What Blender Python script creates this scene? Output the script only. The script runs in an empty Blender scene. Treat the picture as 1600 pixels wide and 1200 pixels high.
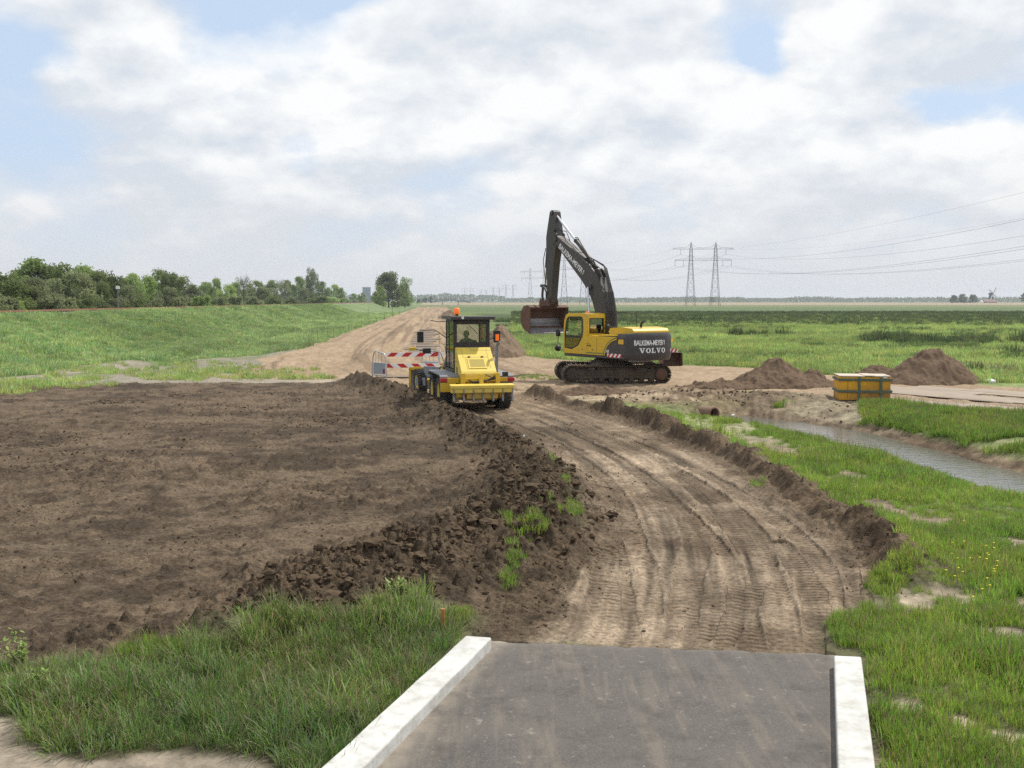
import bpy, bmesh, math, random
import numpy as np
from mathutils import Vector, Matrix, Euler
S = bpy.context.scene
R = math.radians
random.seed(7)
rng = np.random.default_rng(11)

# ------------------------------------------------------------------ camera
CAM_H = 3.6
PITCH = math.atan(130 / 1640)
cd = bpy.data.cameras.new('camera'); cam = bpy.data.objects.new('camera', cd)
S.collection.objects.link(cam); S.camera = cam
cd.sensor_width = 36; cd.lens = 36 * 1640 / 1600; cd.clip_start = 0.1; cd.clip_end = 30000
cam.location = (0, 0, CAM_H); cam.rotation_euler = (R(90) - PITCH, 0, 0)

# ------------------------------------------------------------------ sky, sun, exposure
SUN_EL, SUN_AZ = 56, 52            # azimuth: degrees to the right of the view axis (+Y)
W = bpy.data.worlds.new('World'); S.world = W; W.use_nodes = True
SKY_STRENGTH = 0.10
def build_world():
    nt = W.node_tree; nt.nodes.clear(); N = nt.nodes.new; L = nt.links.new
    out = N('ShaderNodeOutputWorld'); bg = N('ShaderNodeBackground'); bg.inputs[1].default_value = SKY_STRENGTH
    sky = N('ShaderNodeTexSky'); sky.sky_type = 'NISHITA'; sky.sun_disc = False
    sky.sun_elevation = R(SUN_EL); sky.sun_rotation = R(SUN_AZ); sky.air_density = 1.0; sky.dust_density = 1.5
    tc = N('ShaderNodeTexCoord'); nrm = N('ShaderNodeVectorMath'); nrm.operation = 'NORMALIZE'
    L(tc.outputs['Generated'], nrm.inputs[0])
    sep = N('ShaderNodeSeparateXYZ'); L(nrm.outputs[0], sep.inputs[0])
    def m(op, a, b=None, c=None, clamp=False):
        n = N('ShaderNodeMath'); n.operation = op; n.use_clamp = clamp
        for i, v in enumerate((a, b, c)):
            if v is None: continue
            if isinstance(v, (int, float)): n.inputs[i].default_value = v
            else: L(v, n.inputs[i])
        return n.outputs[0]
    X, Y, Z = sep.outputs
    zc = m('MAXIMUM', Z, 0.0)
    inv = m('DIVIDE', 1.0, m('ADD', zc, 0.42))
    cmb = N('ShaderNodeCombineXYZ'); L(m('MULTIPLY', X, inv), cmb.inputs[0]); L(m('MULTIPLY', Y, inv), cmb.inputs[1])
    cmb.inputs[2].default_value = 3.7
    def noise(scale, detail, rough, off, dist=0.0, sc=1.0):
        mp = N('ShaderNodeMapping'); mp.inputs['Location'].default_value = off; mp.inputs['Scale'].default_value = (sc, sc, 1); L(cmb.outputs[0], mp.inputs[0])
        n = N('ShaderNodeTexNoise'); n.inputs['Scale'].default_value = scale; n.inputs['Detail'].default_value = detail
        n.inputs['Roughness'].default_value = rough; n.inputs['Distortion'].default_value = dist
        L(mp.outputs[0], n.inputs['Vector']); return n.outputs['Fac']
    # place in the sky as two angles (azimuth slope, elevation slope) in front of the viewer's side of the world
    yc = m('MAXIMUM', Y, 0.05)
    wob1 = m('MULTIPLY', m('SUBTRACT', noise(3.5, 5, .6, (2, 5, 0)), .5), .10); wob2 = m('MULTIPLY', m('SUBTRACT', noise(3.5, 5, .6, (9, 1, 0)), .5), .07)
    az = m('ADD', m('DIVIDE', X, yc), wob1); el = m('ADD', m('DIVIDE', Z, yc), wob2)
    def blob(px, py, rx, ry, amp):
        a = m('DIVIDE', m('SUBTRACT', az, (px - 800) / 1640), rx / 1640)
        e = m('DIVIDE', m('SUBTRACT', el, (470 - py) / 1640), ry / 1640)
        r2 = m('ADD', m('MULTIPLY', a, a), m('MULTIPLY', e, e))
        return m('MULTIPLY', m('POWER', 2.718, m('MULTIPLY', r2, -1.0)), amp)
    def addall(base, blobs):
        v = base
        for b in blobs: v = m('ADD', v, blob(*b))
        return v
    n1 = noise(3.0, 10, 0.52, (1.3, 4.1, 0), 0.0)
    cover = addall(m('ADD', m('MULTIPLY', m('SUBTRACT', n1, 0.5), 1.5), 0.22), [
        (40, 90, 110, 75, -.30), (500, 0, 60, 30, -.3), (1190, 85, 42, 55, -.42), (1450, 172, 80, 34, -.46),
        (475, 250, 60, 36, -.26), (370, 165, 70, 24, -.14), (320, 110, 60, 35, -.05), (1130, 30, 30, 30, -.1),
        (1600, 170, 50, 30, -.2), (90, 130, 40, 25, .2), (195, 150, 40, 16, .2),
        (200, 40, 90, 40, .3), (840, 150, 260, 120, .4), (1360, 70, 110, 90, .32), (1520, 245, 140, 40, .35), (640, 90, 130, 60, .2)])
    mask = m('MULTIPLY', m('SUBTRACT', cover, 0.0), 4.5, clamp=True)
    mask = m('SMOOTH_MIN', mask, 1.0, 0.1)
    # low sky: even pale veil
    veil = m('SUBTRACT', 1.0, m('MULTIPLY', m('SUBTRACT', Z, 0.022), 9.0), clamp=True)
    n2 = noise(4.4, 8, 0.55, (7.7, 2.2, 0), 0.3)
    n3 = noise(12, 7, 0.6, (3.1, 9.4, 0), 0.3)
    nb = noise(3.0, 10, 0.52, (1.3, 4.1, 0), 0.0, 0.965)      # the same cloud field a little higher up: bright tops, grey undersides
    lum = m('ADD', m('ADD', m('MULTIPLY', m('SUBTRACT', n2, 0.5), 0.7), m('MULTIPLY', m('SUBTRACT', n3, 0.5), 0.32)), 0.90)
    lum = m('ADD', lum, m('MULTIPLY', m('SUBTRACT', n1, nb), 1.7))
    lum = addall(lum, [(1450, 115, 150, 50, -.22), (690, 60, 110, 35, -.10), (150, 220, 220, 110, -.14), (830, 290, 260, 50, -.06),
                       (1000, 25, 80, 25, -.10), (900, 130, 190, 90, .08), (190, 40, 60, 30, .14), (1310, 60, 60, 70, .14), (1510, 225, 130, 22, .16), (440, 90, 60, 40, .10)])
    lum = m('MINIMUM', m('MAXIMUM', lum, 0.70), 1.25)
    ccol = N('ShaderNodeMix'); ccol.data_type = 'RGBA'
    L(m('MULTIPLY', m('SUBTRACT', lum, 0.72), 3.2, clamp=True), ccol.inputs[0])
    g = 1.0 / SKY_STRENGTH
    ccol.inputs[6].default_value = (0.70 * g, 0.75 * g, 0.82 * g, 1); ccol.inputs[7].default_value = (1.0 * g, 1.01 * g, 1.01 * g, 1)
    # clear sky, paled by thin high cloud
    blue = N('ShaderNodeMix'); blue.data_type = 'RGBA'; blue.inputs[0].default_value = 0.80
    L(sky.outputs[0], blue.inputs[6]); blue.inputs[7].default_value = (0.64 * g, 0.79 * g, 1.0 * g, 1)
    mx = N('ShaderNodeMix'); mx.data_type = 'RGBA'; L(mask, mx.inputs[0]); L(blue.outputs[2], mx.inputs[6]); L(ccol.outputs[2], mx.inputs[7])
    mv = N('ShaderNodeMix'); mv.data_type = 'RGBA'; L(m('MULTIPLY', veil, 0.92), mv.inputs[0]); L(mx.outputs[2], mv.inputs[6])
    mv.inputs[7].default_value = (0.735 * g, 0.755 * g, 0.785 * g, 1)
    L(mv.outputs[2], bg.inputs[0]); L(bg.outputs[0], out.inputs[0])
build_world()
sl = bpy.data.lights.new('sun', 'SUN'); sun = bpy.data.objects.new('sun', sl); S.collection.objects.link(sun)
sl.energy = 4.2; sl.angle = R(1.5); sl.color = (1.0, 0.945, 0.84)
_sd = Vector((math.sin(R(SUN_AZ)) * math.cos(R(SUN_EL)), math.cos(R(SUN_AZ)) * math.cos(R(SUN_EL)), math.sin(R(SUN_EL))))
sun.rotation_euler = _sd.to_track_quat('Z', 'Y').to_euler(); sun.location = (30, 20, 60)
S.view_settings.view_transform = 'Standard'; S.view_settings.look = 'None'
S.view_settings.exposure = 0.0; S.view_settings.gamma = 1.0; S.view_settings.use_curve_mapping = False
S.render.engine = 'CYCLES'; S.cycles.max_bounces = 6; S.cycles.transparent_max_bounces = 12; S.cycles.volume_bounces = 0
S.cycles.use_denoising = False; S.cycles.sample_clamp_indirect = 3.0; S.cycles.sample_clamp_direct = 12.0

# ------------------------------------------------------------------ measuring helpers
def G(px, py, z=0.0):
    "point of the photograph (1600x1200) on the level z -> world x, y"
    c, s = math.cos(PITCH), math.sin(PITCH)
    dx, dy, dz = px - 800, 1640 * c + (600 - py) * s, -1640 * s + (600 - py) * c
    t = (z - CAM_H) / dz
    return (dx * t, dy * t)
def at(px, d, z=0.0): return Vector(((px - 800) / 1640 * d, d, z))

# ------------------------------------------------------------------ numpy noise
def _hash(ix, iy, seed):
    h = (ix.astype(np.int64) * 374761393 + iy.astype(np.int64) * 668265263 + seed * 1442695041) & 0xFFFFFFFF
    h = ((h ^ (h >> 13)) * 1274126177) & 0xFFFFFFFF
    return ((h ^ (h >> 16)) & 0xFFFF).astype(np.float32) / 32767.5 - 1.0
def vnoise(x, y, seed=0):
    ix = np.floor(x); iy = np.floor(y); fx = (x - ix).astype(np.float32); fy = (y - iy).astype(np.float32)
    ux = fx * fx * (3 - 2 * fx); uy = fy * fy * (3 - 2 * fy)
    a = _hash(ix, iy, seed); b = _hash(ix + 1, iy, seed); c = _hash(ix, iy + 1, seed); d = _hash(ix + 1, iy + 1, seed)
    return (a + (b - a) * ux) * (1 - uy) + (c + (d - c) * ux) * uy
def fbm(x, y, scale, octv=4, seed=0, gain=0.5, ridged=False):
    t = 0; amp = 1.0; tot = 0; f = 1.0 / scale
    ca, sa = math.cos(.6), math.sin(.6)
    for o in range(octv):
        n = vnoise(x * f, y * f, seed + o * 17)
        if ridged: n = 1 - 2 * np.abs(n)
        t = t + n * amp; tot += amp; amp *= gain; f *= 2.03
        x, y = x * ca - y * sa, x * sa + y * ca
    return t / tot
def sstep(a, b, x):
    t = np.clip((x - a) / (b - a), 0, 1); return t * t * (3 - 2 * t)
def seg_dist(x, y, pts, closed=False):
    "distance, signed side, arc length to a polyline"
    P = list(pts) + ([pts[0]] if closed else [])
    best = np.full(x.shape, 1e9, np.float32); side = np.zeros(x.shape, np.float32); arc = np.zeros(x.shape, np.float32); s0 = 0.0
    for (ax, ay), (bx, by) in zip(P[:-1], P[1:]):
        dx, dy = bx - ax, by - ay; l2 = dx * dx + dy * dy + 1e-9; l = math.sqrt(l2)
        t = np.clip(((x - ax) * dx + (y - ay) * dy) / l2, 0, 1)
        ex = x - (ax + t * dx); ey = y - (ay + t * dy); d = np.sqrt(ex * ex + ey * ey)
        k = d < best
        best = np.where(k, d, best); side = np.where(k, (x - ax) * dy - (y - ay) * dx, side); arc = np.where(k, s0 + t * l, arc)
        s0 += l
    return best, np.sign(side), arc            # side > 0: right of the direction of travel
def poly_sd(x, y, pts):
    "signed distance to a polygon, positive inside"
    d, _, _ = seg_dist(x, y, pts, True)
    inside = np.zeros(x.shape, bool)
    n = len(pts)
    for i in range(n):
        (ax, ay), (bx, by) = pts[i], pts[(i + 1) % n]
        if ay == by: continue
        inside ^= ((ay > y) != (by > y)) & (x < (bx - ax) * (y - ay) / (by - ay) + ax)
    return np.where(inside, d, -d)
def smooth(pts, n=6):
    "Catmull-Rom"
    P = [Vector(p) for p in pts]; P = [P[0] * 2 - P[1]] + P + [P[-1] * 2 - P[-2]]; out = []
    for i in range(1, len(P) - 2):
        for k in range(n):
            t = k / n; a, b, c, d = P[i - 1], P[i], P[i + 1], P[i + 2]
            out.append(tuple(0.5 * ((2 * b) + (c - a) * t + (2 * a - 5 * b + 4 * c - d) * t * t + (3 * b - a - 3 * c + d) * t ** 3)))
    out.append(tuple(P[-2])); return out
def GP(pts, z=0.0): return [G(a, b, z) for a, b in pts]

# ------------------------------------------------------------------ materials
def new_mat(name):
    m = bpy.data.materials.new(name); m.use_nodes = True; nt = m.node_tree
    return m, nt, nt.nodes['Principled BSDF']
def mat(name, col, rough=0.6, metal=0.0, var=0.12, scale=6.0, bump=0.0, dirt=None, dirt_amt=0.35, spec=0.5, coat=0.0, emis=None, dirt_low=None):
    m, nt, b = new_mat(name); N = nt.nodes.new; L = nt.links.new
    b.inputs['Roughness'].default_value = rough; b.inputs['Metallic'].default_value = metal
    b.inputs['Specular IOR Level'].default_value = spec; b.inputs['Coat Weight'].default_value = coat
    tc = N('ShaderNodeTexCoord'); n = N('ShaderNodeTexNoise'); n.inputs['Scale'].default_value = scale; n.inputs['Detail'].default_value = 6
    n.inputs['Roughness'].default_value = 0.62
    L(tc.outputs['Object'], n.inputs['Vector'])
    mx = N('ShaderNodeMix'); mx.data_type = 'RGBA'; mx.clamp_factor = True
    mx.inputs[6].default_value = (*[c * (1 - var) for c in col], 1); mx.inputs[7].default_value = (*[min(1, c * (1 + var)) for c in col], 1)
    L(n.outputs['Fac'], mx.inputs[0]); last = mx.outputs[2]
    if dirt:
        n2 = N('ShaderNodeTexNoise'); n2.inputs['Scale'].default_value = scale * 0.35; n2.inputs['Detail'].default_value = 8; n2.inputs['Roughness'].default_value = 0.7
        L(tc.outputs['Object'], n2.inputs['Vector'])
        rp = N('ShaderNodeMapRange'); rp.inputs[1].default_value = 0.45; rp.inputs[2].default_value = 0.75; rp.inputs[4].default_value = dirt_amt
        L(n2.outputs['Fac'], rp.inputs[0]); fac = rp.outputs[0]
        if dirt_low:
            ge = N('ShaderNodeNewGeometry'); sp = N('ShaderNodeSeparateXYZ'); L(ge.outputs['Position'], sp.inputs[0])
            r2 = N('ShaderNodeMapRange'); r2.inputs[1].default_value = dirt_low; r2.inputs[2].default_value = 0.1; r2.inputs[4].default_value = 0.7
            L(sp.outputs[2], r2.inputs[0]); ad = N('ShaderNodeMath'); ad.operation = 'MULTIPLY_ADD'; ad.use_clamp = True
            L(r2.outputs[0], ad.inputs[0]); L(n2.outputs['Fac'], ad.inputs[1]); L(fac, ad.inputs[2]); fac = ad.outputs[0]
        m2 = N('ShaderNodeMix'); m2.data_type = 'RGBA'; L(fac, m2.inputs[0]); L(last, m2.inputs[6]); m2.inputs[7].default_value = (*dirt, 1); last = m2.outputs[2]
    L(last, b.inputs['Base Color'])
    if bump:
        bp = N('ShaderNodeBump'); bp.inputs['Strength'].default_value = 0.6; bp.inputs['Distance'].default_value = bump
        L(n.outputs['Fac'], bp.inputs['Height']); L(bp.outputs[0], b.inputs['Normal'])
    if emis:
        b.inputs['Emission Color'].default_value = (*emis[0], 1); b.inputs['Emission Strength'].default_value = emis[1]
    return m

# ------------------------------------------------------------------ object helpers
COL = S.collection
def tag(o, label=None, cat=None, group=None, kind=None):
    if label: o['label'] = label
    if cat: o['category'] = cat
    if group: o['group'] = group
    if kind: o['kind'] = kind
    return o
def empty(name, loc=(0, 0, 0), rz=0.0, label=None, cat=None, group=None):
    o = bpy.data.objects.new(name, None); COL.objects.link(o); o.location = loc; o.rotation_euler = (0, 0, rz); o.empty_display_size = 0.2
    return tag(o, label, cat, group)
def link_mesh(name, me, material=None, parent=None):
    o = bpy.data.objects.new(name, me); COL.objects.link(o)
    if material: me.materials.append(material)
    if parent: o.parent = parent
    return o
def np_mesh(name, V, F, smoothed=False):
    V = np.asarray(V, np.float32); F = np.asarray(F, np.int32); me = bpy.data.meshes.new(name)
    k = F.shape[1]
    me.vertices.add(len(V)); me.vertices.foreach_set('co', V.ravel())
    me.loops.add(F.size); me.loops.foreach_set('vertex_index', F.ravel())
    me.polygons.add(len(F)); me.polygons.foreach_set('loop_start', np.arange(0, F.size, k, dtype=np.int32))
    me.polygons.foreach_set('loop_total', np.full(len(F), k, np.int32))
    me.polygons.foreach_set('use_smooth', np.full(len(F), smoothed, bool))
    me.update(calc_edges=True); return me
def copy_tree(o, parent=None):
    c = o.copy(); COL.objects.link(c)
    if parent: c.parent = parent
    for ch in list(o.children): copy_tree(ch, c)
    return c
class MB:
    "collects shapes into one mesh; M is applied to everything added"
    def __init__(s, M=None): s.v = []; s.f = []; s.sm = []; s.M = M or Matrix.Identity(4)
    def add(s, vs, fs, smooth=False):
        b = len(s.v); s.v += [s.M @ Vector(v) for v in vs]; s.f += [tuple(i + b for i in f) for f in fs]; s.sm += [smooth] * len(fs); return s
    def box(s, c, d, rot=None):
        x, y, z = [k / 2 for k in d]; r = Euler(rot).to_matrix() if rot else Matrix.Identity(3); c = Vector(c)
        vs = [c + r @ Vector(p) for p in ((-x,-y,-z),(x,-y,-z),(x,y,-z),(-x,y,-z),(-x,-y,z),(x,-y,z),(x,y,z),(-x,y,z))]
        return s.add(vs, [(0,3,2,1),(4,5,6,7),(0,1,5,4),(1,2,6,5),(2,3,7,6),(3,0,4,7)])
    def bb(s, x0, x1, y0, y1, z0, z1): return s.box(((x0+x1)/2, (y0+y1)/2, (z0+z1)/2), (abs(x1-x0), abs(y1-y0), abs(z1-z0)))
    def tube(s, a, b, r0, r1=None, n=8, caps=True):
        r1 = r0 if r1 is None else r1; a = Vector(a); b = Vector(b); d = (b - a).normalized()
        u = d.orthogonal().normalized(); w = d.cross(u); vs = []
        for p, r in ((a, r0), (b, r1)):
            for i in range(n):
                t = 2 * math.pi * i / n; vs.append(p + (u * math.cos(t) + w * math.sin(t)) * r)
        s.add(vs, [(i, (i+1) % n, n + (i+1) % n, n + i) for i in range(n)], True)
        if caps: s.add(vs, [tuple(range(n))[::-1], tuple(range(n, 2*n))])
        return s
    def path(s, pts, r, n=6):
        P = [Vector(p) for p in pts]; vs = []; u = None
        for i, p in enumerate(P):
            d = (P[min(i+1, len(P)-1)] - P[max(i-1, 0)]).normalized()
            u = d.orthogonal().normalized() if u is None else (u - d * u.dot(d)).normalized()
            w = d.cross(u); rr = r[i] if isinstance(r, (list, tuple)) else r
            for k in range(n):
                t = 2 * math.pi * k / n; vs.append(p + (u * math.cos(t) + w * math.sin(t)) * rr)
        fs = [(i*n+k, i*n+(k+1) % n, (i+1)*n+(k+1) % n, (i+1)*n+k) for i in range(len(P)-1) for k in range(n)]
        s.add(vs, fs, True); m = len(P) - 1
        return s.add(vs, [tuple(range(n))[::-1], tuple(range(m*n, m*n+n))])
    def prism(s, prof, y0, y1, axis='y', smooth=False):
        "profile in the plane across the axis, extruded from y0 to y1; axis y: (x,z), z: (x,y), x: (y,z)"
        f = {'y': lambda p, t: (p[0], t, p[1]), 'z': lambda p, t: (p[0], p[1], t), 'x': lambda p, t: (t, p[0], p[1])}[axis]
        n = len(prof); vs = [f(p, y0) for p in prof] + [f(p, y1) for p in prof]
        s.add(vs, [(i, (i+1) % n, n + (i+1) % n, n + i) for i in range(n)], smooth)
        return s.add(vs, [tuple(range(n))[::-1], tuple(range(n, 2*n))])
    def lathe(s, c, axis, prof, n=24):
        "profile of (along axis, radius)"
        c = Vector(c); d = Vector(axis).normalized(); u = d.orthogonal().normalized(); w = d.cross(u); vs = []
        for a, r in prof:
            for k in range(n):
                t = 2*math.pi*k/n; vs.append(c + d*a + (u*math.cos(t) + w*math.sin(t))*max(r, 1e-4))
        m = len(prof)
        return s.add(vs, [(i*n+k, i*n+(k+1) % n, (i+1)*n+(k+1) % n, (i+1)*n+k) for i in range(m-1) for k in range(n)], True)
    def mesh(s, name):
        me = bpy.data.meshes.new(name); me.from_pydata([tuple(v) for v in s.v], [], s.f)
        me.polygons.foreach_set('use_smooth', s.sm); me.update()
        bm = bmesh.new(); bm.from_mesh(me); bmesh.ops.recalc_face_normals(bm, faces=bm.faces); bm.to_mesh(me); bm.free()
        return me
    def build(s, name, material, parent=None, bevel=0.0, seg=2):
        o = link_mesh(name, s.mesh(name), material, parent)
        if bevel:
            m = o.modifiers.new('bevel', 'BEVEL'); m.width = bevel; m.segments = seg; m.limit_method = 'ANGLE'; m.angle_limit = R(35); m.harden_normals = False
        return o
def text_mesh(name, txt, size=1.0, bold=0.0, ext=0.004, sx=1.0):
    cu = bpy.data.curves.new(name, 'FONT'); cu.body = txt; cu.size = size; cu.offset = bold; cu.extrude = ext; cu.align_x = 'LEFT'; cu.resolution_u = 3
    o = bpy.data.objects.new(name, cu); COL.objects.link(o); dg = bpy.context.evaluated_depsgraph_get(); dg.update()
    me = bpy.data.meshes.new_from_object(o.evaluated_get(dg)); bpy.data.objects.remove(o)
    V = np.empty(len(me.vertices) * 3, np.float32); me.vertices.foreach_get('co', V); V = V.reshape(-1, 3)
    return me, V
# ------------------------------------------------------------------ the lie of the land
RD = (-0.0732, 0.9973)                                   # direction of railway and dirt road
def lat(x, y): return -(x * RD[1] - y * RD[0])           # metres to the left of the line through the viewer
def along(x, y): return x * RD[0] + y * RD[1]
SOIL = GP([(-900, 640), (-300, 612), (0, 604), (130, 599), (350, 598), (545, 597), (590, 603), (640, 630), (700, 662), (800, 700), (850, 735), (880, 790),
           (885, 830), (875, 870), (880, 905), (855, 940), (812, 970), (780, 992), (762, 990), (735, 975), (640, 955), (545, 972), (430, 1002), (300, 1022), (150, 1035),
           (0, 1040), (-300, 1060), (-900, 1080)])
ROAD = GP([(768, 1004), (800, 980), (848, 935), (866, 900), (868, 862), (895, 830), (905, 785), (878, 740), (835, 712), (785, 676), (725, 645), (670, 620), (630, 606), (590, 592),
           (560, 560), (640, 560), (860, 562), (1180, 575), (1180, 600), (1100, 606), (900, 612), (880, 625), (1000, 657), (1100, 700), (1200, 745), (1300, 805), (1370, 860),
           (1395, 890), (1350, 920), (1300, 965), (1292, 1000), (1300, 1026)])
ROAD_END = [ROAD[0]] + [G(770, 1060), G(1310, 1080)] + [ROAD[-1]]
FAR_STRIP = [(9.9*-RD[1] + 45*RD[0], 9.9*RD[0] + 45*RD[1]), (9.9*-RD[1] + 620*RD[0], 9.9*RD[0] + 620*RD[1]), (-6.2*-RD[1] + 620*RD[0], -6.2*RD[0] + 620*RD[1]), (-6.2*-RD[1] + 52*RD[0], -6.2*RD[0] + 52*RD[1])]
CROSS = GP([(400, 562), (470, 545), (540, 538), (860, 560), (1000, 572), (1180, 578), (1300, 592), (1290, 603), (1150, 612), (1000, 612), (870, 606), (700, 622), (560, 600), (430, 580)])
YARD = GP([(1180, 578), (1400, 594), (1600, 606), (1900, 622), (1900, 668), (1600, 648), (1480, 640), (1390, 628), (1300, 622), (1200, 612), (1120, 600)])
VERGE = GP([(-600, 640), (-200, 612), (0, 590), (70, 584), (110, 574), (200, 562), (330, 560), (400, 556), (455, 546), (500, 545), (600, 575), (600, 600), (130, 603), (-200, 625), (-600, 665)])
BLP = GP([(-300, 1135), (0, 1118), (60, 1150), (110, 1182), (240, 1178), (330, 1178), (390, 1192), (410, 1300), (-300, 1300)])
RIDGE = smooth(GP([(805, 604), (850, 611), (900, 621), (1000, 643), (1100, 680), (1200, 722), (1300, 775), (1365, 818), (1400, 862), (1398, 888)], 0.3), 5)
BERM = smooth(GP([(560, 590), (600, 602), (650, 622), (700, 646), (760, 676), (812, 706), (836, 745), (832, 790), (785, 834), (722, 860), (650, 880), (570, 905), (505, 935)], 0.2), 5)
BERM2 = smooth(GP([(880, 850), (868, 895), (835, 938), (795, 980)], 0.08), 4)
DITCH = smooth([(6.9, 37.1), (7.7, 35.7), (8.8, 34.1), (9.7, 31.8), (10.3, 28.2), (10.8, 25.2), (11.3, 22.8), (12.3, 17), (13.8, 9), (15, 0), (15, -20)], 5)
WATER_Z = -0.46
ROADC = smooth(GP([(1108, 1030), (1112, 900), (1092, 830), (1040, 765), (960, 710), (880, 670), (800, 640), (700, 612), (620, 590)]), 6)
RUTS = [([(955, 1012), (945, 900), (947, 830), (930, 770), (880, 715), (820, 680), (760, 650), (700, 632)], .26),
        ([(1018, 1012), (1008, 905), (990, 845), (972, 792), (935, 742), (880, 702), (800, 662)], .22),
        ([(1060, 1005), (1078, 900), (1090, 850), (1062, 800), (1010, 750), (940, 705), (860, 668), (780, 640)], .24),
        ([(1085, 1000), (1120, 930), (1165, 865), (1122, 800), (1062, 745), (990, 702), (900, 662)], .24),
        ([(1235, 1020), (1210, 930), (1178, 868), (1130, 805), (1080, 760)], .24),
        ([(1282, 1022), (1272, 930), (1240, 876), (1215, 850)], .22),
        ([(1345, 945), (1338, 892), (1290, 838), (1230, 788), (1150, 734), (1060, 690), (960, 652), (860, 626)], .26),
        ([(1398, 905), (1372, 868), (1330, 832), (1262, 782), (1180, 738)], .2)]
RUTS += [([(1130, 1010), (1150, 940), (1140, 880), (1090, 820), (1030, 765), (960, 718), (880, 680)], .16), ([(1175, 1015), (1165, 950), (1195, 880), (1180, 830), (1120, 775), (1040, 728), (940, 684), (850, 652)], .2),
         ([(985, 1012), (975, 930), (962, 860), (950, 800), (905, 742), (850, 700), (790, 668)], .16), ([(1310, 1020), (1300, 960), (1292, 900), (1255, 850), (1190, 796), (1110, 745), (1010, 700), (905, 660)], .2),
         ([(1360, 925), (1355, 890), (1315, 848), (1245, 796), (1170, 748), (1090, 710), (990, 668)], .16)]
RUTS = [(smooth(GP(p), 6), w) for p, w in RUTS]

def base_z(x, y):
    "large shapes of the ground, without clods and ruts"
    x = np.asarray(x, np.float32); y = np.asarray(y, np.float32)
    z = 0.02 * fbm(x, y, 9.0, 3, 5)
    L_ = lat(x, y); A = along(x, y)
    w = L_ + fbm(x, y, 6, 2, 8) * 0.5
    emb = sstep(20.5, 30.0, w) - sstep(36.5, 45.0, w)
    z = z + 2.55 * emb + 0.12 * sstep(31.2, 31.7, L_) * (1 - sstep(34.3, 34.8, L_))
    # shallow ditch at the toe of the embankment
    z = z - 0.55 * np.exp(-((L_ - 16.5) / 1.1) ** 2) * sstep(52, 62, A)
    # low windrow along the far dirt road
    z = z + 0.45 * np.exp(-((L_ - 3.9 + .5 * fbm(x, y, 5, 2, 31)) / 0.7) ** 2) * sstep(50, 58, A) * (1 - sstep(500, 600, A))
    # far low sand bank
    r = np.hypot(x, y)
    z = z + (1.6 + 0.9 * fbm(x, y, 60, 3, 41)) * sstep(930, 960, y) * (1 - sstep(1010, 1040, y)) * sstep(-140, -90, x)
    # ditch
    d, side, arc = seg_dist(x, y, DITCH)
    wob = 0.25 * fbm(x, y, 2.2, 3, 51)
    dd = d + wob
    t = np.clip((dd - .58) / np.where(side > 0, 3.0, 2.6), 0, 1)
    z = z - 0.78 * (1 - t) ** 2 * sstep(0.0, 1.1, arc) * (r < 200)
    # crossing ramp: small spoil around the culvert head
    z = z + 0.30 * np.exp(-(((x - 6.7) / 2.6) ** 2 + ((y - 39.4) / 1.0) ** 2)) + 0.2 * np.exp(-(((x - 9.6) / 1.6) ** 2 + ((y - 38.4) / 0.9) ** 2))
    return z
def under_bridge(x, y):
    # keeps the ground below the asphalt deck
    return poly_sd(x, y, BRIDGE_FOOT)
_aL0, _aR0, _aL1, _aR1 = [Vector(G(*p)) for p in ((770, 1003), (1303, 1024), (600, 1200), (1307, 1200))]
_bL = _aL0 + (_aL1 - _aL0).normalized() * 14; _bR = _aR0 + (_aR1 - _aR0).normalized() * 14
BRIDGE_FOOT = [tuple(_aL0), tuple(_aR0), tuple(_bR), tuple(_bL)]
BARES = [(*G(px, py), rx, ry) for px, py, rx, ry in ((1388, 800, .45, 1.2), (1455, 815, .6, .5), (1435, 945, .35, .5), (1485, 935, .45, .35), (1565, 990, .45, .3), (1425, 1105, .2, .18), (1500, 1125, .18, .2), (1570, 1150, .22, .16), (1590, 850, .3, .4), (1335, 745, .35, .7), (1170, 690, .9, 1.5), (1215, 708, .6, 1.0), (1130, 668, 1.2, 1.2), (1400, 885, .15, .35))]
def bare_mask(x, y):
    b = sstep(.26, .44, fbm(x, y, 2.1, 4, 205, .6) + .0) * (x > 0) * (y < 60); n = .5 * fbm(x, y, .5, 3, 219)
    for cx, cy, rx, ry in BARES: b = np.maximum(b, sstep(1.25, .55, np.hypot((x - cx) / rx, (y - cy) / ry) + n))
    return b
def gz(x, y): return float(base_z(np.array([x], np.float32), np.array([y], np.float32))[0])

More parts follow.
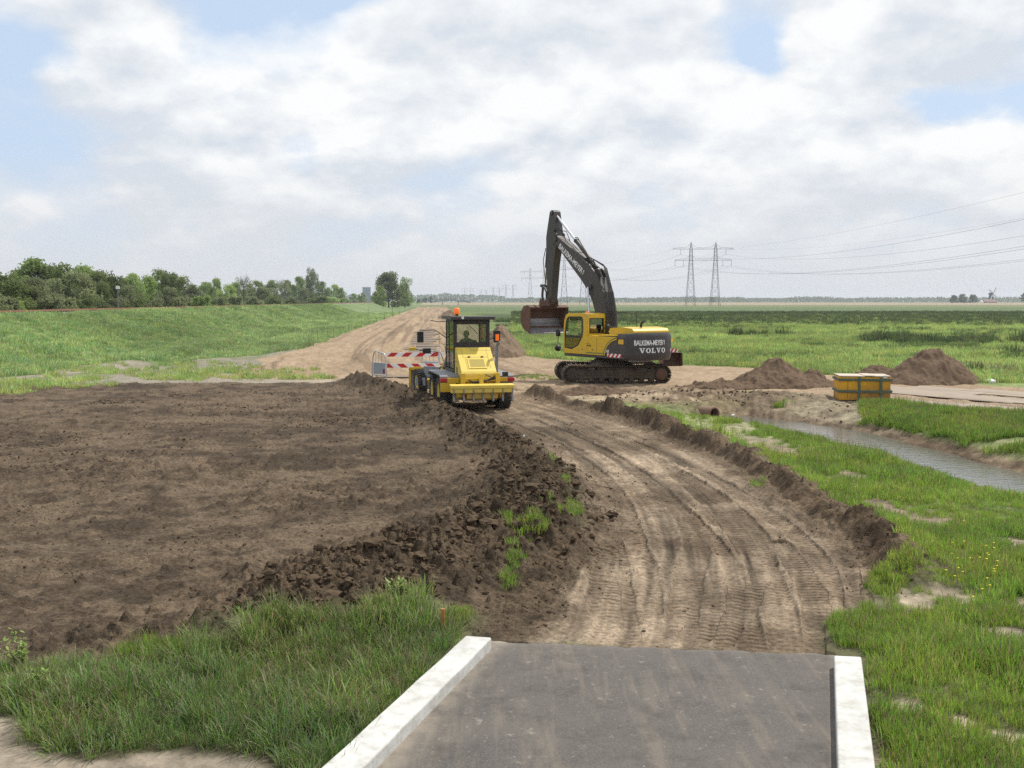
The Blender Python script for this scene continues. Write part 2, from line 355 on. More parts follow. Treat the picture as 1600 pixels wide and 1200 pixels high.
def build_ground():
    f, H = 1050.0, CAM_H
    rr = [0.05, 1.5, 3.0, 4.2]; v = f * H / 5.0
    while f * H / v < 95: rr.append(f * H / v); v -= 0.85
    r = rr[-1]
    while r < 6200: rr.append(r); r *= 1.022
    rr = np.array(rr, np.float32)
    th = np.radians(np.concatenate([np.arange(-180, -34, 4.0), np.arange(-34, 34, 0.06), np.arange(34, 180, 4.0)])).astype(np.float32)
    Rr, T = np.meshgrid(rr, th, indexing='ij'); nr, nt_ = Rr.shape
    X = (Rr * np.sin(T)).ravel(); Y = (Rr * np.cos(T)).ravel(); n = X.size
    Z = base_z(X, Y)
    near = np.hypot(X, Y) < 130
    # ---- zones, as soft weights
    wx = X + 0.35 * fbm(X, Y, 1.4, 4, 61) ; wy = Y + 0.55 * fbm(X, Y, 1.4, 4, 62)
    def zone(poly, soft=0.12):
        o = np.full(n, -9.0, np.float32); o[near] = poly_sd(wx[near], wy[near], poly); return o
    sd_soil = zone(SOIL); sd_road = zone(ROAD); sd_cross = zone(CROSS); sd_yard = zone(YARD); sd_verge = zone(VERGE)
    L_ = lat(X, Y); A = along(X, Y)
    lw = L_ + 0.5 * fbm(X, Y, 4, 3, 71)
    sd_far = np.minimum(np.minimum(9.9 - lw, lw + 6.2), np.minimum(A - 49, 600 - A)).astype(np.float32)
    sd_end = zone(ROAD_END)
    sand = np.maximum.reduce([sd_road, sd_cross, sd_far, sd_yard, sd_end])
    dR, sR, aR = [np.full(n, 99.0, np.float32) for _ in range(3)]
    k = near; a, b, c = seg_dist(X[k], Y[k], RIDGE); dR[k] = a; sR[k] = -b; aR[k] = c
    dB, sB, aB = [np.full(n, 99.0, np.float32) for _ in range(3)]
    a, b, c = seg_dist(X[k], Y[k], BERM); dB[k] = a; sB[k] = b; aB[k] = c
    dB2 = np.full(n, 99.0, np.float32); a, _, c2 = seg_dist(X[k], Y[k], BERM2); dB2[k] = a
    dD = np.full(n, 99.0, np.float32); sD = np.zeros(n, np.float32); aD = np.zeros(n, np.float32)
    a, b, c = seg_dist(X[k], Y[k], DITCH); dD[k] = a; sD[k] = b; aD[k] = c
    # ---- clods / relief
    far = sstep(30, 90, np.hypot(X, Y))
    c1 = fbm(X, Y, 0.55, 5, 101, .55); c2_ = fbm(X, Y, 0.17, 4, 111, .6); c3 = fbm(X, Y, 1.6, 3, 121)
    lump = np.minimum(np.maximum(0, fbm(X, Y, 0.42, 3, 131, .5) - 0.10), .32); lump = lump * (1 + .5 * fbm(X, Y, .1, 2, 132))
    isoil = sstep(-0.1, 0.35, sd_soil)
    patch = sstep(-0.25, 0.35, fbm(X, Y, 3.2, 3, 141))          # smooth, scraped patches against rough ones
    Z = Z + isoil * ((0.025 + 0.035 * patch) * c1 + 0.020 * c2_ + 0.03 * c3 + 0.018 * fbm(X * .35, Y, .4, 4, 142, .6) + lump * (0.03 + 0.13 * patch)) * (1 - 0.6 * far)
    crumb = np.maximum(0, fbm(X, Y, .13, 2, 133)) ** 1.3
    Z = Z + isoil * crumb * (.07 + .08 * patch) * (1 - far)
    # left berm: heap of clods, heavier towards its near end
    endw = sstep(0.62, 0.9, aB / max(1e-3, aB[k].max()))
    hb = (0.36 + 0.12 * c3 + 0.08 * endw) * np.exp(-(np.maximum(0, dB + 0.25 * c1) / (0.62 + 0.5 * endw)) ** 2)
    bw = np.exp(-(dB / (1.0 + 0.5 * endw)) ** 2)
    Z = Z + hb + bw * (0.15 * c1 + 0.06 * c2_ + 0.22 * lump + .16 * crumb + .09 * fbm(X, Y, .3, 4, 134, ridged=True) + .03 * fbm(X, Y, .09, 2, 135, ridged=True))
    Z = Z + np.exp(-(dB2 / 0.40) ** 2) * (0.06 + 0.08 * c1 + 0.04 * c2_ + 0.15 * lump)
    # right ridge: steep cut face on the road side, rounded on the grass side
    s_ = dR * np.where(sR > 0, 1, -1) * 1.0
    edge = s_ + 0.24 * fbm(X, Y, 0.8, 4, 151) + .14 * fbm(X, Y, 2.6, 2, 152) + 0.05 * c2_
    prof = np.where(edge < 0, 1 - sstep(0.0, 0.40, -edge), 1 - sstep(0.0, 1.0, edge))
    ends = sstep(0, 1.5, aR) * (1 - sstep(0, 1.2, aR - (aR[k & (dR < 50)].max() - 1.2)))
    flute = 0.05 * vnoise(aR * 4.2, s_ * 0.6, 161) + 0.03 * vnoise(aR * 9, s_ * 1.2, 162)
    hr = np.clip(0.29 + 0.12 * vnoise(aR * 0.5, aR * 0, 163) + .10 * vnoise(aR * 1.6, aR * 0, 164) + 0.08 * c1, .12, 1) * ends
    Z = Z + prof * hr + (prof > 0.02) * (prof < 0.98) * flute * ends * 1.2 + prof * 0.05 * c2_ + prof * lump * 0.12
    spill = np.exp(-((edge + 0.50) / 0.25) ** 2) * ends; Z = Z + spill * (0.05 + 0.25 * lump + .08 * crumb + .04 * c1) + prof * crumb * .08
    # ---- tyre ruts
    trk = np.zeros((n, 3), np.float32); roadw = sstep(-0.15, 0.2, np.maximum(sd_road, sd_end)) * (Y < 45) * (1 - np.clip(prof + spill, 0, 1)) * (1 - np.exp(-(dB / .9) ** 4))
    kk = np.where(near & (roadw > 0.01))[0]; rx, ry = X[kk], Y[kk]
    dC_, sC_, aC_ = seg_dist(rx, ry, ROADC); offc = dC_ * sC_ + .05 * vnoise(rx * .8, ry * .8, 185); stk = .5 * vnoise(offc * 5.5, aC_ * .22, 183) + .35 * vnoise(offc * 13, aC_ * .45, 184) + .25 * vnoise(offc * 26, aC_ * .9, 186)
    strk = np.zeros(n, np.float32); strk[kk] = stk * roadw[kk]
    Z[kk] += .024 * stk * roadw[kk]
    lipm = np.zeros(kk.size, np.float32); bestw = np.zeros(kk.size, np.float32); bs = np.zeros(kk.size, np.float32); bo = np.zeros(kk.size, np.float32)
    for j_, (pts, hw) in enumerate(RUTS):
        d, sd, arc = seg_dist(rx, ry, pts); d2 = d + 0.025 * vnoise(rx * 2.5, ry * 2.5, 171) + .012 * vnoise(rx * 11, ry * 11, 179); hw = hw * .80
        w = (1 - sstep(hw * 0.86, hw * 1.08, d2)) * (.55 + .45 * sstep(-.5, .1, vnoise(arc * .5, arc * 0 + j_ * 3.3, 178)))
        lip = np.exp(-((d2 - hw * 1.25) / 0.045) ** 2) * np.clip(0.42 + 0.35 * vnoise(arc * .9, d * 0 + sd * 5 + j_ * 9, 172) + .45 * vnoise(arc * 7, d * 0 + sd * 3 + j_, 173), 0, 1.1)
        lipm = np.maximum(lipm, lip); up = w > bestw; bestw = np.where(up, w, bestw); bs = np.where(up, arc, bs); bo = np.where(up, d * sd, bo)
    lipm = lipm * (1 - bestw)
    Z[kk] += (-0.032 * bestw + .027 * lipm + 0.022 * fbm(rx, ry, .5, 4, 175) + (0.03 + .05 * lipm) * np.maximum(0, fbm(rx, ry, .11, 3, 176)) * (1 - bestw)) * roadw[kk]
    tr = 0.004 * (1 + vnoise(rx * 3, ry * 3, 177)) * np.sin(bs * 2 * math.pi / 0.13 + np.abs(bo) * 14) * bestw * (1 - sstep(13, 20, np.hypot(rx, ry)))
    Z[kk] += tr * .6 * roadw[kk]
    trk[kk, 0] = bs; trk[kk, 1] = bo; trk[kk, 2] = bestw * roadw[kk] * sstep(-.5, .35, fbm(rx, ry, .8, 4, 174)); lipf = np.zeros(n, np.float32); lipf[kk] = lipm * roadw[kk]
    # far road: long shallow wheel marks that swing over from the crossing
    sw = L_ - 3.4 * np.exp(-np.maximum(A - 50, 0) / 12.0) * -1.0
    mk = .6 * vnoise(sw * 2.4, A * 0.03, 181) + .4 * vnoise(sw * 5.5, A * .05, 182)
    fr = sstep(0, .5, sd_far)
    Z = Z + fr * 0.05 * mk + fr * 0.05 * c1 + sstep(0, .5, np.maximum(sd_cross, sd_yard)) * (0.06 * c1 + 0.05 * fbm(X * .25, Y, .5, 3, 182))
    # under the bridge deck the ground stays below it
    br = poly_sd(X[near], Y[near], BRIDGE_FOOT); t = np.zeros(n, np.float32); t[near] = sstep(-0.02, 0.03, br); Z = Z * (1 - t) + (-0.06) * t
    kerbside = np.zeros(n, np.float32); kerbside[near] = np.exp(-np.maximum(0, -br) / 0.5) * (br < 0)
    Z = Z * (1 - 0.8 * kerbside)
    # grass ground is bumpy
    isg = (sand < 0) & (sd_soil < 0)
    Z = Z + isg * 0.05 * c1 * (1 - far) + isg * 0.06 * fbm(X, Y, 2.2, 3, 191)
    # ---- albedo (own colour of earth and turf; sand also carries cloud shade)
    def C(*c): return np.array(c, np.float32)[None, :]
    def mixc(a, b, t): return a * (1 - t[:, None]) + b * t[:, None]
    nz = fbm(X, Y, 2.6, 4, 201); nf = fbm(X, Y, .35, 4, 202, .6); nl = fbm(X, Y, 9, 4, 203)
    nm = fbm(X * .6, Y, .9, 4, 221, .6); soil = mixc(C(.060, .044, .030), C(.150, .110, .074), sstep(-.45, .5, .35 * nz + .55 * nm + .7 * nf))
    soil = mixc(soil, C(.165, .126, .088), sstep(.15, .7, nl - .25 * patch + .5 * nm) * .6)
    streak = sstep(.42, .62, fbm(X * .35, Y * 1.6, 2.4, 3, 207))
    soil = mixc(soil, C(.20, .165, .125), streak * .22 * sstep(.0, .4, nf + .3))
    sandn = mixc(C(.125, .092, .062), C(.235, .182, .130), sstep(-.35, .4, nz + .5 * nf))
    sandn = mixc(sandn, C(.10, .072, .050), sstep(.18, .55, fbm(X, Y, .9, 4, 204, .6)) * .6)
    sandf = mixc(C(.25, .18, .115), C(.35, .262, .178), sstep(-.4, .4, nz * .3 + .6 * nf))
    tsunlit = sstep(30, 46, Y)  # sand darker near, paler far: cloud shade and sunlight painted into its colour
    sandc = mixc(sandn, sandf, tsunlit)
    damp = sstep(.05, .5, fbm(X, Y * .8, 1.3, 5, 209, .6)) * (Y < 40); sandc = sandc * (1 - .38 * damp)[:, None]; sandc = sandc * (1 + .85 * strk)[:, None]; sandc = mixc(sandc, C(.125, .090, .060), np.clip(trk[:, 2], 0, 1) * .5); sandc = mixc(sandc, C(.30, .24, .175), np.clip(lipf, 0, 1) * .4)
    sandc = mixc(sandc, C(.17, .12, .08), fr * sstep(-.05, .45, mk) * .8)
    plates = sstep(-5.6, -5.0, -np.abs(L_ + .6) - 2.4)
    gr_n = mixc(C(.075, .070, .040), C(.105, .110, .055), sstep(-.4, .4, nz))
    bare = bare_mask(X, Y)
    gfl = C(.075, .125, .035)
    d_ = np.hypot(X, Y)
    gf = mixc(C(.130, .175, .058), C(.20, .235, .095), sstep(-.4, .5, fbm(X * .5, Y, 14, 5, 206)))
    gf = gf * (1 + .35 * fbm(X * .4, Y, 22, 3, 216))[:, None]
    gf = mixc(gf, C(.055, .095, .030), sstep(.1, .5, fbm(X * .5, Y, 7, 5, 208)) * .7)
    bandn = fbm(X * .25, Y, 60, 5, 211) * 34
    dark = sstep(145, 185, Y + bandn) * (1 - sstep(260, 330, Y + bandn)) * sstep(-8.0, -14.0, L_)
    gf = mixc(gf, C(.048, .066, .032), dark * .85)
    gf = mixc(gf, C(.105, .145, .065), sstep(300, 330, Y + bandn) * (1 - sstep(600, 700, Y)))
    gf = mixc(gf, C(.155, .165, .085), sstep(520, 720, Y + bandn) * .85)
    gf = mixc(gf, C(.30, .25, .18), sstep(900, 935, Y) * (1 - sstep(1045, 1070, Y)))
    lf = sstep(10, 13, L_)
    gl = mixc(C(.120, .175, .065), C(.180, .225, .105), sstep(-.4, .5, fbm(X, Y, 9, 5, 212)))
    gl = mixc(gl, C(.17, .20, .13), sstep(.15, .5, fbm(X, Y, 5, 4, 213)) * .5)
    gf = mixc(gf, gl, lf)
    grass = mixc(gr_n, gf, sstep(14, 28, d_))
    grass = mixc(grass, C(.27, .225, .165), bare * .95 * (1 - sstep(20, 45, d_)))
    # sandy bare ground at the near left edge of the frame
    bl = poly_sd(wx, wy, BLP) if True else 0
    grass = mixc(grass, C(.26, .22, .17), sstep(-.1, .15, bl) * near)
    verge = mixc(C(.27, .235, .19), C(.19, .18, .13), sstep(-.2, .3, nf + nz)); verge = mixc(verge, C(.14, .155, .075), sstep(.1, .45, fbm(X * .4, Y, 1.6, 4, 214)) * .6)
    verge = mixc(verge, C(.40, .33, .25), sstep(-13, -8, X + 0 * Y) * sstep(-.3, .3, nz + .3) * .8)
    colr = grass
    colr = mixc(colr, verge, sstep(-.2, .3, sd_verge))
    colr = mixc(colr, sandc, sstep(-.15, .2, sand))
    colr = mixc(colr, soil, isoil)
    berm = np.clip(np.exp(-((dB + .15 * c1) / .9) ** 4) + np.exp(-((dB2 + .15 * c1) / .42) ** 4), 0, 1)
    colr = mixc(colr, mixc(C(.050, .037, .024), C(.105, .076, .050), sstep(-.3, .4, nf + .5 * nz)), berm)
    rdg = np.clip(sstep(.02, .2, prof) * (1 - .95 * sstep(.15, .5, edge + .25 * nf)) + spill * .7, 0, 1) * ends
    colr = mixc(colr, mixc(C(.058, .040, .026), C(.135, .096, .062), sstep(-.35, .4, nf + .4 * nz)), rdg)
    # verges just beyond the ridge are sandy
    behind = np.exp(-((edge - 1.2) / .8) ** 2) * (edge > 0) * sstep(-.1, .4, nz + .25) * ends * sstep(0, 6, aR)
    colr = mixc(colr, C(.20, .155, .11), behind * .9)
    # ditch banks
    ring = (dD < 3.4) * (aD > 0.05) * near
    mud = sstep(-.14, -.34, Z) * ring
    colr = mixc(colr, mixc(C(.12, .088, .058), C(.22, .17, .115), sstep(-.3, .4, nf + nz)), np.clip(mud * np.where(sD > 0, .35, 1.0), 0, 1))
    farb = (sD < 0) * sstep(1.2, 2.0, dD) * (1 - sstep(4.5, 6.0, dD + nz)) * near * (X / np.maximum(Y, 1) < .335)
    colr = mixc(colr, C(.30, .25, .185), farb * .8)
    culv = np.exp(-(((X - 7.3) / 4.9) ** 2 + ((Y - 39.0) / 3.2) ** 2) ** 2)
    colr = mixc(colr, mixc(C(.13, .092, .06), C(.27, .20, .14), sstep(-.3, .4, nf + nz)), culv * .9)
    rough = np.clip(mud + farb * .6, 0, 1) * near; Z = Z + rough * (.07 * c1 + .035 * c2_ + .12 * lump + .05 * vnoise(aD * 1.2, dD * 5, 195)); Z = Z + culv * (.10 * c1 + .04 * c2_ + .15 * lump)
    colr = mixc(colr, C(.10, .07, .046), rough * sstep(.0, .4, vnoise(aD * .8, dD * 3.2, 196)) * .7)
    spot = np.exp(-((X - 4.0) / 4.2) ** 4 - ((Y - 40.5) / 3.6) ** 4); colr = mixc(colr, mixc(C(.15, .108, .07), C(.30, .23, .16), sstep(-.3, .4, nf + nz)), spot * (1 - isoil) * (1 - np.clip(rdg, 0, 1)) * .9)
    # rails' ballast
    bal = sstep(30.2, 30.6, L_) * (1 - sstep(35.4, 35.9, L_)); colr = mixc(colr, mixc(C(.16, .14, .13), C(.26, .24, .22), sstep(-.3, .3, nf)), bal)
    # ---- split into named sheets that share their edges
    zid = np.zeros(n, np.int8)                                  # 0 meadow
    zid[(L_ > 20) & (L_ < 46)] = 4
    zid[(sd_verge > 0)] = 5
    zid[sand > 0] = 1
    zid[sd_soil > 0] = 2
    zid[(berm > .5)] = 3
    zid[(rdg > .45)] = 6
    idx = np.arange(n).reshape(nr, nt_)
    a = idx[:-1, :]; b = idx[1:, :]; a2 = np.roll(a, -1, 1); b2 = np.roll(b, -1, 1)
    F = np.stack([a, a2, b2, b], -1).reshape(-1, 4); fz = zid[F[:, 0]]
    V = np.stack([X, Y, Z], -1)
    names = {0: ('meadow', 'ground'), 1: ('dirt_road', 'road'), 2: ('soil_field', 'ground'), 3: ('earth_berm', 'ground'), 4: ('railway_embankment', 'ground'), 5: ('sandy_verge', 'ground'), 6: ('earth_ridge', 'ground')}
    labels = {0: 'flat green meadow reaching the horizon', 1: 'sand track with tyre ruts curving away to the left', 2: 'scraped dark brown soil field left of the track',
              3: 'heaped clods of dark earth between field and track', 4: 'grassy railway embankment on the left', 5: 'sandy weedy strip between field and embankment', 6: 'cut earth ridge along the right edge of the track'}
    for z_, (nm, _) in names.items():
        f_ = F[fz == z_]
        if not len(f_): continue
        used, inv = np.unique(f_.ravel(), return_inverse=True)
        me = np_mesh(nm, V[used], inv.reshape(-1, 4), True)
        ca = me.color_attributes.new('albedo', 'FLOAT_COLOR', 'POINT')
        cc = np.ones((len(used), 4), np.float32); cc[:, :3] = colr[used]; ca.data.foreach_set('color', cc.ravel())
        ta = me.attributes.new('rut', 'FLOAT_VECTOR', 'POINT'); ta.data.foreach_set('vector', trk[used].ravel())
        o = link_mesh(nm, me, earth_mat(nm, z_)); tag(o, labels[z_], kind='structure')
    return

def earth_mat(name, z):
    m, nt, b = new_mat('mat_' + name); N = nt.nodes.new; L = nt.links.new
    b.inputs['Roughness'].default_value = 0.95; b.inputs['Specular IOR Level'].default_value = 0.12
    at_ = N('ShaderNodeAttribute'); at_.attribute_name = 'albedo'
    ge = N('ShaderNodeNewGeometry')
    def noise(s, d=5, r=.65):
        n = N('ShaderNodeTexNoise'); n.inputs['Scale'].default_value = s; n.inputs['Detail'].default_value = d; n.inputs['Roughness'].default_value = r
        L(ge.outputs['Position'], n.inputs['Vector']); return n.outputs['Fac']
    n1 = noise(14 if z not in (0, 4) else 3.0); n2 = noise(60, 3) if z not in (0, 4) else noise(.6, 6)
    mr = N('ShaderNodeMapRange'); L(n1, mr.inputs[0]); mr.inputs[1].default_value = .3; mr.inputs[2].default_value = .7; mr.inputs[3].default_value = .5; mr.inputs[4].default_value = 1.5
    mr2 = N('ShaderNodeMapRange'); L(n2, mr2.inputs[0]); mr2.inputs[1].default_value = .3; mr2.inputs[2].default_value = .7; mr2.inputs[3].default_value = .68; mr2.inputs[4].default_value = 1.32
    mm = N('ShaderNodeMath'); mm.operation = 'MULTIPLY'; L(mr.outputs[0], mm.inputs[0]); L(mr2.outputs[0], mm.inputs[1])
    vm = N('ShaderNodeVectorMath'); vm.operation = 'SCALE'; L(at_.outputs['Color'], vm.inputs[0]); L(mm.outputs[0], vm.inputs['Scale'])
    L(vm.outputs[0], b.inputs['Base Color'])
    bp = N('ShaderNodeBump'); bp.inputs['Strength'].default_value = .9; bp.inputs['Distance'].default_value = {0: .03, 4: .05, 1: .02, 5: .025}.get(z, .055)
    L(n1, bp.inputs['Height']); last = bp.outputs[0]
    bp2 = N('ShaderNodeBump'); bp2.inputs['Strength'].default_value = .7; bp2.inputs['Distance'].default_value = .013 if z not in (0, 4) else .3; L(n2, bp2.inputs['Height']); L(last, bp2.inputs['Normal']); last = bp2.outputs[0]
    if z == 1:                                             # tread lugs pressed into the ruts
        ra = N('ShaderNodeAttribute'); ra.attribute_name = 'rut'; sp = N('ShaderNodeSeparateXYZ'); L(ra.outputs['Vector'], sp.inputs[0])
        def mth(op, a, b_=None):
            q = N('ShaderNodeMath'); q.operation = op
            for i, v in enumerate((a, b_)):
                if v is None: continue
                if isinstance(v, (int, float)): q.inputs[i].default_value = v
                else: L(v, q.inputs[i])
            return q.outputs[0]
        ph = mth('ADD', mth('MULTIPLY', sp.outputs[0], 2 * math.pi / .13), mth('MULTIPLY', mth('ABSOLUTE', sp.outputs[1]), 14.0))
        h = mth('MULTIPLY', mth('SINE', ph), sp.outputs[2])
        b3 = N('ShaderNodeBump'); b3.inputs['Strength'].default_value = 1.0; b3.inputs['Distance'].default_value = .014; L(h, b3.inputs['Height']); L(last, b3.inputs['Normal']); last = b3.outputs[0]
    L(last, b.inputs['Normal'])
    return m
build_ground()

# ------------------------------------------------------------------ water
def water_mat():
    m, nt, b = new_mat('ditch_water'); N = nt.nodes.new; L = nt.links.new
    b.inputs['Base Color'].default_value = (.12, .115, .10, 1); b.inputs['Roughness'].default_value = 0.04; b.inputs['IOR'].default_value = 1.5
    ge = N('ShaderNodeNewGeometry'); mp = N('ShaderNodeMapping'); mp.inputs['Rotation'].default_value = (0, 0, R(20)); mp.inputs['Scale'].default_value = (2.2, 5.5, 1)
    L(ge.outputs['Position'], mp.inputs[0]); n = N('ShaderNodeTexNoise'); n.inputs['Scale'].default_value = 1.6; n.inputs['Detail'].default_value = 3; L(mp.outputs[0], n.inputs['Vector'])
    bp = N('ShaderNodeBump'); bp.inputs['Strength'].default_value = .5; bp.inputs['Distance'].default_value = .03; L(n.outputs['Fac'], bp.inputs['Height']); L(bp.outputs[0], b.inputs['Normal'])
    return m
def build_water():
    mb = MB(); L_, R_ = [], []
    for i, p in enumerate(DITCH):
        q = DITCH[min(i+1, len(DITCH)-1)]; o = DITCH[max(i-1, 0)]; d = (Vector(q) - Vector(o)).normalized(); nn = Vector((-d.y, d.x))
        L_.append((*(Vector(p) + nn * 2.6), WATER_Z)); R_.append((*(Vector(p) - nn * 2.6), WATER_Z))
    n = len(L_); mb.add(L_ + R_, [(i, i+1, n+i+1, n+i) for i in range(n-1)])
    tag(mb.build('water', water_mat()), 'still water in the narrow ditch reflecting the sky', kind='structure')
build_water()

# ------------------------------------------------------------------ asphalt path and its kerbs
def asphalt_mat():
    m, nt, b = new_mat('asphalt'); N = nt.nodes.new; L = nt.links.new
    b.inputs['Roughness'].default_value = .82; b.inputs['Specular IOR Level'].default_value = .35
    ge = N('ShaderNodeNewGeometry')
    def noise(s, d=5, r=.6, sc=(1, 1, 1), rot=0, dist=0):
        mp = N('ShaderNodeMapping'); mp.inputs['Scale'].default_value = sc; mp.inputs['Rotation'].default_value = (0, 0, rot); L(ge.outputs['Position'], mp.inputs[0])
        n = N('ShaderNodeTexNoise'); n.inputs['Scale'].default_value = s; n.inputs['Detail'].default_value = d; n.inputs['Roughness'].default_value = r; n.inputs['Distortion'].default_value = dist; L(mp.outputs[0], n.inputs['Vector']); return n.outputs['Fac']
    def mixn(fac, a, c):
        x = N('ShaderNodeMix'); x.data_type = 'RGBA'
        L(fac, x.inputs[0])
        for i, v in ((6, a), (7, c)):
            if isinstance(v, tuple): x.inputs[i].default_value = (*v, 1)
            else: L(v, x.inputs[i])
        return x.outputs[2]
    def rng_(v, a, c, hi=1.0):
        q = N('ShaderNodeMapRange'); q.inputs[1].default_value = a; q.inputs[2].default_value = c; q.inputs[4].default_value = hi; L(v, q.inputs[0]); return q.outputs[0]
    base = mixn(rng_(noise(70, 4, .75), .3, .7), (.040, .036, .033), (.145, .132, .120))
    base = mixn(rng_(noise(1.1, 6), .35, .7, .6), base, (.135, .118, .104))
    base = mixn(rng_(noise(1.3, 5, .6, (5, .5, 1), R(-15), .4), .50, .72, .6), base, (.20, .165, .13))       # dusty wheel marks
    base = mixn(rng_(noise(9, 6, .7), .60, .70, .7), base, (.25, .22, .185)); base = mixn(rng_(noise(2.3, 8, .75), .50, .70, .65), base, (.045, .04, .037)); base = mixn(rng_(noise(28, 2, .5), .70, .76, .8), base, (.33, .29, .25))
    at_ = N('ShaderNodeAttribute'); at_.attribute_name = 'edge'
    ed = N('ShaderNodeMath'); ed.operation = 'MULTIPLY'; L(at_.outputs['Fac'], ed.inputs[0]); L(rng_(noise(5, 6, .7), .25, .6), ed.inputs[1])
    base = mixn(ed.outputs[0], base, (.30, .26, .21))
    L(base, b.inputs['Base Color'])
    bp = N('ShaderNodeBump'); bp.inputs['Strength'].default_value = .5; bp.inputs['Distance'].default_value = .006; L(noise(120, 2), bp.inputs['Height']); L(bp.outputs[0], b.inputs['Normal'])
    return m
def build_path():
    nu, nv = 60, 120; V = []; E = []
    for j in range(nv + 1):
        for i in range(nu + 1):
            u, v = i / nu, j / nv
            ue = -.012 + 1.024 * u; p = _aL0.lerp(_aR0, ue).lerp(_bL.lerp(_bR, ue), v)
            jit = .05 * float(vnoise(np.array([u * 30.]), np.array([3.3]), 5)[0]) * (j == 0)
            V.append((p.x, p.y + jit, 0.035 - (.03 if j == 0 else 0)))
            w = (_aR0 - _aL0).length; dl = u * w; dr = (1 - u) * w; df = v * 14
            E.append(max(1 - dl / .28, 0) * .95 + max(1 - dr / .10, 0) * .5 + max(1 - df / .16, 0) * .35 + (.5 * max(0, 1 - dl / .9) * max(0, 1 - df / .6)))
    F = [(j*(nu+1)+i, j*(nu+1)+i+1, (j+1)*(nu+1)+i+1, (j+1)*(nu+1)+i) for j in range(nv) for i in range(nu)]
    me = np_mesh('asphalt_path', np.array(V), np.array(F), True)
    a = me.attributes.new('edge', 'FLOAT', 'POINT'); a.data.foreach_set('value', np.clip(E, 0, 1).astype(np.float32))
    tag(link_mesh('asphalt_path', me, asphalt_mat()), 'dark asphalt path in the foreground', kind='structure')
build_path()
m_kerb = mat('white_concrete', (.55, .55, .53), .85, var=.22, scale=11, bump=.010, dirt=(.24, .215, .165), dirt_amt=.75)
def kerb(o0, i0, o1, i1, label):
    zt = 0.155
    A0, B0, A1, B1 = [Vector((*G(*p, zt), 0)) for p in (o0, i0, o1, i1)]
    A1 = A0 + (A1 - A0).normalized() * 13.5; B1 = B0 + (B1 - B0).normalized() * 13.5
    bm = bmesh.new(); n = 40; rings = []
    for k in range(n + 1):
        t = k / n; a, b = A0.lerp(A1, t), B0.lerp(B1, t); w = (b - a); wob = .0035 * math.sin(k * 2.1) + .002 * math.sin(k * 5.3)
        pr = [(0, -.35), (0, zt - .012), (.04, zt), (.96, zt), (1, zt - .012), (1, -.1)]
        rings.append([bm.verts.new((a + w * q + Vector((0, 0, h + wob)))) for q, h in pr])
    for r0, r1 in zip(rings[:-1], rings[1:]):
        for i in range(5): bm.faces.new((r0[i], r0[i+1], r1[i+1], r1[i]))
    bm.faces.new(rings[0]); bm.faces.new(rings[-1]); bmesh.ops.recalc_face_normals(bm, faces=bm.faces)
    me = bpy.data.meshes.new('concrete_kerb'); bm.to_mesh(me); bm.free()
    o = link_mesh('concrete_kerb', me, m_kerb)
    m_ = o.modifiers.new('bevel', 'BEVEL'); m_.width = .008; m_.segments = 2; m_.limit_method = 'ANGLE'
    return tag(o, label, 'kerb', 'white kerbs beside the asphalt path')
kerb((727, 993), (768, 996), (500, 1200), (565, 1200), 'white concrete kerb on the left side of the asphalt, beside tall grass')
kerb((1346, 1026), (1303, 1024), (1368, 1200), (1309, 1200), 'white concrete kerb on the right side of the asphalt path')
# ------------------------------------------------------------------ machine materials
YEL = mat('yellow_paint', (.66, .42, .012), .38, var=.10, scale=3, dirt=(.30, .22, .13), dirt_amt=.35, dirt_low=1.0)
YEL2 = mat('pale_yellow_paint', (.72, .53, .08), .45, var=.10, scale=3, dirt=(.33, .26, .15), dirt_amt=.40, dirt_low=.8)
DKG = mat('dark_grey_paint', (.042, .038, .042), .45, var=.15, scale=3, dirt=(.13, .105, .085), dirt_amt=.35, dirt_low=1.2)
BOOM = mat('boom_paint', (.040, .034, .033), .45, var=.2, scale=2.5, dirt=(.12, .085, .06), dirt_amt=.5)
BLK = mat('black_plastic', (.015, .015, .016), .55, var=.2)
TRK = mat('muddy_steel', (.055, .040, .030), .8, var=.4, scale=5, bump=.012, dirt=(.19, .135, .088), dirt_amt=.8)
RUST = mat('rusty_steel', (.115, .055, .034), .8, var=.35, scale=4, bump=.006, dirt=(.17, .12, .09), dirt_amt=.5)
WORN = mat('worn_steel', (.34, .33, .34), .5, metal=.35, var=.2, scale=6, dirt=(.14, .09, .06), dirt_amt=.6)
CHROME = mat('chrome_rod', (.62, .63, .65), .18, metal=1.0, var=.05)
GREY = mat('grey_steel', (.21, .215, .23), .55, metal=.2, var=.15, dirt=(.16, .13, .10), dirt_amt=.4)
SILV = mat('galvanised_steel', (.50, .52, .54), .42, metal=.55, var=.12, scale=9)
TYRE = mat('tyre_rubber', (.030, .028, .027), .9, var=.3, scale=8, dirt=(.15, .11, .075), dirt_amt=.75, bump=.004)
WHT = mat('white_vinyl', (.78, .78, .78), .5, var=.04)
RED = mat('red_reflective', (.52, .018, .015), .4, var=.05)
GRN = mat('green_stripe', (.07, .16, .06), .5, var=.1)
ORG = mat('orange_lens', (.85, .13, .008), .25, var=.05, emis=((1, .22, .02), .35))
REDL = mat('red_lens', (.40, .02, .015), .25)
DECAL = mat('yellow_decal', (.72, .42, .03), .45, var=.15, scale=30)
INK = mat('dark_ink', (.05, .04, .02), .6)
CLOTH = mat('dark_workwear', (.022, .025, .035), .9, var=.2)
SKIN = mat('skin', (.42, .25, .18), .6, var=.05)
HAIR = mat('brown_hair', (.035, .022, .014), .8)
HIVIS = mat('orange_vest_cloth', (.85, .12, .015), .8, var=.1)
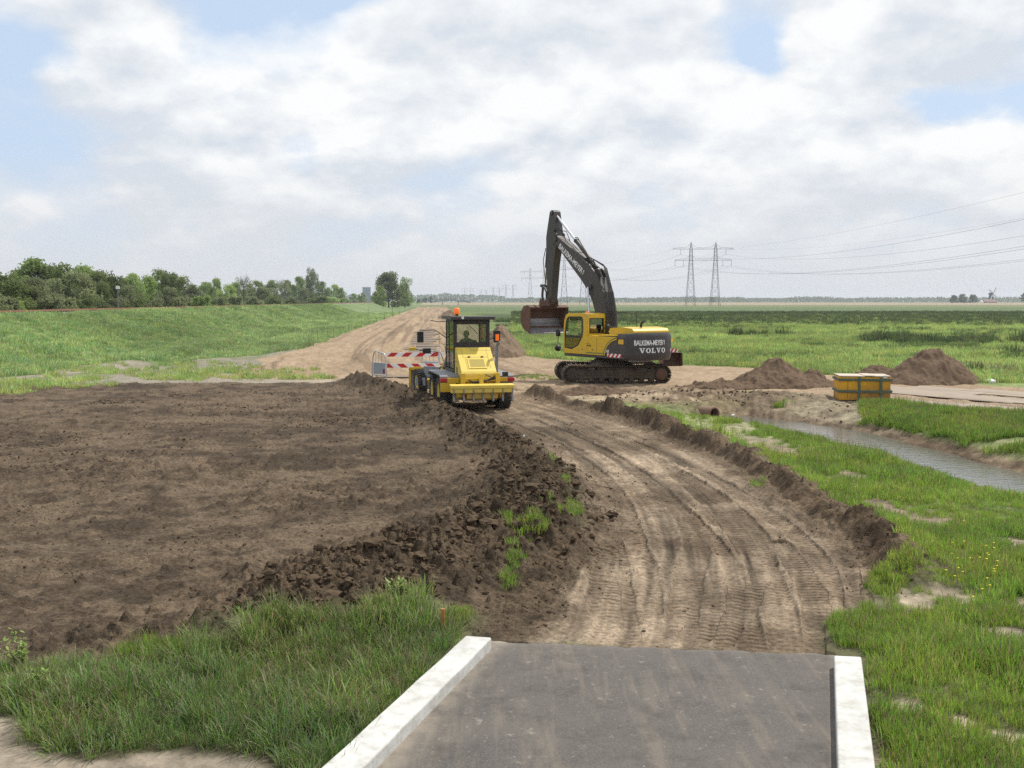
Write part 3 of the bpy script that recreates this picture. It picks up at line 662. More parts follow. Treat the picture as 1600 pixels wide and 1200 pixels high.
SEATM = mat('seat_cloth', (.03, .03, .032), .9)
def glass_mat(name, tint, mixv=.12):
    m, nt, b = new_mat(name); N = nt.nodes.new; L = nt.links.new; nt.nodes.remove(b)
    out = [n for n in nt.nodes if n.type == 'OUTPUT_MATERIAL'][0]
    t = N('ShaderNodeBsdfTransparent'); t.inputs[0].default_value = (*tint, 1); g = N('ShaderNodeBsdfGlossy'); g.inputs['Roughness'].default_value = .04
    fr = N('ShaderNodeFresnel'); fr.inputs[0].default_value = 1.5; ad = N('ShaderNodeMath'); ad.inputs[1].default_value = mixv; L(fr.outputs[0], ad.inputs[0])
    mx = N('ShaderNodeMixShader'); L(ad.outputs[0], mx.inputs[0]); L(t.outputs[0], mx.inputs[1]); L(g.outputs[0], mx.inputs[2]); L(mx.outputs[0], out.inputs[0])
    return m
GLS = glass_mat('cab_glass', (.88, .90, .89), .08); GLSD = glass_mat('dark_cab_glass', (.16, .19, .25), .30)
def ringpanel(mb, outer, inner, y0, y1, axis='y'):
    f = {'y': lambda p, t: (p[0], t, p[1]), 'x': lambda p, t: (t, p[0], p[1]), 'z': lambda p, t: (p[0], p[1], t)}[axis]; n = len(outer); vs = []
    for t in (y0, y1): vs += [f(p, t) for p in outer] + [f(p, t) for p in inner]
    fs = []
    for i in range(n):
        j = (i + 1) % n
        fs += [(i, j, n+j, n+i), (2*n+i, 3*n+i, 3*n+j, 2*n+j), (i, 2*n+i, 2*n+j, j), (n+i, n+j, 3*n+j, 3*n+i)]
    mb.add(vs, fs)
def shrink(poly, k):
    c = Vector((sum(p[0] for p in poly) / len(poly), sum(p[1] for p in poly) / len(poly)))
    out = []
    for p in poly:
        d = Vector(p) - c; out.append(tuple(c + d * (1 - k / max(d.length, .01))))
    return out
def two_mat(o, m2, faces):
    o.data.materials.append(m2)
    for i in faces: o.data.polygons[i].material_index = 1
def stripes(parent, M, w, h, n, slant, t=.006, name='warning_stripes', flip=1):
    "white plate in the local x-z plane (facing -y) with red slanted bars"
    mb = MB(M); mb.prism([(0, 0), (w, 0), (w, h), (0, h)], 0, -t); k0 = len(mb.f); st = w / n
    for i in range(-2, n + 2):
        if i % 2: continue
        x0 = i * st
        q = [(x0, 0), (x0 + st, 0), (x0 + st + slant * flip, h), (x0 + slant * flip, h)]
        q = [(min(max(a, 0), w), b) for a, b in q]
        if max(a for a, _ in q) - min(a for a, _ in q) < .02: continue
        # exact clip of the slanted bar at both ends
        def clip(poly, xc, keep):
            out = []
            for (ax, ay), (bx, by) in zip(poly, poly[1:] + poly[:1]):
                ia, ib = keep(ax), keep(bx)
                if ia: out.append((ax, ay))
                if ia != ib: u = (xc - ax) / (bx - ax); out.append((xc, ay + u * (by - ay)))
            return out
        q = [(x0, 0), (x0 + st, 0), (x0 + st + slant * flip, h), (x0 + slant * flip, h)]
        q = clip(q, 0, lambda a: a >= 0)
        if len(q) >= 3: q = clip(q, w, lambda a: a <= w)
        if len(q) >= 3: mb.prism(q, -t - .001, -t - .003)
    o = mb.build(name, WHT, parent); two_mat(o, RED, range(k0, len(mb.f))); return o
def put_text(parent, name, txt, M, width, height, material, bold=.03, ext=.004, bend=None, depth=None):
    me, V = text_mesh(name, txt, 1.0, bold, .01)
    x0, x1, y0, y1 = V[:, 0].min(), V[:, 0].max(), V[:, 1].min(), V[:, 1].max()
    U = np.empty_like(V); U[:, 0] = (V[:, 0] - x0) / (x1 - x0) * width; U[:, 2] = (V[:, 1] - y0) / (y1 - y0) * height; U[:, 1] = -np.sign(V[:, 2]) * ext
    W_ = []
    for u in U:
        p = bend(u) if bend else Vector(u); W_.append(tuple(M @ Vector(p)))
    me.vertices.foreach_set('co', np.array(W_, np.float32).ravel()); me.update()
    me.materials.clear(); return link_mesh(name, me, material, parent)

def person(loc, rz, label, lean=0.08, cloth=None, arms=((.42, .22, 1.0), (.42, -.22, 1.0))):
    "seated person facing +X, seat height at z=0 of its own base"
    root = empty('person', loc, rz, label, 'person')
    names = ['pelvis', 'belly', 'chest', 'neckb', 'neck', 'headlow', 'headmid', 'headtop']
    P = [(0, 0, .08), (.02, 0, .26), (.03 + lean, 0, .44), (.03 + lean, 0, .56), (.04 + lean, 0, .62), (.07 + lean, 0, .68), (.06 + lean, 0, .77), (.05 + lean, 0, .84)]
    Rr = [.15, .135, .165, .085, .058, .078, .098, .07]
    E = [(i, i + 1) for i in range(7)]
    def add(p, r, fr): P.append(p); Rr.append(r); E.append((fr, len(P) - 1)); return len(P) - 1
    for s, hand in ((1, arms[0]), (-1, arms[1])):
        a = add((.02 + lean, s * .19, .52), .065, 3); b = add((.10 + lean, s * .25, .28), .048, a)
        hx, hy, hz = hand[0], hand[1], hand[2] * .36
        c = add((hx - .05, hy, hz), .032, b); add((hx + .04, hy, hz + .01), .038, c)
        k = add((.16, s * .10, .06), .085, 0); k = add((.46, s * .13, .10), .062, k); k = add((.50, s * .13, -.18), .05, k); k = add((.50, s * .13, -.36), .04, k); add((.66, s * .13, -.40), .035, k)
    me = bpy.data.meshes.new('body'); me.from_pydata(P, E, []); me.update()
    o = link_mesh('body', me, cloth or CLOTH, root); sk = o.modifiers.new('skin', 'SKIN'); sk.use_smooth_shade = True
    for i, v in enumerate(me.skin_vertices[0].data): v.radius = (Rr[i], Rr[i]); v.use_root = (i == 0)
    o.modifiers.new('sub', 'SUBSURF').levels = 2; o.modifiers['sub'].render_levels = 2
    me.materials.append(SKIN)
    # face and hair
    c = Vector((.065 + lean, 0, .76)); mb = MB()
    prof = [(-.005 + .115 * math.sin(t) * 1.0, .104 * math.cos(t)) for t in [i / 8 * math.pi / 2 for i in range(9)]]
    mb.lathe(c + Vector((-.018, 0, .018)), (-.25, 0, 1), [(-.05, .1)] + prof, 14); mb.build('hair', HAIR, root)
    mb = MB(); mb.lathe(c + Vector((.095, 0, -.03)), (.55, 0, -1), [(-.03, .004), (0, .012), (.02, .016), (.03, .006)], 8)
    for s in (1, -1):
        mb.lathe(c + Vector((-.005, s * .096, -.02)), (0, s, 0), [(0, .024), (.012, .02), (.014, .004)], 8)
        mb.lathe(c + Vector((.088, s * .034, .0)), (1, 0, 0), [(0, .014), (.008, .008), (.01, .001)], 8)
    mb.lathe(c + Vector((.03, 0, -.03)), (1, 0, 0), [(0, .088), (.04, .075), (.062, .04), (.068, .002)], 14)
    mb.build('face', SKIN, root)
    return root

# ------------------------------------------------------------------ excavator
def build_excavator():
    C0 = Vector((4.68, 47.1, 0)); C0.z = -0.05
    ex = empty('excavator', C0, 0, 'large yellow and dark grey crawler excavator with its bucket raised', 'excavator')
    MT = Matrix.Translation((-.22, 0, 0)) @ Matrix.Rotation(R(184.6), 4, 'Z'); MU = Matrix.Rotation(R(124), 4, 'Z')
    # --- tracks
    def track(side):
        y = side * 1.25; hw = .32; L2, r = 1.96, .40; zc = .45
        def loop(s):
            # distance along the chain -> x, z, angle
            a, b = 2 * L2, math.pi * r; T = 2 * a + 2 * b; s %= T
            sag = lambda x: .05 * (1 - (x / L2) ** 2)
            if s < a: x = L2 - s; return x, zc + r - sag(x) * 1.0 + 0.0, math.pi
            s -= a
            if s < b: t = s / r; return -L2 - math.sin(t) * r, zc + math.cos(t) * r, math.pi + t
            s -= b
            if s < a: return -L2 + s, zc - r, 0
            s -= a; t = s / r; return L2 + math.sin(t) * r, zc - math.cos(t) * r, t
        T = 4 * L2 + 2 * math.pi * r; n = 49; mb = MB(MT)
        for i in range(n):
            x, z, ang = loop(i * T / n); rot = (0, -ang, 0)
            mb.box((x, y, z), (T / n * .93, hw * 2, .035), rot)
            o = Euler(rot).to_matrix() @ Vector((0, 0, -1)); 
            for dx in (-.05, .05):
                q = Euler(rot).to_matrix() @ Vector((dx, 0, -.03)); mb.box((x + q.x, y, z + q.z), (.016, hw * 2, .035), rot)
            q = Euler(rot).to_matrix() @ Vector((0, 0, .05))
            for dy in (-.09, .09): mb.box((x + q.x, y + dy, z + q.z), (T / n * .8, .04, .08), rot)
        t = mb.build('track', TRK, ex, .004, 1)
        f = MB(MT); f.prism([(-1.75, .28), (1.75, .28), (1.85, .42), (1.8, .64), (-1.8, .64), (-1.85, .42)], y - .17, y + .17)
        f.prism([(-.9, .60), (.9, .60), (.7, .74), (-.7, .74)], y - .14, y + .14)
        for x in (-.9, .1, 1.0): f.bb(x, x + .35, y + side * .171, y + side * .20, .42, .60)
        f.build('track_frame', TRK, t, .02)
        w = MB(MT); w.lathe((-L2, y - .12, zc), (0, 1, 0), [(0, .12), (0, .31), (.05, .35), (.19, .35), (.24, .31), (.24, .12)], 28); w.build('sprocket', TRK, t)
        w = MB(MT); w.lathe((-L2, y + side * .13, zc), (0, side, 0), [(0, .26), (.12, .26), (.14, .22), (.14, .05), (.145, .0)], 24)
        for k in range(12):
            a = k * math.pi / 6; w.lathe((-L2 + .18 * math.cos(a), y + side * .27, zc + .18 * math.sin(a)), (0, side, 0), [(0, .018), (.02, .018), (.02, 0)], 6)
        w.build('drive_motor', RUST, t)
        w = MB(MT); w.lathe((L2, y - .12, zc), (0, 1, 0), [(0, .08), (0, .26), (.05, .33), (.19, .33), (.24, .26), (.24, .08), (.24, 0)], 28); w.build('idler', TRK, t)
        for k in range(8):
            w = MB(MT); x = -1.55 + k * .443; w.lathe((x, y - .16, .20), (0, 1, 0), [(0, 0), (0, .10), (.06, .13), (.26, .13), (.32, .10), (.32, 0)], 14); w.build('roller', TRK, t)
        for x in (-.8, .8): w = MB(MT); w.lathe((x, y - .14, .74), (0, 1, 0), [(0, 0), (0, .07), (.28, .07), (.28, 0)], 12); w.build('roller', TRK, t)
    track(1); track(-1)
    u = MB(MT); u.prism([(-1.0, .45), (1.0, .45), (.75, .95), (-.75, .95)], -.95, .95); u.bb(-.45, .45, -1.1, 1.1, .5, .8); u.build('car_body', TRK, ex, .03)
    u = MB(MT); u.lathe((0, 0, .93), (0, 0, 1), [(0, .7), (0, .78), (.12, .78), (.12, .70), (.24, .70), (.24, 0)], 36); u.build('slewing_ring', TRK, ex)
    # --- upper structure
    d = MB(MU); d.bb(-2.1, 2.15, -1.3, 1.3, 1.14, 1.27); d.prism([(-1.62, 1.27), (-.3, 1.27), (-.3, 2.10), (-1.62, 2.16)], -1.30, 1.30)
    d.bb(-.3, 1.6, -1.28, -.42, 1.27, 2.02); d.bb(-.3, .40, -.42, 1.24, 1.27, 2.05); d.build('upper_frame', DKG, ex, .03)
    # counterweight
    prof = [(-1.64, 1.31), (-2.10, 1.31), (-2.34, 1.24), (-2.50, 1.0), (-2.62, .62), (-2.67, .25), (-2.67, -.25), (-2.62, -.62), (-2.50, -.96), (-2.32, -1.18), (-2.05, -1.25), (-1.64, -1.31)]
    cw = MB(MU); lev = [(1.10, .93), (1.2, .985), (1.35, 1.0), (2.08, 1.0), (2.18, .985), (2.24, .95)]; vs = []
    for z, k in lev: vs += [((-1.64 + (x + 1.64) * k), y * (k if k < 1 else 1), z + (.05 if z > 2 and abs(y) < 1.1 else 0)) for x, y in prof]
    n = len(prof); fs = [(i*n+k, i*n+(k+1) % n, (i+1)*n+(k+1) % n, (i+1)*n+k) for i in range(len(lev)-1) for k in range(n)]
    cw.add(vs, fs, True); cw.add(vs, [tuple(range(n))[::-1], tuple(range((len(lev)-1)*n, len(lev)*n))])
    cwo = cw.build('counterweight', DKG, ex)
    def onrear(y0, z0, off=.012):
        def bend(uu):
            Y = y0 - uu[0]; X = -2.685 + .185 * Y * Y; return Vector((X - off + uu[1] * 1.0 * -1 if False else X - off + uu[1], Y, z0 + uu[2]))
        return bend
    put_text(cwo, 'company_name', 'BALKEMA-MEYER', MU, 1.46, .225, WHT, .022, .004, onrear(1.08, 1.755))
    put_text(cwo, 'company_suffix', 'B', MU, .07, .10, WHT, .02, .004, onrear(-.42, 1.875)); put_text(cwo, 'company_suffix', 'V', MU, .07, .10, WHT, .02, .004, onrear(-.42, 1.76))
    # maker's word in wide slab-serif capitals
    def glyph(mb, ch, x, w, h, bend):
        def strip(pts):   # list of quads in unit box
            for q in pts:
                vs = [bend((x + a * w, e, b * h)) for e in (-.004, .004) for a, b in q]; k = len(q)
                mb.add(vs, [tuple(range(k)), tuple(range(k, 2*k))[::-1]] + [(i, k+i, k+(i+1) % k, (i+1) % k) for i in range(k)])
        if ch == 'V': strip([[(.10, .9), (.36, .9), (.60, .12), (.52, 0), (.42, 0)], [(.72, .9), (.86, .9), (.60, 0), (.48, 0), (.50, .12)], [(0, .88), (.46, .88), (.46, 1), (0, 1)], [(.60, .88), (1, .88), (1, 1), (.60, 1)]])
        if ch == 'L': strip([[(.14, .1), (.42, .1), (.42, .9), (.14, .9)], [(0, .88), (.56, .88), (.56, 1), (0, 1)], [(0, 0), (.96, 0), (.96, .13), (0, .13)], [(.84, .1), (.96, .1), (.96, .42), (.86, .42)]])
        if ch == 'O':
            N_ = 16
            for i in range(N_):
                a, b = 2*math.pi*i/N_, 2*math.pi*(i+1)/N_
                strip([[(.5+.5*math.cos(a), .5+.5*math.sin(a)), (.5+.5*math.cos(b), .5+.5*math.sin(b)), (.5+.23*math.cos(b), .5+.36*math.sin(b)), (.5+.23*math.cos(a), .5+.36*math.sin(a))]])
    g = MB(MU); x = 0
    for ch, w in zip('VOLVO', (.27, .24, .22, .27, .24)): glyph(g, ch, x, w, .215, onrear(.86, 1.43)); x += w + .035
    g.build('maker_name', WHT, cwo)
    for y0, w in ((-.98, .2),):
        b = onrear(y0, 1.86, .012); g = MB(MU); vs = [b((a, e, c)) for e in (-.004, .004) for a, c in ((0, 0), (w, 0), (w, .16), (0, .16))]
        g.add(vs, [(0, 1, 2, 3), (7, 6, 5, 4), (0, 4, 5, 1), (1, 5, 6, 2), (2, 6, 7, 3), (3, 7, 4, 0)]); g.build('lift_decal', DECAL, cwo)
    g = MB(MU); g.bb(-2.06, -1.72, 1.313, 1.318, 1.80, 2.0); g.build('lift_decal', DECAL, cwo)
    ML = MU @ Matrix.Translation((-.98, 1.312, 1.22)) @ Matrix.Rotation(R(180), 4, 'Z')
    stripes(ex, ML, .95, .15, 7, .12, flip=1)
    # striped plate on the far rear corner
    MR = MU @ Matrix.Translation((-2.515, -.94, 1.42)) @ Matrix.Rotation(R(-90 - 28 + 0), 4, 'Z')
    stripes(cwo, MR, .34, .15, 4, .07)
    put_text(ex, 'model_number', '210', MU @ Matrix.Translation((-.72, 1.306, 1.40)) @ Matrix.Rotation(R(180), 4, 'Z'), .36, .13, WHT, .03)
    # yellow left side panels with the swept edge
    arc = [(-1.60, 2.10), (-1.60, 1.98)] + [(-1.60 + .80 * math.sin(t), 1.98 - .62 * (1 - math.cos(t)) - .1 * math.sin(t)) for t in [R(a) for a in range(15, 91, 15)]] + [(-.78, 1.27)]
    pn = MB(MU); pn.prism(arc + [(2.16, 1.27), (2.16, 2.10)], 1.22, 1.325); pn.build('side_panel', YEL, ex, .008, 1)
    pn = MB(MU)
    for k, (mat_, w0, w1) in enumerate(((GRN, .05, .10),)):
        a2 = arc[1:]
        for (p, q) in zip(a2[:-1], a2[1:]):
            dd = (Vector(q) - Vector(p)).normalized(); nn = Vector((-dd.y, dd.x)) * -1 if False else Vector((-dd.y, dd.x))
            P_ = [Vector(p) + nn * w0, Vector(q) + nn * w0, Vector(q) + nn * w1, Vector(p) + nn * w1]; pn.prism([tuple(v) for v in P_], 1.3255, 1.329)
        pn.prism([(-.72, 1.33), (2.14, 1.33), (2.14, 1.375), (-.72, 1.375)], 1.3255, 1.329)
    pn.build('green_stripe', GRN, ex)
    put_text(ex, 'door_lettering', 'BALKEMA-MEYER', MU @ Matrix.Translation((.92, 1.328, 1.63)) @ Matrix.Rotation(R(180), 4, 'Z'), .78, .08, INK, .02, .002)
    put_text(ex, 'door_lettering', 'AANNEMERS', MU @ Matrix.Translation((.86, 1.328, 1.76)) @ Matrix.Rotation(R(180), 4, 'Z'), .62, .03, INK, .01, .002)
    for x in (1.45, .55, -.25): g = MB(MU); g.bb(x - .006, x + .006, 1.3255, 1.3275, 1.4, 2.06); g.build('panel_gap', INK, ex)
    for x, z in ((.95, 1.92), (.05, 1.50), (.75, 1.48)): g = MB(MU); g.lathe((x, 1.325, z), (0, 1, 0), [(0, .035), (.012, .03), (.013, 0)], 10); g.build('door_handle', BLK, ex)
    # top decks
    h = MB(MU); h.bb(-.30, .40, .30, 1.28, 2.08, 2.13); h.bb(-1.62, -.30, -.6, 1.29, 2.10, 2.17); h.bb(-.3, 1.6, -1.28, -.42, 2.02, 2.08); h.build('top_deck', YEL, ex, .015)
    h = MB(MU); h.prism([(-2.30, 2.20), (-.70, 2.20), (-.62, 2.30), (-.72, 2.46), (-1.5, 2.52), (-2.2, 2.46), (-2.32, 2.34)], -1.05, .95); h.build('engine_hood', YEL, ex, .05, 3)
    h = MB(MU); h.prism([(-.75, 2.16), (.28, 2.16), (.18, 2.36), (-.7, 2.38)], -.35, .28); h.build('tool_box', YEL, ex, .04, 3)
    h = MB(MU); h.path([(-1.9, .2, 2.5), (-1.9, .2, 2.62), (-1.98, .2, 2.72), (-2.1, .2, 2.76)], .055, 10); h.build('exhaust', BLK, ex)
    h = MB(MU); h.path([(-.6, .9, 2.2), (-.72, .85, 2.95), (-.82, .8, 3.12), (-1.1, .5, 3.14), (-1.3, .1, 3.13), (-1.34, .0, 3.05), (-1.36, -.05, 2.4)], .018, 6); h.build('handrail', BLK, ex)
    h = MB(MU); h.tube((.12, .42, 2.13), (.12, .42, 2.38), .06); h.lathe((.12, .42, 2.36), (0, 0, 1), [(0, .07), (.02, .12), (.2, .12), (.24, .05), (.24, 0)], 14); h.build('air_intake', BLK, ex)
    # --- cab
    sp_o = [(2.16, 2.10), (2.13, 2.60), (2.02, 2.98), (1.88, 3.08), (.75, 3.10), (.45, 3.06), (.41, 2.80), (.41, 2.10)]
    cab = MB(MU)
    so = [(2.16, 1.27), (2.17, 2.1), (2.10, 2.75), (1.98, 3.02), (1.80, 3.09), (.80, 3.11), (.48, 3.07), (.41, 2.95), (.41, 2.3), (.41, 2.1), (.5, 1.27), (1.4, 1.27)]
    si = [(2.07, 1.52), (2.08, 2.1), (2.00, 2.65), (1.92, 2.86), (1.78, 2.94), (.92, 2.95), (.78, 2.92), (.72, 2.80), (.70, 2.35), (.76, 2.05), (1.05, 1.66), (1.55, 1.46)]
    ringpanel(cab, so, si, 1.30, 1.335)                                     # left side
    so2 = [(2.16, 1.27), (2.17, 2.1), (2.10, 2.75), (1.98, 3.02), (1.80, 3.09), (.80, 3.11), (.48, 3.07), (.41, 2.95), (.41, 2.3), (.41, 2.1), (.5, 1.27), (1.4, 1.27)]
    si2 = [(2.07, 2.0), (2.08, 2.3), (2.00, 2.65), (1.92, 2.86), (1.78, 2.94), (.92, 2.95), (.78, 2.92), (.60, 2.80), (.58, 2.35), (.60, 2.05), (1.05, 1.98), (1.55, 1.98)]
    ringpanel(cab, so2, si2, .30, .335)
    yo = [(.30, 2.05), (.30, 3.03), (1.335, 3.03), (1.335, 2.05)]; yi = [(.42, 2.22), (.42, 2.86), (1.20, 2.86), (1.20, 2.22)]
    ringpanel(cab, yo, yi, .405, .45, 'x')
    cab.prism([(.43, 3.02), (.43, 3.07), (.8, 3.105), (1.8, 3.085), (1.98, 3.0)], .31, 1.325)
    for y in (.315, 1.32): cab.path([(2.15, y, 1.3), (2.16, y, 2.1), (2.09, y, 2.75), (1.97, y, 3.0)], .03, 6)
    cab.bb(.45, 2.14, .34, 1.30, 1.27, 1.36); cab.bb(2.10, 2.15, .34, 1.30, 1.3, 1.62)
    co = cab.build('cab', YEL, ex, .012, 2)
    g = MB(MU); ringpanel(g, si, shrink(si, .07), 1.322, 1.338); g.bb(.95, 2.06, 1.318, 1.337, 1.99, 2.09); g.build('door_frame', BLK, co)
    g = MB(MU); g.prism(shrink(si, .05), 1.326, 1.330); g.build('door_window', GLS, co)
    g = MB(MU); g.prism(shrink(si2, .02), .315, .319); g.build('side_window', GLS, co)
    g = MB(MU); g.bb(.425, .43, .40, 1.22, 2.20, 2.88); g.build('rear_window', GLSD, co)
    g = MB(MU); ringpanel(g, [(.40, 2.20), (.40, 2.88), (1.22, 2.88), (1.22, 2.20)], [(.44, 2.24), (.44, 2.84), (1.18, 2.84), (1.18, 2.24)], .395, .409, 'x'); g.build('window_seal', BLK, co)
    g = MB(MU); g.add([(2.13, .34, 1.62), (2.13, 1.3, 1.62), (2.14, 1.3, 2.1), (2.14, .34, 2.1), (2.07, 1.3, 2.75), (2.07, .34, 2.75), (1.95, 1.3, 2.99), (1.95, .34, 2.99)], [(0, 1, 2, 3), (3, 2, 4, 5), (5, 4, 6, 7)]); g.build('windscreen', GLS, co)
    g = MB(MU); g.bb(.75, 1.25, .55, 1.08, 1.68, 1.80); g.box((.76, .81, 2.15), (.12, .5, .75), (0, R(-8), 0)); g.box((.70, .81, 2.6), (.09, .26, .18), (0, R(-8), 0)); g.bb(.85, 1.15, .62, 1.0, 1.36, 1.68); g.build('operator_seat', SEATM, co, .03)
    g = MB(MU); g.lathe((1.15, .75, 3.09), (0, 0, 1), [(0, .09), (.03, .09), (.06, .075), (.09, .04), (.095, 0)], 14); g.build('beacon', ORG, ex)
    g = MB(MU)
    g.path([(2.15, 1.3, 2.75), (2.42, 1.42, 2.72), (2.46, 1.44, 1.5), (2.2, 1.36, 1.35)], .016, 6)
    g.lathe((2.45, 1.43, 2.02), (0, 0, 1), [(0, .03), (.02, .11), (.3, .11), (.33, .03)], 10); g.lathe((2.46, 1.44, 1.48), (-1, .2, 0), [(-.06, .05), (-.05, .14), (.04, .15), (.05, .0)], 12)
    g.build('mirror', BLK, ex)
    # --- boom
    def offs(cl, side):
        out = []
        for i, (x, z, w) in enumerate(cl):
            a = Vector(cl[max(i-1, 0)][:2]); b = Vector(cl[min(i+1, len(cl)-1)][:2]); t = (b - a).normalized(); nn = Vector((-t.y, t.x)); out.append(tuple(Vector((x, z)) + nn * side * w / 2))
        return out
    cl = [(.48, 1.75, .42), (.58, 2.4, .62), (.72, 3.1, .78), (.98, 3.85, .90), (1.42, 4.50, .96), (2.0, 4.98, .88), (2.7, 5.47, .74), (3.5, 6.03, .56), (4.3, 6.58, .36), (4.45, 6.69, .30)]
    top = offs(cl, 1); bot = offs(cl, -1)
    bm_ = MB(MU); hw = [.31, .31, .31, .31, .30, .28, .27, .26, .25, .25]
    vs = []; 
    for (t, b, w) in zip(top, bot, hw): vs += [(t[0], w, t[1]), (t[0], -w, t[1]), (b[0], -w, b[1]), (b[0], w, b[1])]
    fs = [(4*i+k, 4*i+(k+1) % 4, 4*i+4+(k+1) % 4, 4*i+4+k) for i in range(len(cl)-1) for k in range(4)] + [(0, 1, 2, 3), tuple(4*(len(cl)-1)+k for k in (3, 2, 1, 0))]
    bm_.add(vs, fs)
    for s in (1, -1):
        bm_.prism([(top[4][0] - .25, top[4][1] - .15), (top[4][0] + .45, top[4][1] + .15), (top[4][0] + .2, top[4][1] + .32), (top[4][0], top[4][1] + .22)], s * .10, s * .16)
    bm_.tube((1.5, -.36, 4.28), (1.5, .36, 4.28), .13, n=14); bm_.tube((4.33, -.30, 6.6), (4.33, .30, 6.6), .15, n=14)
    bo = bm_.build('boom', BOOM, ex, .02, 2)
    a = Vector((4.02, 6.17)); b = Vector((2.05, 4.80)); dv = (b - a).normalized(); up = Vector((-dv.y, dv.x)) * -1
    if up.y < 0: up = -up
    def onboom(off):
        def f(uu):
            q = a + dv * uu[0] + up * uu[2]; t = (q.x - 2) / 2; return Vector((q.x, .30 - .016 * (q.x - 1.4) + .002 + off - uu[1], q.y))
        return f
    put_text(bo, 'company_name', 'BALKEMA-MEYER', MU, 2.22, .25, WHT, .02, .004, onboom(.004))
    def ob2(dz): 
        f = onboom(.004); return lambda uu: f((uu[0] + 2.27, uu[1], uu[2] + dz))
    put_text(bo, 'company_suffix', 'B', MU, .08, .11, WHT, .02, .004, ob2(.13)); put_text(bo, 'company_suffix', 'V', MU, .08, .11, WHT, .02, .004, ob2(0))
    # foot bracket and cylinders
    f = MB(MU)
    for s in (1, -1): f.prism([(.1, 1.27), (1.45, 1.27), (1.3, 1.75), (.55, 2.0), (.3, 2.0)], s * .33, s * .38)
    f.build('boom_bracket', DKG, ex)
    for s in (1, -1):
        c = MB(MU); p0, p1 = Vector((1.30, s * .42, 1.55)), Vector((1.55, s * .42, 4.28)); m_ = p0.lerp(p1, .52); c.tube(p0, m_, .085, n=12); c.lathe(p0, (0, 1, 0), [(-.06, .12), (.06, .12), (.06, 0)], 12)
        cy = c.build('boom_cylinder', BOOM, ex); c = MB(MU); c.tube(m_, p1, .048, n=12); c.build('piston_rod', CHROME, cy)
    c = MB(MU); p0, p1 = Vector((1.42, 0, 5.16)), Vector((4.63, 0, 7.80)); m_ = p0.lerp(p1, .50); c.tube(p0, m_, .095, n=12); c.tube(m_ - (p1 - p0).normalized() * .08, m_, .115, n=12)
    c.path([p0 + Vector((.1, .12, .15)), m_ + Vector((-.3, .12, .10)), m_ + Vector((-.05, .08, .12))], .025)
    cy = c.build('arm_cylinder', BOOM, ex); c = MB(MU); c.tube(m_, p1, .058, n=12); c.build('piston_rod', CHROME, cy)
    # --- arm (stick)
    st = [(4.50, 7.92), (4.66, 8.0), (4.82, 7.92), (4.98, 7.3), (5.12, 6.7), (5.10, 5.9), (5.04, 4.2), (5.00, 3.55), (4.84, 3.48), (4.74, 3.62), (4.52, 5.4), (4.30, 6.35), (4.22, 6.62), (4.32, 7.1)]
    c = MB(MU); c.prism(st, -.20, .20); c.tube((4.87, -.26, 3.6), (4.87, .26, 3.6), .09, n=12); c.tube((4.66, -.26, 7.84), (4.66, .26, 7.84), .09, n=12)
    for s in (1, -1): c.prism([(4.15, 6.4), (4.6, 6.35), (4.75, 6.7), (4.5, 7.0), (4.2, 6.85)], s * .20, s * .25)
    ar = c.build('arm', BOOM, ex, .015, 2)
    c = MB(MU); p0, p1 = Vector((5.16, 0, 7.0)), Vector((5.46, 0, 4.36)); m_ = p0.lerp(p1, .66); c.tube(p0, m_, .08, n=12); cy = c.build('bucket_cylinder', BOOM, ex)
    c = MB(MU); c.tube(m_, p1, .045, n=12); c.build('piston_rod', CHROME, cy)
    c = MB(MU)
    for s in (1, -1):
        c.path([(4.98, s * .2, 3.98), (5.2, s * .2, 4.25), (5.46, s * .2, 4.38)], .055, 6); c.path([(5.46, s * .13, 4.38), (5.52, s * .13, 3.9), (5.42, s * .13, 3.5)], .06, 6)
    c.tube((5.46, -.26, 4.38), (5.46, .26, 4.38), .075, n=12); c.build('bucket_linkage', BOOM, ex)
    # --- bucket: wide ditching bucket, open towards the machine
    bp = [(5.10, 3.34), (5.30, 3.44), (5.62, 3.40), (5.84, 3.15), (5.90, 2.80), (5.80, 2.45), (5.55, 2.22), (5.12, 2.08)]
    b = MB(MU); inn = [(x - (.045 if i else 0), z + (-.045 if i < 3 else .0 if i == 4 else .045 if i > 4 else -.02)) for i, (x, z) in enumerate(bp)]
    Wd = 1.15; n = len(bp); vs = [(x, y, z) for y in (-Wd, Wd) for x, z in bp] + [(x, y, z) for y in (-Wd, Wd) for x, z in inn]
    fs = [(i, i+1, n+i+1, n+i) for i in range(n-1)] + [(2*n+i, 3*n+i, 3*n+i+1, 2*n+i+1) for i in range(n-1)] + [(0, n, 3*n, 2*n), (n-1, 3*n-1, 4*n-1, 2*n-1)]
    b.add(vs, fs)
    for s in (1, -1): b.prism(bp, s * (Wd - .02), s * (Wd + .02))
    for s in (1, -1): b.prism([(4.75, 3.42), (5.6, 3.40), (5.5, 3.75), (5.2, 3.62), (4.92, 3.78), (4.78, 3.7)], s * .24, s * .29)
    b.bb(4.98, 5.55, -.5, .5, 3.38, 3.44)
    bk = b.build('bucket', RUST, ex); k = MB(MU)
    k.add([(5.03, -Wd + .03, 2.095), (5.03, Wd - .03, 2.095), (5.12, Wd - .03, 2.145), (5.12, -Wd + .03, 2.145)], [(0, 1, 2, 3)])
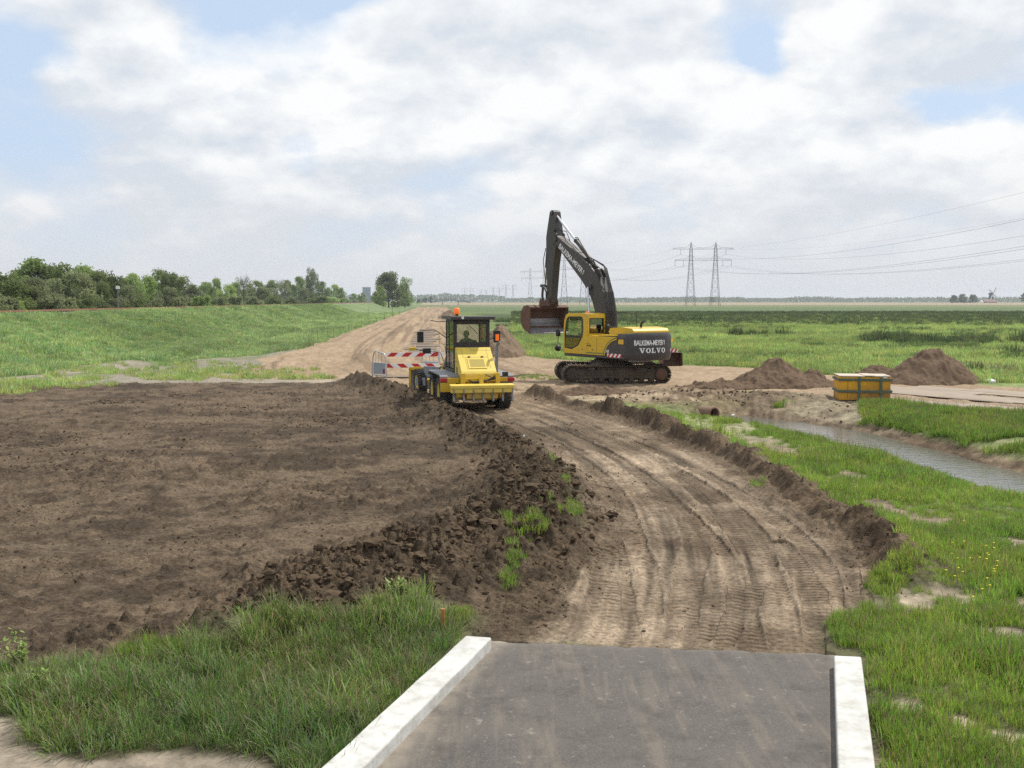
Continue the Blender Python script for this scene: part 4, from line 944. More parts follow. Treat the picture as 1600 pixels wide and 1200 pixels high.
    k.add([(5.11, -Wd + .03, 2.14), (5.11, Wd - .03, 2.14), (5.56, Wd - .03, 2.28), (5.56, -Wd + .03, 2.28), (5.76, Wd - .03, 2.50), (5.76, -Wd + .03, 2.50), (5.84, Wd - .03, 2.78), (5.84, -Wd + .03, 2.78)], [(0, 1, 2, 3), (3, 2, 4, 5), (5, 4, 6, 7)])
    k.add([(5.02, -Wd - .02, 2.05), (5.02, Wd + .02, 2.05), (5.50, Wd + .02, 2.215), (5.50, -Wd - .02, 2.215), (5.02, -Wd - .02, 2.09), (5.02, Wd + .02, 2.09), (5.62, Wd - .03, 2.345), (5.62, -Wd + .03, 2.345), (5.80, Wd - .03, 2.60), (5.80, -Wd + .03, 2.60)],
          [(0, 1, 2, 3), (4, 7, 6, 5), (7, 9, 8, 6), (0, 4, 5, 1)])
    k.build('cutting_lip', WORN, bk)
    # --- hoses over the boom
    hz = MB(MU)
    for j in range(4):
        y = -.12 + j * .09; T = lambda i, o, yy=y: (top[i][0] - o * .7, yy, top[i][1] + o)
        hz.path([T(1, .08), T(2, .10), T(3, .14 + .03 * j), T(4, .30 + .05 * j), (1.75, y, 5.52 + .04 * j), (2.3, y, 5.58), (2.75, y, 5.88)], .022, 5)
    hz.path([(3.6, .15, 6.5), (3.95, .2, 7.05), (4.3, .22, 7.1), (4.5, .22, 6.9), (5.1, .12, 6.95)], .022, 5); hz.path([(3.6, -.1, 6.5), (3.9, -.1, 6.95), (4.2, .22, 7.0), (4.4, .24, 6.7)], .022, 5)
    hz.path([T(1, .05, .33), T(2, .12, .34), T(3, .2, .34), T(4, .34, .34), (1.9, .2, 5.4)], .018, 5)
    hz.path([(5.13, .21, 6.2), (5.3, .24, 5.6), (5.2, .22, 4.9), (5.12, .2, 4.5)], .02, 5)
    hz.build('hydraulic_hoses', BLK, ex)
    hp = MB(MU); 
    for j in range(2): hp.path([(2.3, -.1 + .16 * j, 5.62), (3.0, -.1 + .16 * j, 6.08), (3.7, -.1 + .16 * j, 6.55)], .02, 5)
    for q in ((2.15, 5.48), (2.7, 5.86)): hp.bb(q[0] - .04, q[0] + .04, -.2, .2, q[1] - .05, q[1] + .05)
    hp.build('steel_pipes', WORN, ex)
    w = C0 + (MU @ Vector((1.02, .81, 1.80))); person(w, R(124), 'operator in dark clothing seated inside the excavator cab', .05)
build_excavator()

# ------------------------------------------------------------------ grader
def build_grader():
    HD = 13; rz = R(90 + HD); rot = Matrix.Rotation(rz, 4, 'Z')
    wr = Vector((*G(785, 637), 0)); org = wr - (rot @ Vector((-.72, -1.0, 0))); org.z = -.03
    gr = empty('road_grader', org, rz, 'yellow motor grader seen from behind with dark cab and orange beacon', 'grader')
    def wheel(x, y, r=.56, w=.40, steer=0, name='wheel', lean=0):
        M = Matrix.Translation((x, y, r)) @ Matrix.Rotation(steer, 4, 'Z') @ Matrix.Rotation(lean, 4, 'X'); s = 1 if y > 0 else -1; h = w / 2
        t = MB(M); t.lathe((0, 0, 0), (0, 1, 0), [(-h * .8, r * .58), (-h, r * .72), (-h * .96, r * .90), (-h * .7, r * .975), (0, r), (h * .7, r * .975), (h * .96, r * .90), (h, r * .72), (h * .8, r * .58)], 40)
        for k in range(26):
            a = 2 * math.pi * k / 26
            for q in (-1, 1):
                aa = a + q * .06; c = Vector((math.cos(aa) * r * .985, q * h * .46, math.sin(aa) * r * .985)); t.box(c, (.05, h * .98, .045), (0, -aa, 0))
        rt = t.build(name, TYRE, gr); m = MB(M)
        m.lathe((0, 0, 0), (0, s, 0), [(-h * .5, r * .2), (-h * .5, r * .57), (h * .80, r * .60), (h * .82, r * .57), (h * .5, r * .50), (h * .35, r * .25), (h * .62, r * .22), (h * .62, 0)], 32)
        for k in range(8): a = k * math.pi / 4; m.lathe((math.cos(a) * r * .34, s * h * .38, math.sin(a) * r * .34), (0, s, 0), [(0, .018), (.03, .018), (.03, 0)], 6)
        m.build('rim', YEL2, rt)
    for x in (-.72, .72):
        for y in (-1.0, 1.0): wheel(x, y, .57, .42)
    wheel(5.0, .98, .50, .34, R(6), lean=R(-4)); wheel(5.0, -.98, .50, .34, R(6), lean=R(-4))
    c = MB()
    c.bb(-1.1, 1.1, .62, .78, .38, .80); c.bb(-1.1, 1.1, -.78, -.62, .38, .80); c.bb(-1.85, 1.3, -.45, .45, .52, 1.0); c.bb(-.2, .2, -.7, .7, .45, .7)
    c.bb(-1.9, -1.2, -.55, .55, .42, .60); c.build('chassis', YEL, gr, .02)
    # fenders
    for s in (1, -1):
        f = MB(); f.prism([(-1.35, .95), (-1.30, 1.17), (-1.15, 1.22), (1.2, 1.22), (1.38, 1.10), (1.38, 1.06), (1.18, 1.18), (-1.12, 1.18), (-1.26, 1.12), (-1.31, .95)], s * .60, s * 1.22); f.bb(-1.36, -1.30, s * .60, s * 1.22, .84, 1.16); f.build('fender', GREY, gr, .008, 1)
        f = MB(); f.bb(-1.50, -1.372, s * 1.02, s * 1.24, .98, 1.10); f.build('tail_lamp', REDL, gr, .008, 1)
    f = MB(); f.bb(-1.50, -1.37, -.60, -1.01, .98, 1.10); f.build('light_bar', YEL, gr, .01)
    f = MB(); f.bb(-1.50, -1.37, .60, 1.01, .95, 1.12); f.bb(-1.495, -1.375, .72, 1.22, .66, .965); f.build('light_bar', YEL, gr, .01)
    # hood: sloping rear cover
    h = MB(); h.prism([(-.48, 1.12), (-.48, 2.05), (-.70, 2.08), (-1.72, 1.34), (-1.78, 1.26), (-1.78, .80), (-1.3, .80)], -.58, .58); ho = h.build('engine_hood', YEL2, gr, .025, 3)
    sl = Vector((-1.02, 0, -.74)).normalized(); nn = Vector((-.74, 0, 1.02)).normalized(); o0 = Vector((-.70, 0, 2.08))
    def S_(y0, y1, s0, s1, off0, off1, name, m_, par=ho, bev=0.004):
        q = MB(); vs = [o0 + sl * s + nn * o + Vector((0, y, 0)) for o in (off0, off1) for y, s in ((y0, s0), (y1, s0), (y1, s1), (y0, s1))]
        q.add(vs, [(0, 1, 2, 3), (7, 6, 5, 4), (0, 4, 5, 1), (1, 5, 6, 2), (2, 6, 7, 3), (3, 7, 4, 0)]); return q.build(name, m_, par)
    S_(.30, -.30, .60, 1.12, .001, .022, 'rear_hatch', YEL2)
    S_(.25, -.25, .66, 1.06, .021, .0235, 'grille', mat('grille_mesh', (.38, .29, .05), .7, var=.3, scale=60))
    for y0, y1, s0, s1 in ((.42, .413, .1, .55), (-.42, -.413, .1, 1.1), (.42, -.42, .52, .528), (.10, .107, .02, .16), (.10, -.55, .155, .162), (.36, .353, .55, 1.2), (.57, .42, .10, .107)):
        S_(y0, y1, s0, s1, .0, .003, 'panel_gap', INK)
    for y in (.22, -.22): S_(y + .04, y - .04, .50, .54, .0, .03, 'hatch_latch', BLK)
    for s in (1, -1): q = MB(); q.bb(-1.2, -.52, s * .581, s * .583, 1.60, 1.607); q.bb(-.9, -.893, s * .581, s * .583, 1.0, 1.85); q.build('panel_gap', INK, ho)
    q = MB()
    for k in range(5): q.bb(-1.05, -.7, .581, .587, 1.15 + k * .06, 1.18 + k * .06)
    q.build('side_louvres', INK, ho)
    e = MB(); e.path([(-1.15, -.70, 1.15), (-1.15, -.72, 1.95), (-1.15, -.72, 2.15), (-1.22, -.76, 2.24), (-1.3, -.80, 2.27)], [.055, .055, .05, .045, .045], 10); e.build('exhaust_pipe', GREY, gr)
    # rear lift frame and ripper beam
    r = MB()
    for s in (1, -1): r.bb(-2.0, -1.79, s * .50, s * .64, .78, 1.30)
    r.bb(-1.92, -1.80, -.62, .62, 1.02, 1.14); r.box((-2.08, 0, 1.06), (.10, .13, .42), (0, R(14), 0)); r.prism([(-2.3, .50), (-1.8, .62), (-1.8, .80), (-2.3, .78)], -.5, .5)
    for s in (1, -1): r.prism([(-2.25, .55), (-1.4, .42), (-1.4, .60), (-2.25, .80)], s * .62, s * .72)
    r.build('ripper_lift', YEL, gr, .012)
    r = MB(); r.prism([(-2.45, .84), (-2.12, .90), (-2.12, .97), (-2.45, .94)], -1.02, 1.05); r.bb(-2.42, -2.22, -1.0, 1.03, .70, .86)
    rb = r.build('ripper_beam', YEL2, gr, .01)
    for k in range(7):
        y = .95 - k * .318; t = MB(); t.bb(-2.38, -2.30, y - .02, y + .02, .50, .80); t.box((-2.40, y, .50), (.10, .05, .16), (0, R(20), 0)); t.path([(-2.33, y, .84), (-2.44, y, .80), (-2.43, y, .70)], .02, 6); t.build('ripper_shank', GREY, rb)
    hz = MB()
    for j in range(3): hz.path([(-1.85, .5 - .1 * j, 1.12), (-2.0, .25, 1.02 - .04 * j), (-2.02, -.2, 1.06), (-1.9, -.5, 1.20 - .05 * j)], .016, 5)
    hz.path([(-1.8, -.2, 1.25), (-1.95, -.45, 1.1), (-1.85, -.6, 1.25), (-1.4, -.7, 1.3)], .016, 5); hz.build('hydraulic_hoses', BLK, gr)
    w = MB(); w.bb(-1.62, -1.50, -1.0, -.82, 1.16, 1.30); w.build('work_lamp', BLK, gr, .01)
    # cab
    x0, x1, yw, z0, z1 = -.46, 1.12, .62, 1.22, 3.0
    c = MB()
    for s in (1, -1):
        c.bb(x0, x0 + .06, s * (yw - .12), s * yw, z0, z1); c.bb(x1 - .07, x1, s * (yw - .07), s * yw, z0, z1); c.bb(x0 + .06, x1 - .07, s * (yw - .05), s * yw, z0 - .05, z0 + .10); c.bb(x0, x1, s * (yw - .06), s * yw, z1 - .1, z1)
        c.bb(.50, .525, s * (yw - .03), s * yw, z0 + .1, z1 - .1)
    c.bb(x0, x0 + .1, -yw + .12, yw - .12, 2.03, 2.24); c.bb(x0, x0 + .1, -yw + .12, yw - .12, 2.84, z1); c.bb(x1 - .06, x1, -yw, yw, z1 - .12, z1); c.bb(x1 - .06, x1, -yw + .07, yw - .07, z0, 1.7)
    c.bb(x0, x0 + .06, -.30, -.25, 2.24, 2.84); c.bb(x0 + .1, x1 - .06, -yw + .05, yw - .05, z0 - .05, z0)
    co = c.build('cab', mat('brown_black_cab_paint', (.028, .020, .022), .5, var=.15, dirt=(.10, .08, .06), dirt_amt=.25), gr, .01)
    c = MB(); c.prism([(x0 - .20, 3.0), (x1 + .15, 3.0), (x1 + .12, 3.10), (x0 - .12, 3.13), (x0 - .20, 3.10)], -.76, .74); c.build('roof', DKG, co, .015)
    c = MB(); c.bb(x0 + .045, x0 + .05, -.25, yw - .12, 2.24, 2.84); c.bb(x0 + .045, x0 + .05, -yw + .12, -.30, 2.24, 2.84); c.build('rear_window', GLS, co)
    for s in (1, -1): c = MB(); c.bb(x0 + .12, x1 - .07, s * (yw - .02), s * (yw - .016), z0 + .14, z1 - .1); c.build('side_window', GLS, co)
    c = MB(); c.bb(x1 - .03, x1 - .026, -yw + .07, yw - .07, 1.7, z1 - .12); c.build('windscreen', GLS, co)
    c = MB(); c.path([(x0 - .01, .12, 2.82), (x0 - .02, -.05, 2.68), (x0 - .02, -.2, 2.52)], .009, 5); c.build('wiper', BLK, co)
    c = MB(); c.bb(-.12, .36, -.26, .26, 1.62, 1.74); c.box((-.14, 0, 2.0), (.1, .46, .6), (0, R(-6), 0)); c.bb(0, .3, -.2, .2, 1.24, 1.62); c.build('driver_seat', SEATM, co, .03)
    c = MB(); c.tube((.95, 0, 1.3), (.66, 0, 2.0), .04); c.lathe((.66, 0, 2.0), (-.5, 0, 1), [(-.012, .19), (0, .205), (.012, .19)], 20); c.build('steering_column', BLK, co)
    c = MB(); c.tube((x0 + .02, .50, 3.1), (x0 + .02, .50, 3.20), .05, n=12); c.build('beacon_mount', BLK, gr)
    c = MB(); c.lathe((x0 + .02, .50, 3.19), (0, 0, 1), [(0, .10), (.02, .105), (.17, .095), (.205, .06), (.21, 0)], 18); c.build('beacon', ORG, gr)
    c = MB(); c.bb(x0 - .22, x0 - .16, .30, .38, 3.02, 3.10); c.build('roof_lamp', WHT, gr, .01)
    # mirrors
    c = MB(); c.path([(x1, .60, 2.92), (x1 + .1, .85, 2.90), (x1 + .1, 1.15, 2.95)], .016, 5); c.path([(x1 - .05, .62, 2.35), (x1 + .05, 1.0, 2.62), (x1 + .05, 1.48, 2.60), (x1 + .05, 1.52, 2.55)], .016, 5); c.bb(x1, x1 + .06, 1.40, 1.62, 2.18, 2.56); c.build('mirror', BLK, gr, .015)
    c = MB(); c.path([(x1 - .05, .62, 2.5), (x1, .86, 2.55), (x1, .84, 2.15), (x1 - .05, .62, 2.1)], .012, 5); c.build('grab_rail', YEL, gr)
    c = MB(); c.path([(-.2, -.62, 2.3), (-.25, -.9, 2.4)], .016, 5); c.bb(-.28, -.20, -.80, -1.03, 2.22, 2.62); c.build('mirror', BLK, gr, .02)
    c = MB(); c.bb(-.295, -.281, -.86, -.98, 2.28, 2.50); c.build('indicator_lamp', ORG, gr)
    # front frame
    cl = [(1.1, 1.30), (1.9, 1.55), (2.8, 1.62), (3.7, 1.48), (4.5, 1.15), (5.3, .92)]
    f = MB(); vs = []
    for i, (x, z) in enumerate(cl): hh = .17; vs += [(x, .16, z - hh), (x, -.16, z - hh), (x, -.16, z + hh), (x, .16, z + hh)]
    f.add(vs, [(4*i+k, 4*i+(k+1) % 4, 4*i+4+(k+1) % 4, 4*i+4+k) for i in range(5) for k in range(4)] + [(0, 1, 2, 3), (20, 23, 22, 21)])
    f.bb(4.75, 5.25, -.82, .82, .46, .62); f.bb(4.9, 5.15, -.18, .18, .5, .95); f.prism([(1.6, .75), (2.6, .75), (2.7, 1.35), (1.7, 1.45)], .30, .36); f.prism([(1.6, .75), (2.6, .75), (2.7, 1.35), (1.7, 1.45)], -.36, -.30)
    f.build('front_frame', YEL, gr, .02)
    f = MB()
    for s in (1, -1):
        f.tube((2.35, s * .30, 1.9), (2.5, s * .55, .85), .05, n=10); f.tube((2.35, s * .30, 1.95), (2.35, s * .30, 1.5), .075, n=10); f.tube((2.35, 0, 1.72), (2.35, s * .42, 1.76), .06, n=8)
    f.build('lift_cylinder', GREY, gr)
    f = MB(); f.lathe((2.6, 0, .72), (0, 0, 1), [(0, .42), (0, .62), (.09, .62), (.09, .42)], 32)
    for s in (1, -1): f.path([(5.0, s * .1, .72), (4.1, s * .15, .76), (3.1, s * .45, .76), (2.6, s * .58, .76)], .05, 6)
    f.build('blade_circle', YEL, gr)
    Mb = Matrix.Translation((2.6, .1, .16)) @ Matrix.Rotation(R(-28), 4, 'Z')
    f = MB(Mb); arcp = [(-.05 - .10 * math.sin(t), .02 + .50 * i / 8) for i, t in enumerate([math.pi * i / 8 for i in range(9)])]
    vs = [(x, y, z) for y in (-1.5, .8) for x, z in arcp] + [(x + .03, y, z) for y in (-1.5, .8) for x, z in arcp]; n = 9
    f.add(vs, [(i, i+1, n+i+1, n+i) for i in range(8)] + [(2*n+i, 3*n+i, 3*n+i+1, 2*n+i+1) for i in range(8)] + [(0, n, 3*n, 2*n), (8, 2*n+8, 3*n+8, n+8)] + [(i, 2*n+i, 2*n+i+1, i+1) for i in range(8)] + [(n+i, n+i+1, 3*n+i+1, 3*n+i) for i in range(8)])
    f.build('moldboard', GREY, gr)
    # front dozer blade
    f = MB(); f.bb(6.05, 6.13, -1.2, 1.28, .90, 1.02); f.bb(6.05, 6.12, 1.20, 1.28, .18, .95); f.bb(6.05, 6.12, -1.28, -1.20, .18, .95)
    for y in (-.5, .1, .7): f.bb(6.03, 6.10, y, y + .06, .3, .95)
    for s in (1, -1): f.path([(5.25, s * .3, .70), (6.05, s * .38, .60)], .05, 6)
    fb = f.build('front_blade', YEL, gr, .01); f = MB(); f.prism([(6.12, .12), (6.20, .35), (6.20, .70), (6.13, .95), (6.16, .95), (6.23, .70), (6.23, .35), (6.15, .12)], -1.19, 1.19); f.build('blade_face', GREY, fb)
    f = MB(); f.box((4.35, .62, .93), (.9, .06, .42), (0, 0, R(35))); f.box((4.62, 1.02, .55), (.5, .05, .3), (0, 0, R(35))); f.build('front_guard', mat('blue_grey_sheet', (.24, .26, .29), .5, var=.15), gr, .02)
    # lamp bracket at the front
    f = MB(); f.path([(4.6, .1, 1.25), (4.65, .25, 1.66), (4.65, 1.05, 1.74)], .02, 6); f.path([(4.65, .25, 1.5), (4.7, 1.2, 1.80)], .014, 5); f.bb(4.6, 4.74, .62, .92, 1.62, 1.82); f.build('head_lamp', BLK, gr, .015)
    f = MB(); f.bb(4.64, 4.76, 1.2, 1.46, 1.74, 1.86); f.build('head_lamp', YEL, gr, .015)
    f = MB(); f.tube((3.6, .45, 1.3), (3.6, .45, 1.72), .035, n=8); f.tube((3.6, .45, 1.72), (3.6, .45, 1.82), .05, n=8); f.build('marker_light', WHT, gr)
    hz = MB(); hz.path([(1.3, .5, 1.4), (1.7, .55, 2.0), (2.0, .45, 1.9), (2.3, .3, 1.55)], .022, 5); hz.path([(1.3, .6, 1.3), (2.2, .65, 1.25), (3.2, .6, .9)], .018, 5); hz.path([(1.4, -.3, 1.5), (2.0, -.3, 1.95), (2.5, -.2, 1.75)], .018, 5); hz.build('hydraulic_hoses', BLK, gr)
    f = MB(); f.bb(1.3, 1.75, .35, .85, .55, .62); f.bb(1.2, 1.5, .62, .90, .85, .90); f.build('step', YEL, gr, .01)
    # a small steel drum platform low on the left
    person(org + (rot @ Vector((.14, .05, 1.74))), rz, 'driver in dark clothing seated in the grader cab, seen from behind', .05)
    v = MB(Matrix.Translation(org) @ rot); v.prism([(-.36, 2.34), (-.20, 2.34), (-.22, 2.70), (-.26, 2.80), (-.32, 2.80), (-.36, 2.68)], -.44, -.36); v.box((-.3, -.40, 2.87), (.03, .03, .15))
    tag(v.build('safety_vest', HIVIS, None, .015), 'orange safety vest hanging in the grader cab window', 'vest')
build_grader()
# ------------------------------------------------------------------ barrier with striped boards
def build_barrier():
    px0 = Vector((*G(594, 600), 0)); z0 = gz(*px0[:2])
    b = empty('road_barrier', (px0.x, px0.y, z0), 0, 'road barrier of silver frames with two red and white striped boards, behind the grader', 'barrier')
    # end frame seen at an angle
    def frame(M, name):
        f = MB(M); w = .78
        f.path([(0, 0, 0), (0, 0, .75), (.05, 0, 1.2), (.12, 0, 1.40), (.2, 0, 1.44), (w - .12, 0, 1.34), (w - .04, 0, 1.2), (w, 0, .8), (w, 0, 0)], .028, 8)
        for z in (.42, .95): f.path([(0, 0, z), (w, 0, z - .03)], .022, 6)
        for x in (.2, .36, .52): f.path([(x, 0, 1.42 - x * .1), (x, 0, .95)], .014, 6)
        for x in (.25, .5): f.path([(x, 0, .42), (x, 0, .06)], .016, 6)
        f.bb(-.05, w + .05, -.30, .30, .0, .07); f.path([(0, -.28, .05), (0, 0, .3)], .02, 6); f.path([(w, -.28, .05), (w, 0, .3)], .02, 6)
        o = f.build(name, SILV, b)
        p = MB(M); p.bb(.07, w - .06, -.012, .012, .47, .92); p.build('plate', mat('grey_sheet', (.34, .37, .41), .5, metal=.2), o, .01)
        p = MB(M); p.bb(w - .18, w - .09, -.03, -.012, .50, .68); p.build('reflector', REDL, o, .005)
    frame(Matrix.Translation((-.30, -.25, 0)) @ Matrix.Rotation(R(-32), 4, 'Z'), 'frame')
    frame(Matrix.Translation((1.75, .55, 0)) @ Matrix.Rotation(R(0), 4, 'Z'), 'frame')
    MB1 = Matrix.Translation((.30, .0, 1.18)) @ Matrix.Rotation(R(5), 4, 'Z'); o = stripes(b, MB1, 2.45, .18, 8, .20, .03, 'striped_board')
    MB2 = Matrix.Translation((.30, .0, .70)) @ Matrix.Rotation(R(5), 4, 'Z'); stripes(b, MB2, 2.45, .18, 8, .20, .03, 'striped_board', -1)
build_barrier()
def slab(name, c, size, rz, material, label, cat, group=None, tilt=(0, 0)):
    mb = MB(); x, y, z = size; n = 8; vs = []
    for k in range(n + 1): pass
    mb.box((0, 0, z / 2), size, (tilt[0], tilt[1], 0)); o = mb.build(name, material, None, .006, 1); o.location = c; o.rotation_euler = (0, 0, rz); return tag(o, label, cat, group)
PLATE = mat('muddy_road_plate', (.26, .205, .155), .8, var=.3, scale=1.2, bump=.01, dirt=(.36, .29, .215), dirt_amt=.8)
PLATE2 = mat('dusty_road_plate', (.20, .17, .145), 1.0, var=.3, scale=1.2, dirt=(.25, .185, .125), dirt_amt=1.0, spec=.0)
def lay(name, px, py, size, rz, m, label, group, dz=0.05):
    x, y = G(px, py); c = math.cos(rz); s = math.sin(rz)
    zs = [gz(x + a * size[0] / 2 * c - b_ * size[1] / 2 * s, y + a * size[0] / 2 * s + b_ * size[1] / 2 * c) for a in (-1, 0, 1) for b_ in (-1, 0, 1)]
    zz = (sum(zs) / len(zs) + .035) if dz == 0 else max(zs) + dz
    return slab(name, (x, y, zz), size, rz, m, label, 'road plate', group)
gp = 'road plates laid on the sand right of the ditch'
for px, py, L_, w, rz, lb, dz in ((1475, 634, 5.0, 1.5, -55, 'long brown road plate nearest the ditch, right of the yellow box', .02), (1590, 643, 4.2, 1.5, -55, 'brown road plate at the right edge of the photo, lowest of the plates', .03),
        (1480, 620, 6.0, 1.6, -56, 'pale dusty road plate in the second row behind the nearest', .02), (1585, 628, 5.0, 1.6, -55, 'dusty road plate at the right edge, second row', .03),
        (1435, 611, 5.0, 1.4, -56, 'pale road plate just right of and behind the yellow box', .02), (1530, 614, 6.0, 1.4, -57, 'narrow road plate in the third row near the big dirt heap', .02),
        (1610, 618, 5.0, 1.4, -56, 'farthest road plate at the right edge of the photo', .03)):
    lay('road_plate', px, py, (L_, w, .03), R(rz), PLATE, lb, gp, dz)
gp2 = 'grey plates laid along the far dirt road'
for k, w_ in enumerate(('nearest', 'second', 'third', 'fourth', 'fifth', 'sixth', 'seventh', 'eighth', 'ninth', 'tenth', 'eleventh', 'farthest')):
    A_ = 74 + k * 5.15; l_ = .9 + .35 * math.sin(k * 2.3); x, y = -l_ * RD[1] + A_ * RD[0], l_ * RD[0] + A_ * RD[1]
    slab('road_plate', (x, y, gz(x, y) + .035), (2.0 + .5 * math.sin(k * 1.7), 4.2, .018), R(4.2 + random.uniform(-2, 2)), PLATE2, 'grey plate on the far dirt road left of the grader cab, %s of its row' % w_, 'road plate', gp2)
x, y = G(618, 590); slab('road_plate', (x, y, gz(x, y) + .04), (1.7, .9, .02), 0, PLATE2, 'small blue-grey plate on the sand beside the barrier', 'road plate')
# ------------------------------------------------------------------ yellow steel trench box
def build_box():
    a = Vector(G(1311, 627)); b_ = Vector(G(1391, 628)); c = (a + b_) / 2; w = (b_ - a).length; d = (b_ - a).normalized(); rz = math.atan2(d.y, d.x)
    D = 1.2; ctr = c + Vector((-d.y, d.x)) * D / 2; z0 = min(gz(a.x, a.y), gz(b_.x, b_.y), gz(ctr.x, ctr.y)) + .03; h = .88 - z0
    t = empty('storage_box', (ctr.x, ctr.y, z0), rz, 'rusty yellow steel box with grey-green straps and a plank lid', 'storage box')
    YB = mat('weathered_yellow_steel', (.72, .36, .010), .6, var=.15, scale=2.5, dirt=(.17, .075, .03), dirt_amt=.75, dirt_low=.7)
    ST = mat('grey_green_steel', (.075, .11, .085), .6, var=.2, dirt=(.12, .09, .05), dirt_amt=.5)
    m = MB(); m.bb(-w/2, w/2, -D/2, D/2, .02, h); m.build('body', YB, t, .02)
    m = MB()
    for x in (-w/2 + w*.165,): m.bb(x - .006, x + .006, -D/2 - .003, -D/2, .1, h - .06)
    m.build('weld_seam', INK, t)
    for z in (.30, .72):
        m = MB(); m.bb(-w/2 - .05, w/2 + .05, -D/2 - .05, -D/2 - .002, z, z + .085); m.bb(-w/2 - .05, w/2 + .05, D/2 + .002, D/2 + .05, z, z + .085); m.bb(-w/2 - .05, -w/2 - .002, -D/2 - .002, D/2 + .002, z, z + .085); m.bb(w/2 + .002, w/2 + .05, -D/2 - .002, D/2 + .002, z, z + .085); m.build('horizontal_strap', ST, t, .006)
    for x in (-w/2 + w*.385, -w/2 + w*.81):
        m = MB(); m.bb(x - .04, x + .04, -D/2 - .058, -D/2 - .001, .0, h - .005); m.build('vertical_strap', ST, t, .006)
    LID = mat('pale_planks', (.50, .42, .34), .8, var=.25, scale=5)
    for k, (x0, x1, zz, r) in enumerate(((-w/2, -w*.01, .0, .006), (-w*.01, w*.18, .018, -.004), (w*.185, w/2, .004, .004))):
        m = MB(); m.box(((x0 + x1) / 2, 0, h + .025 + zz), (x1 - x0, D + .04, .035), (0, r, 0)); m.build('lid_plank', LID, t, .004)
    m = MB(); m.bb(w/2 - .26, w/2 - .12, -D/2 - .006, -D/2, .83, .92); m.build('label_plate', WHT, t)
    m = MB(); m.path([(w/2 + .02, -D/2 + .1, .42), (w/2 + .09, -D/2 + .1, .35), (w/2 + .02, -D/2 + .1, .27)], .012, 5); m.build('lifting_eye', ST, t)
    for x in (-w*.3, w*.3): m = MB(); m.bb(x - .12, x + .12, -D/2, D/2, -.08, .02); m.build('skid', INK, t)
build_box()
# ------------------------------------------------------------------ digging bucket lying beyond the excavator
def build_spare():
    x, y = G(1051, 572); z = gz(x, y); t = empty('digging_bucket', (x, y, z), R(8), 'rusty spare digger bucket standing on the grass right behind the excavator', 'digger bucket')
    m = MB(); pr = [(-.05, .02), (.45, .0), (.75, .25), (.8, .6), (.6, .72), (.1, .72)]; 
    m.prism([(a, b) for a, b in pr], -.58, -.54, 'x' if False else 'y'); m.prism(pr, .54, .58)
    n = len(pr); vs = [(a, q, b) for q in (-.56, .56) for a, b in pr] + [(a - .02, q, b + .02) for q in (-.56, .56) for a, b in pr]
    m.add(vs, [(i, i+1, n+i+1, n+i) for i in range(n-1)] + [(2*n+i, 3*n+i, 3*n+i+1, 2*n+i+1) for i in range(n-1)])
    m.M = Matrix.Identity(4); o = m.build('shell', RUST, t); o.rotation_euler = (0, 0, R(90))
    m = MB()
    for x_ in (-.16, .16): m.prism([(.1, .70), (.55, .70), (.45, .98), (.2, .95)], x_ - .03, x_ + .03)
    o = m.build('hanger', RUST, t); o.rotation_euler = (0, 0, R(90))
build_spare()
# ------------------------------------------------------------------ culvert pipe
def build_culvert():
    x, y = G(1113, 649, -.36); m = MB()
    m.lathe((x + .05, y - .15, -.30), (-.55, .83, -.02), [(0, .20), (0, .25), (.03, .26), (.25, .26), (.27, .24), (1.3, .24), (1.3, 0), (1.2, 0), (1.2, .2), (.4, .20), (0, .20)], 36)
    tag(m.build('culvert_pipe', mat('rusty_concrete_pipe', (.20, .125, .085), .9, var=.3, scale=3, bump=.01)), 'short round culvert pipe opening into the end of the ditch', 'pipe')
build_culvert()
# ------------------------------------------------------------------ dirt heaps
HEAP = mat('heap_earth', (.135, .092, .062), .95, var=.35, scale=5, bump=.04, dirt=(.20, .145, .10), dirt_amt=.6, spec=.1)
def heap(px, py, rx, ry, h, seed, label, rot=0, sharp=1.0, m=None, sub=None):
    x0, y0 = G(px, py); n = 110; g = np.linspace(-1, 1, n); U, V_ = np.meshgrid(g, g); ca, sa = math.cos(rot), math.sin(rot)
    X = U * rx * 1.15; Y = V_ * ry * 1.15; WX = x0 + X * ca - Y * sa; WY = y0 + X * sa + Y * ca
    r = np.sqrt((X / rx) ** 2 + (Y / ry) ** 2) + .20 * fbm(WX, WY, 1.4, 4, seed) + .05 * fbm(WX, WY, .3, 3, seed + 3); prof = np.clip(1 - r, 0, None) ** sharp
    peaks = h * prof * 1.12; cap = h * .93; peaks = np.where(peaks > cap, cap + (peaks - cap) * .35, peaks)
    if sub:
        for (ux, uy, sr, sh) in sub: peaks = np.maximum(peaks, sh * np.clip(1 - np.hypot(X - ux, Y - uy) / sr + .15 * fbm(WX, WY, .8, 3, seed + 5), 0, None))
    ang = np.arctan2(Y, X)
    Z = peaks + (peaks > .02) * (.15 * fbm(WX, WY, .45, 5, seed + 9, .6) + .07 * fbm(ang * 6, r * 1.2, 1.0, 3, seed + 11) * prof + .16 * np.maximum(0, fbm(WX, WY, .28, 3, seed + 2) - .1))
    base = base_z(WX.ravel(), WY.ravel()).reshape(n, n); Z = np.where(peaks > .015, base + Z, base - .06)
    idx = np.arange(n * n).reshape(n, n); F = np.stack([idx[:-1, :-1], idx[:-1, 1:], idx[1:, 1:], idx[1:, :-1]], -1).reshape(-1, 4)
    me = np_mesh('dirt_heap', np.stack([WX, WY, Z], -1).reshape(-1, 3), F, True); return tag(link_mesh('dirt_heap', me, m or HEAP), label, 'dirt heap')
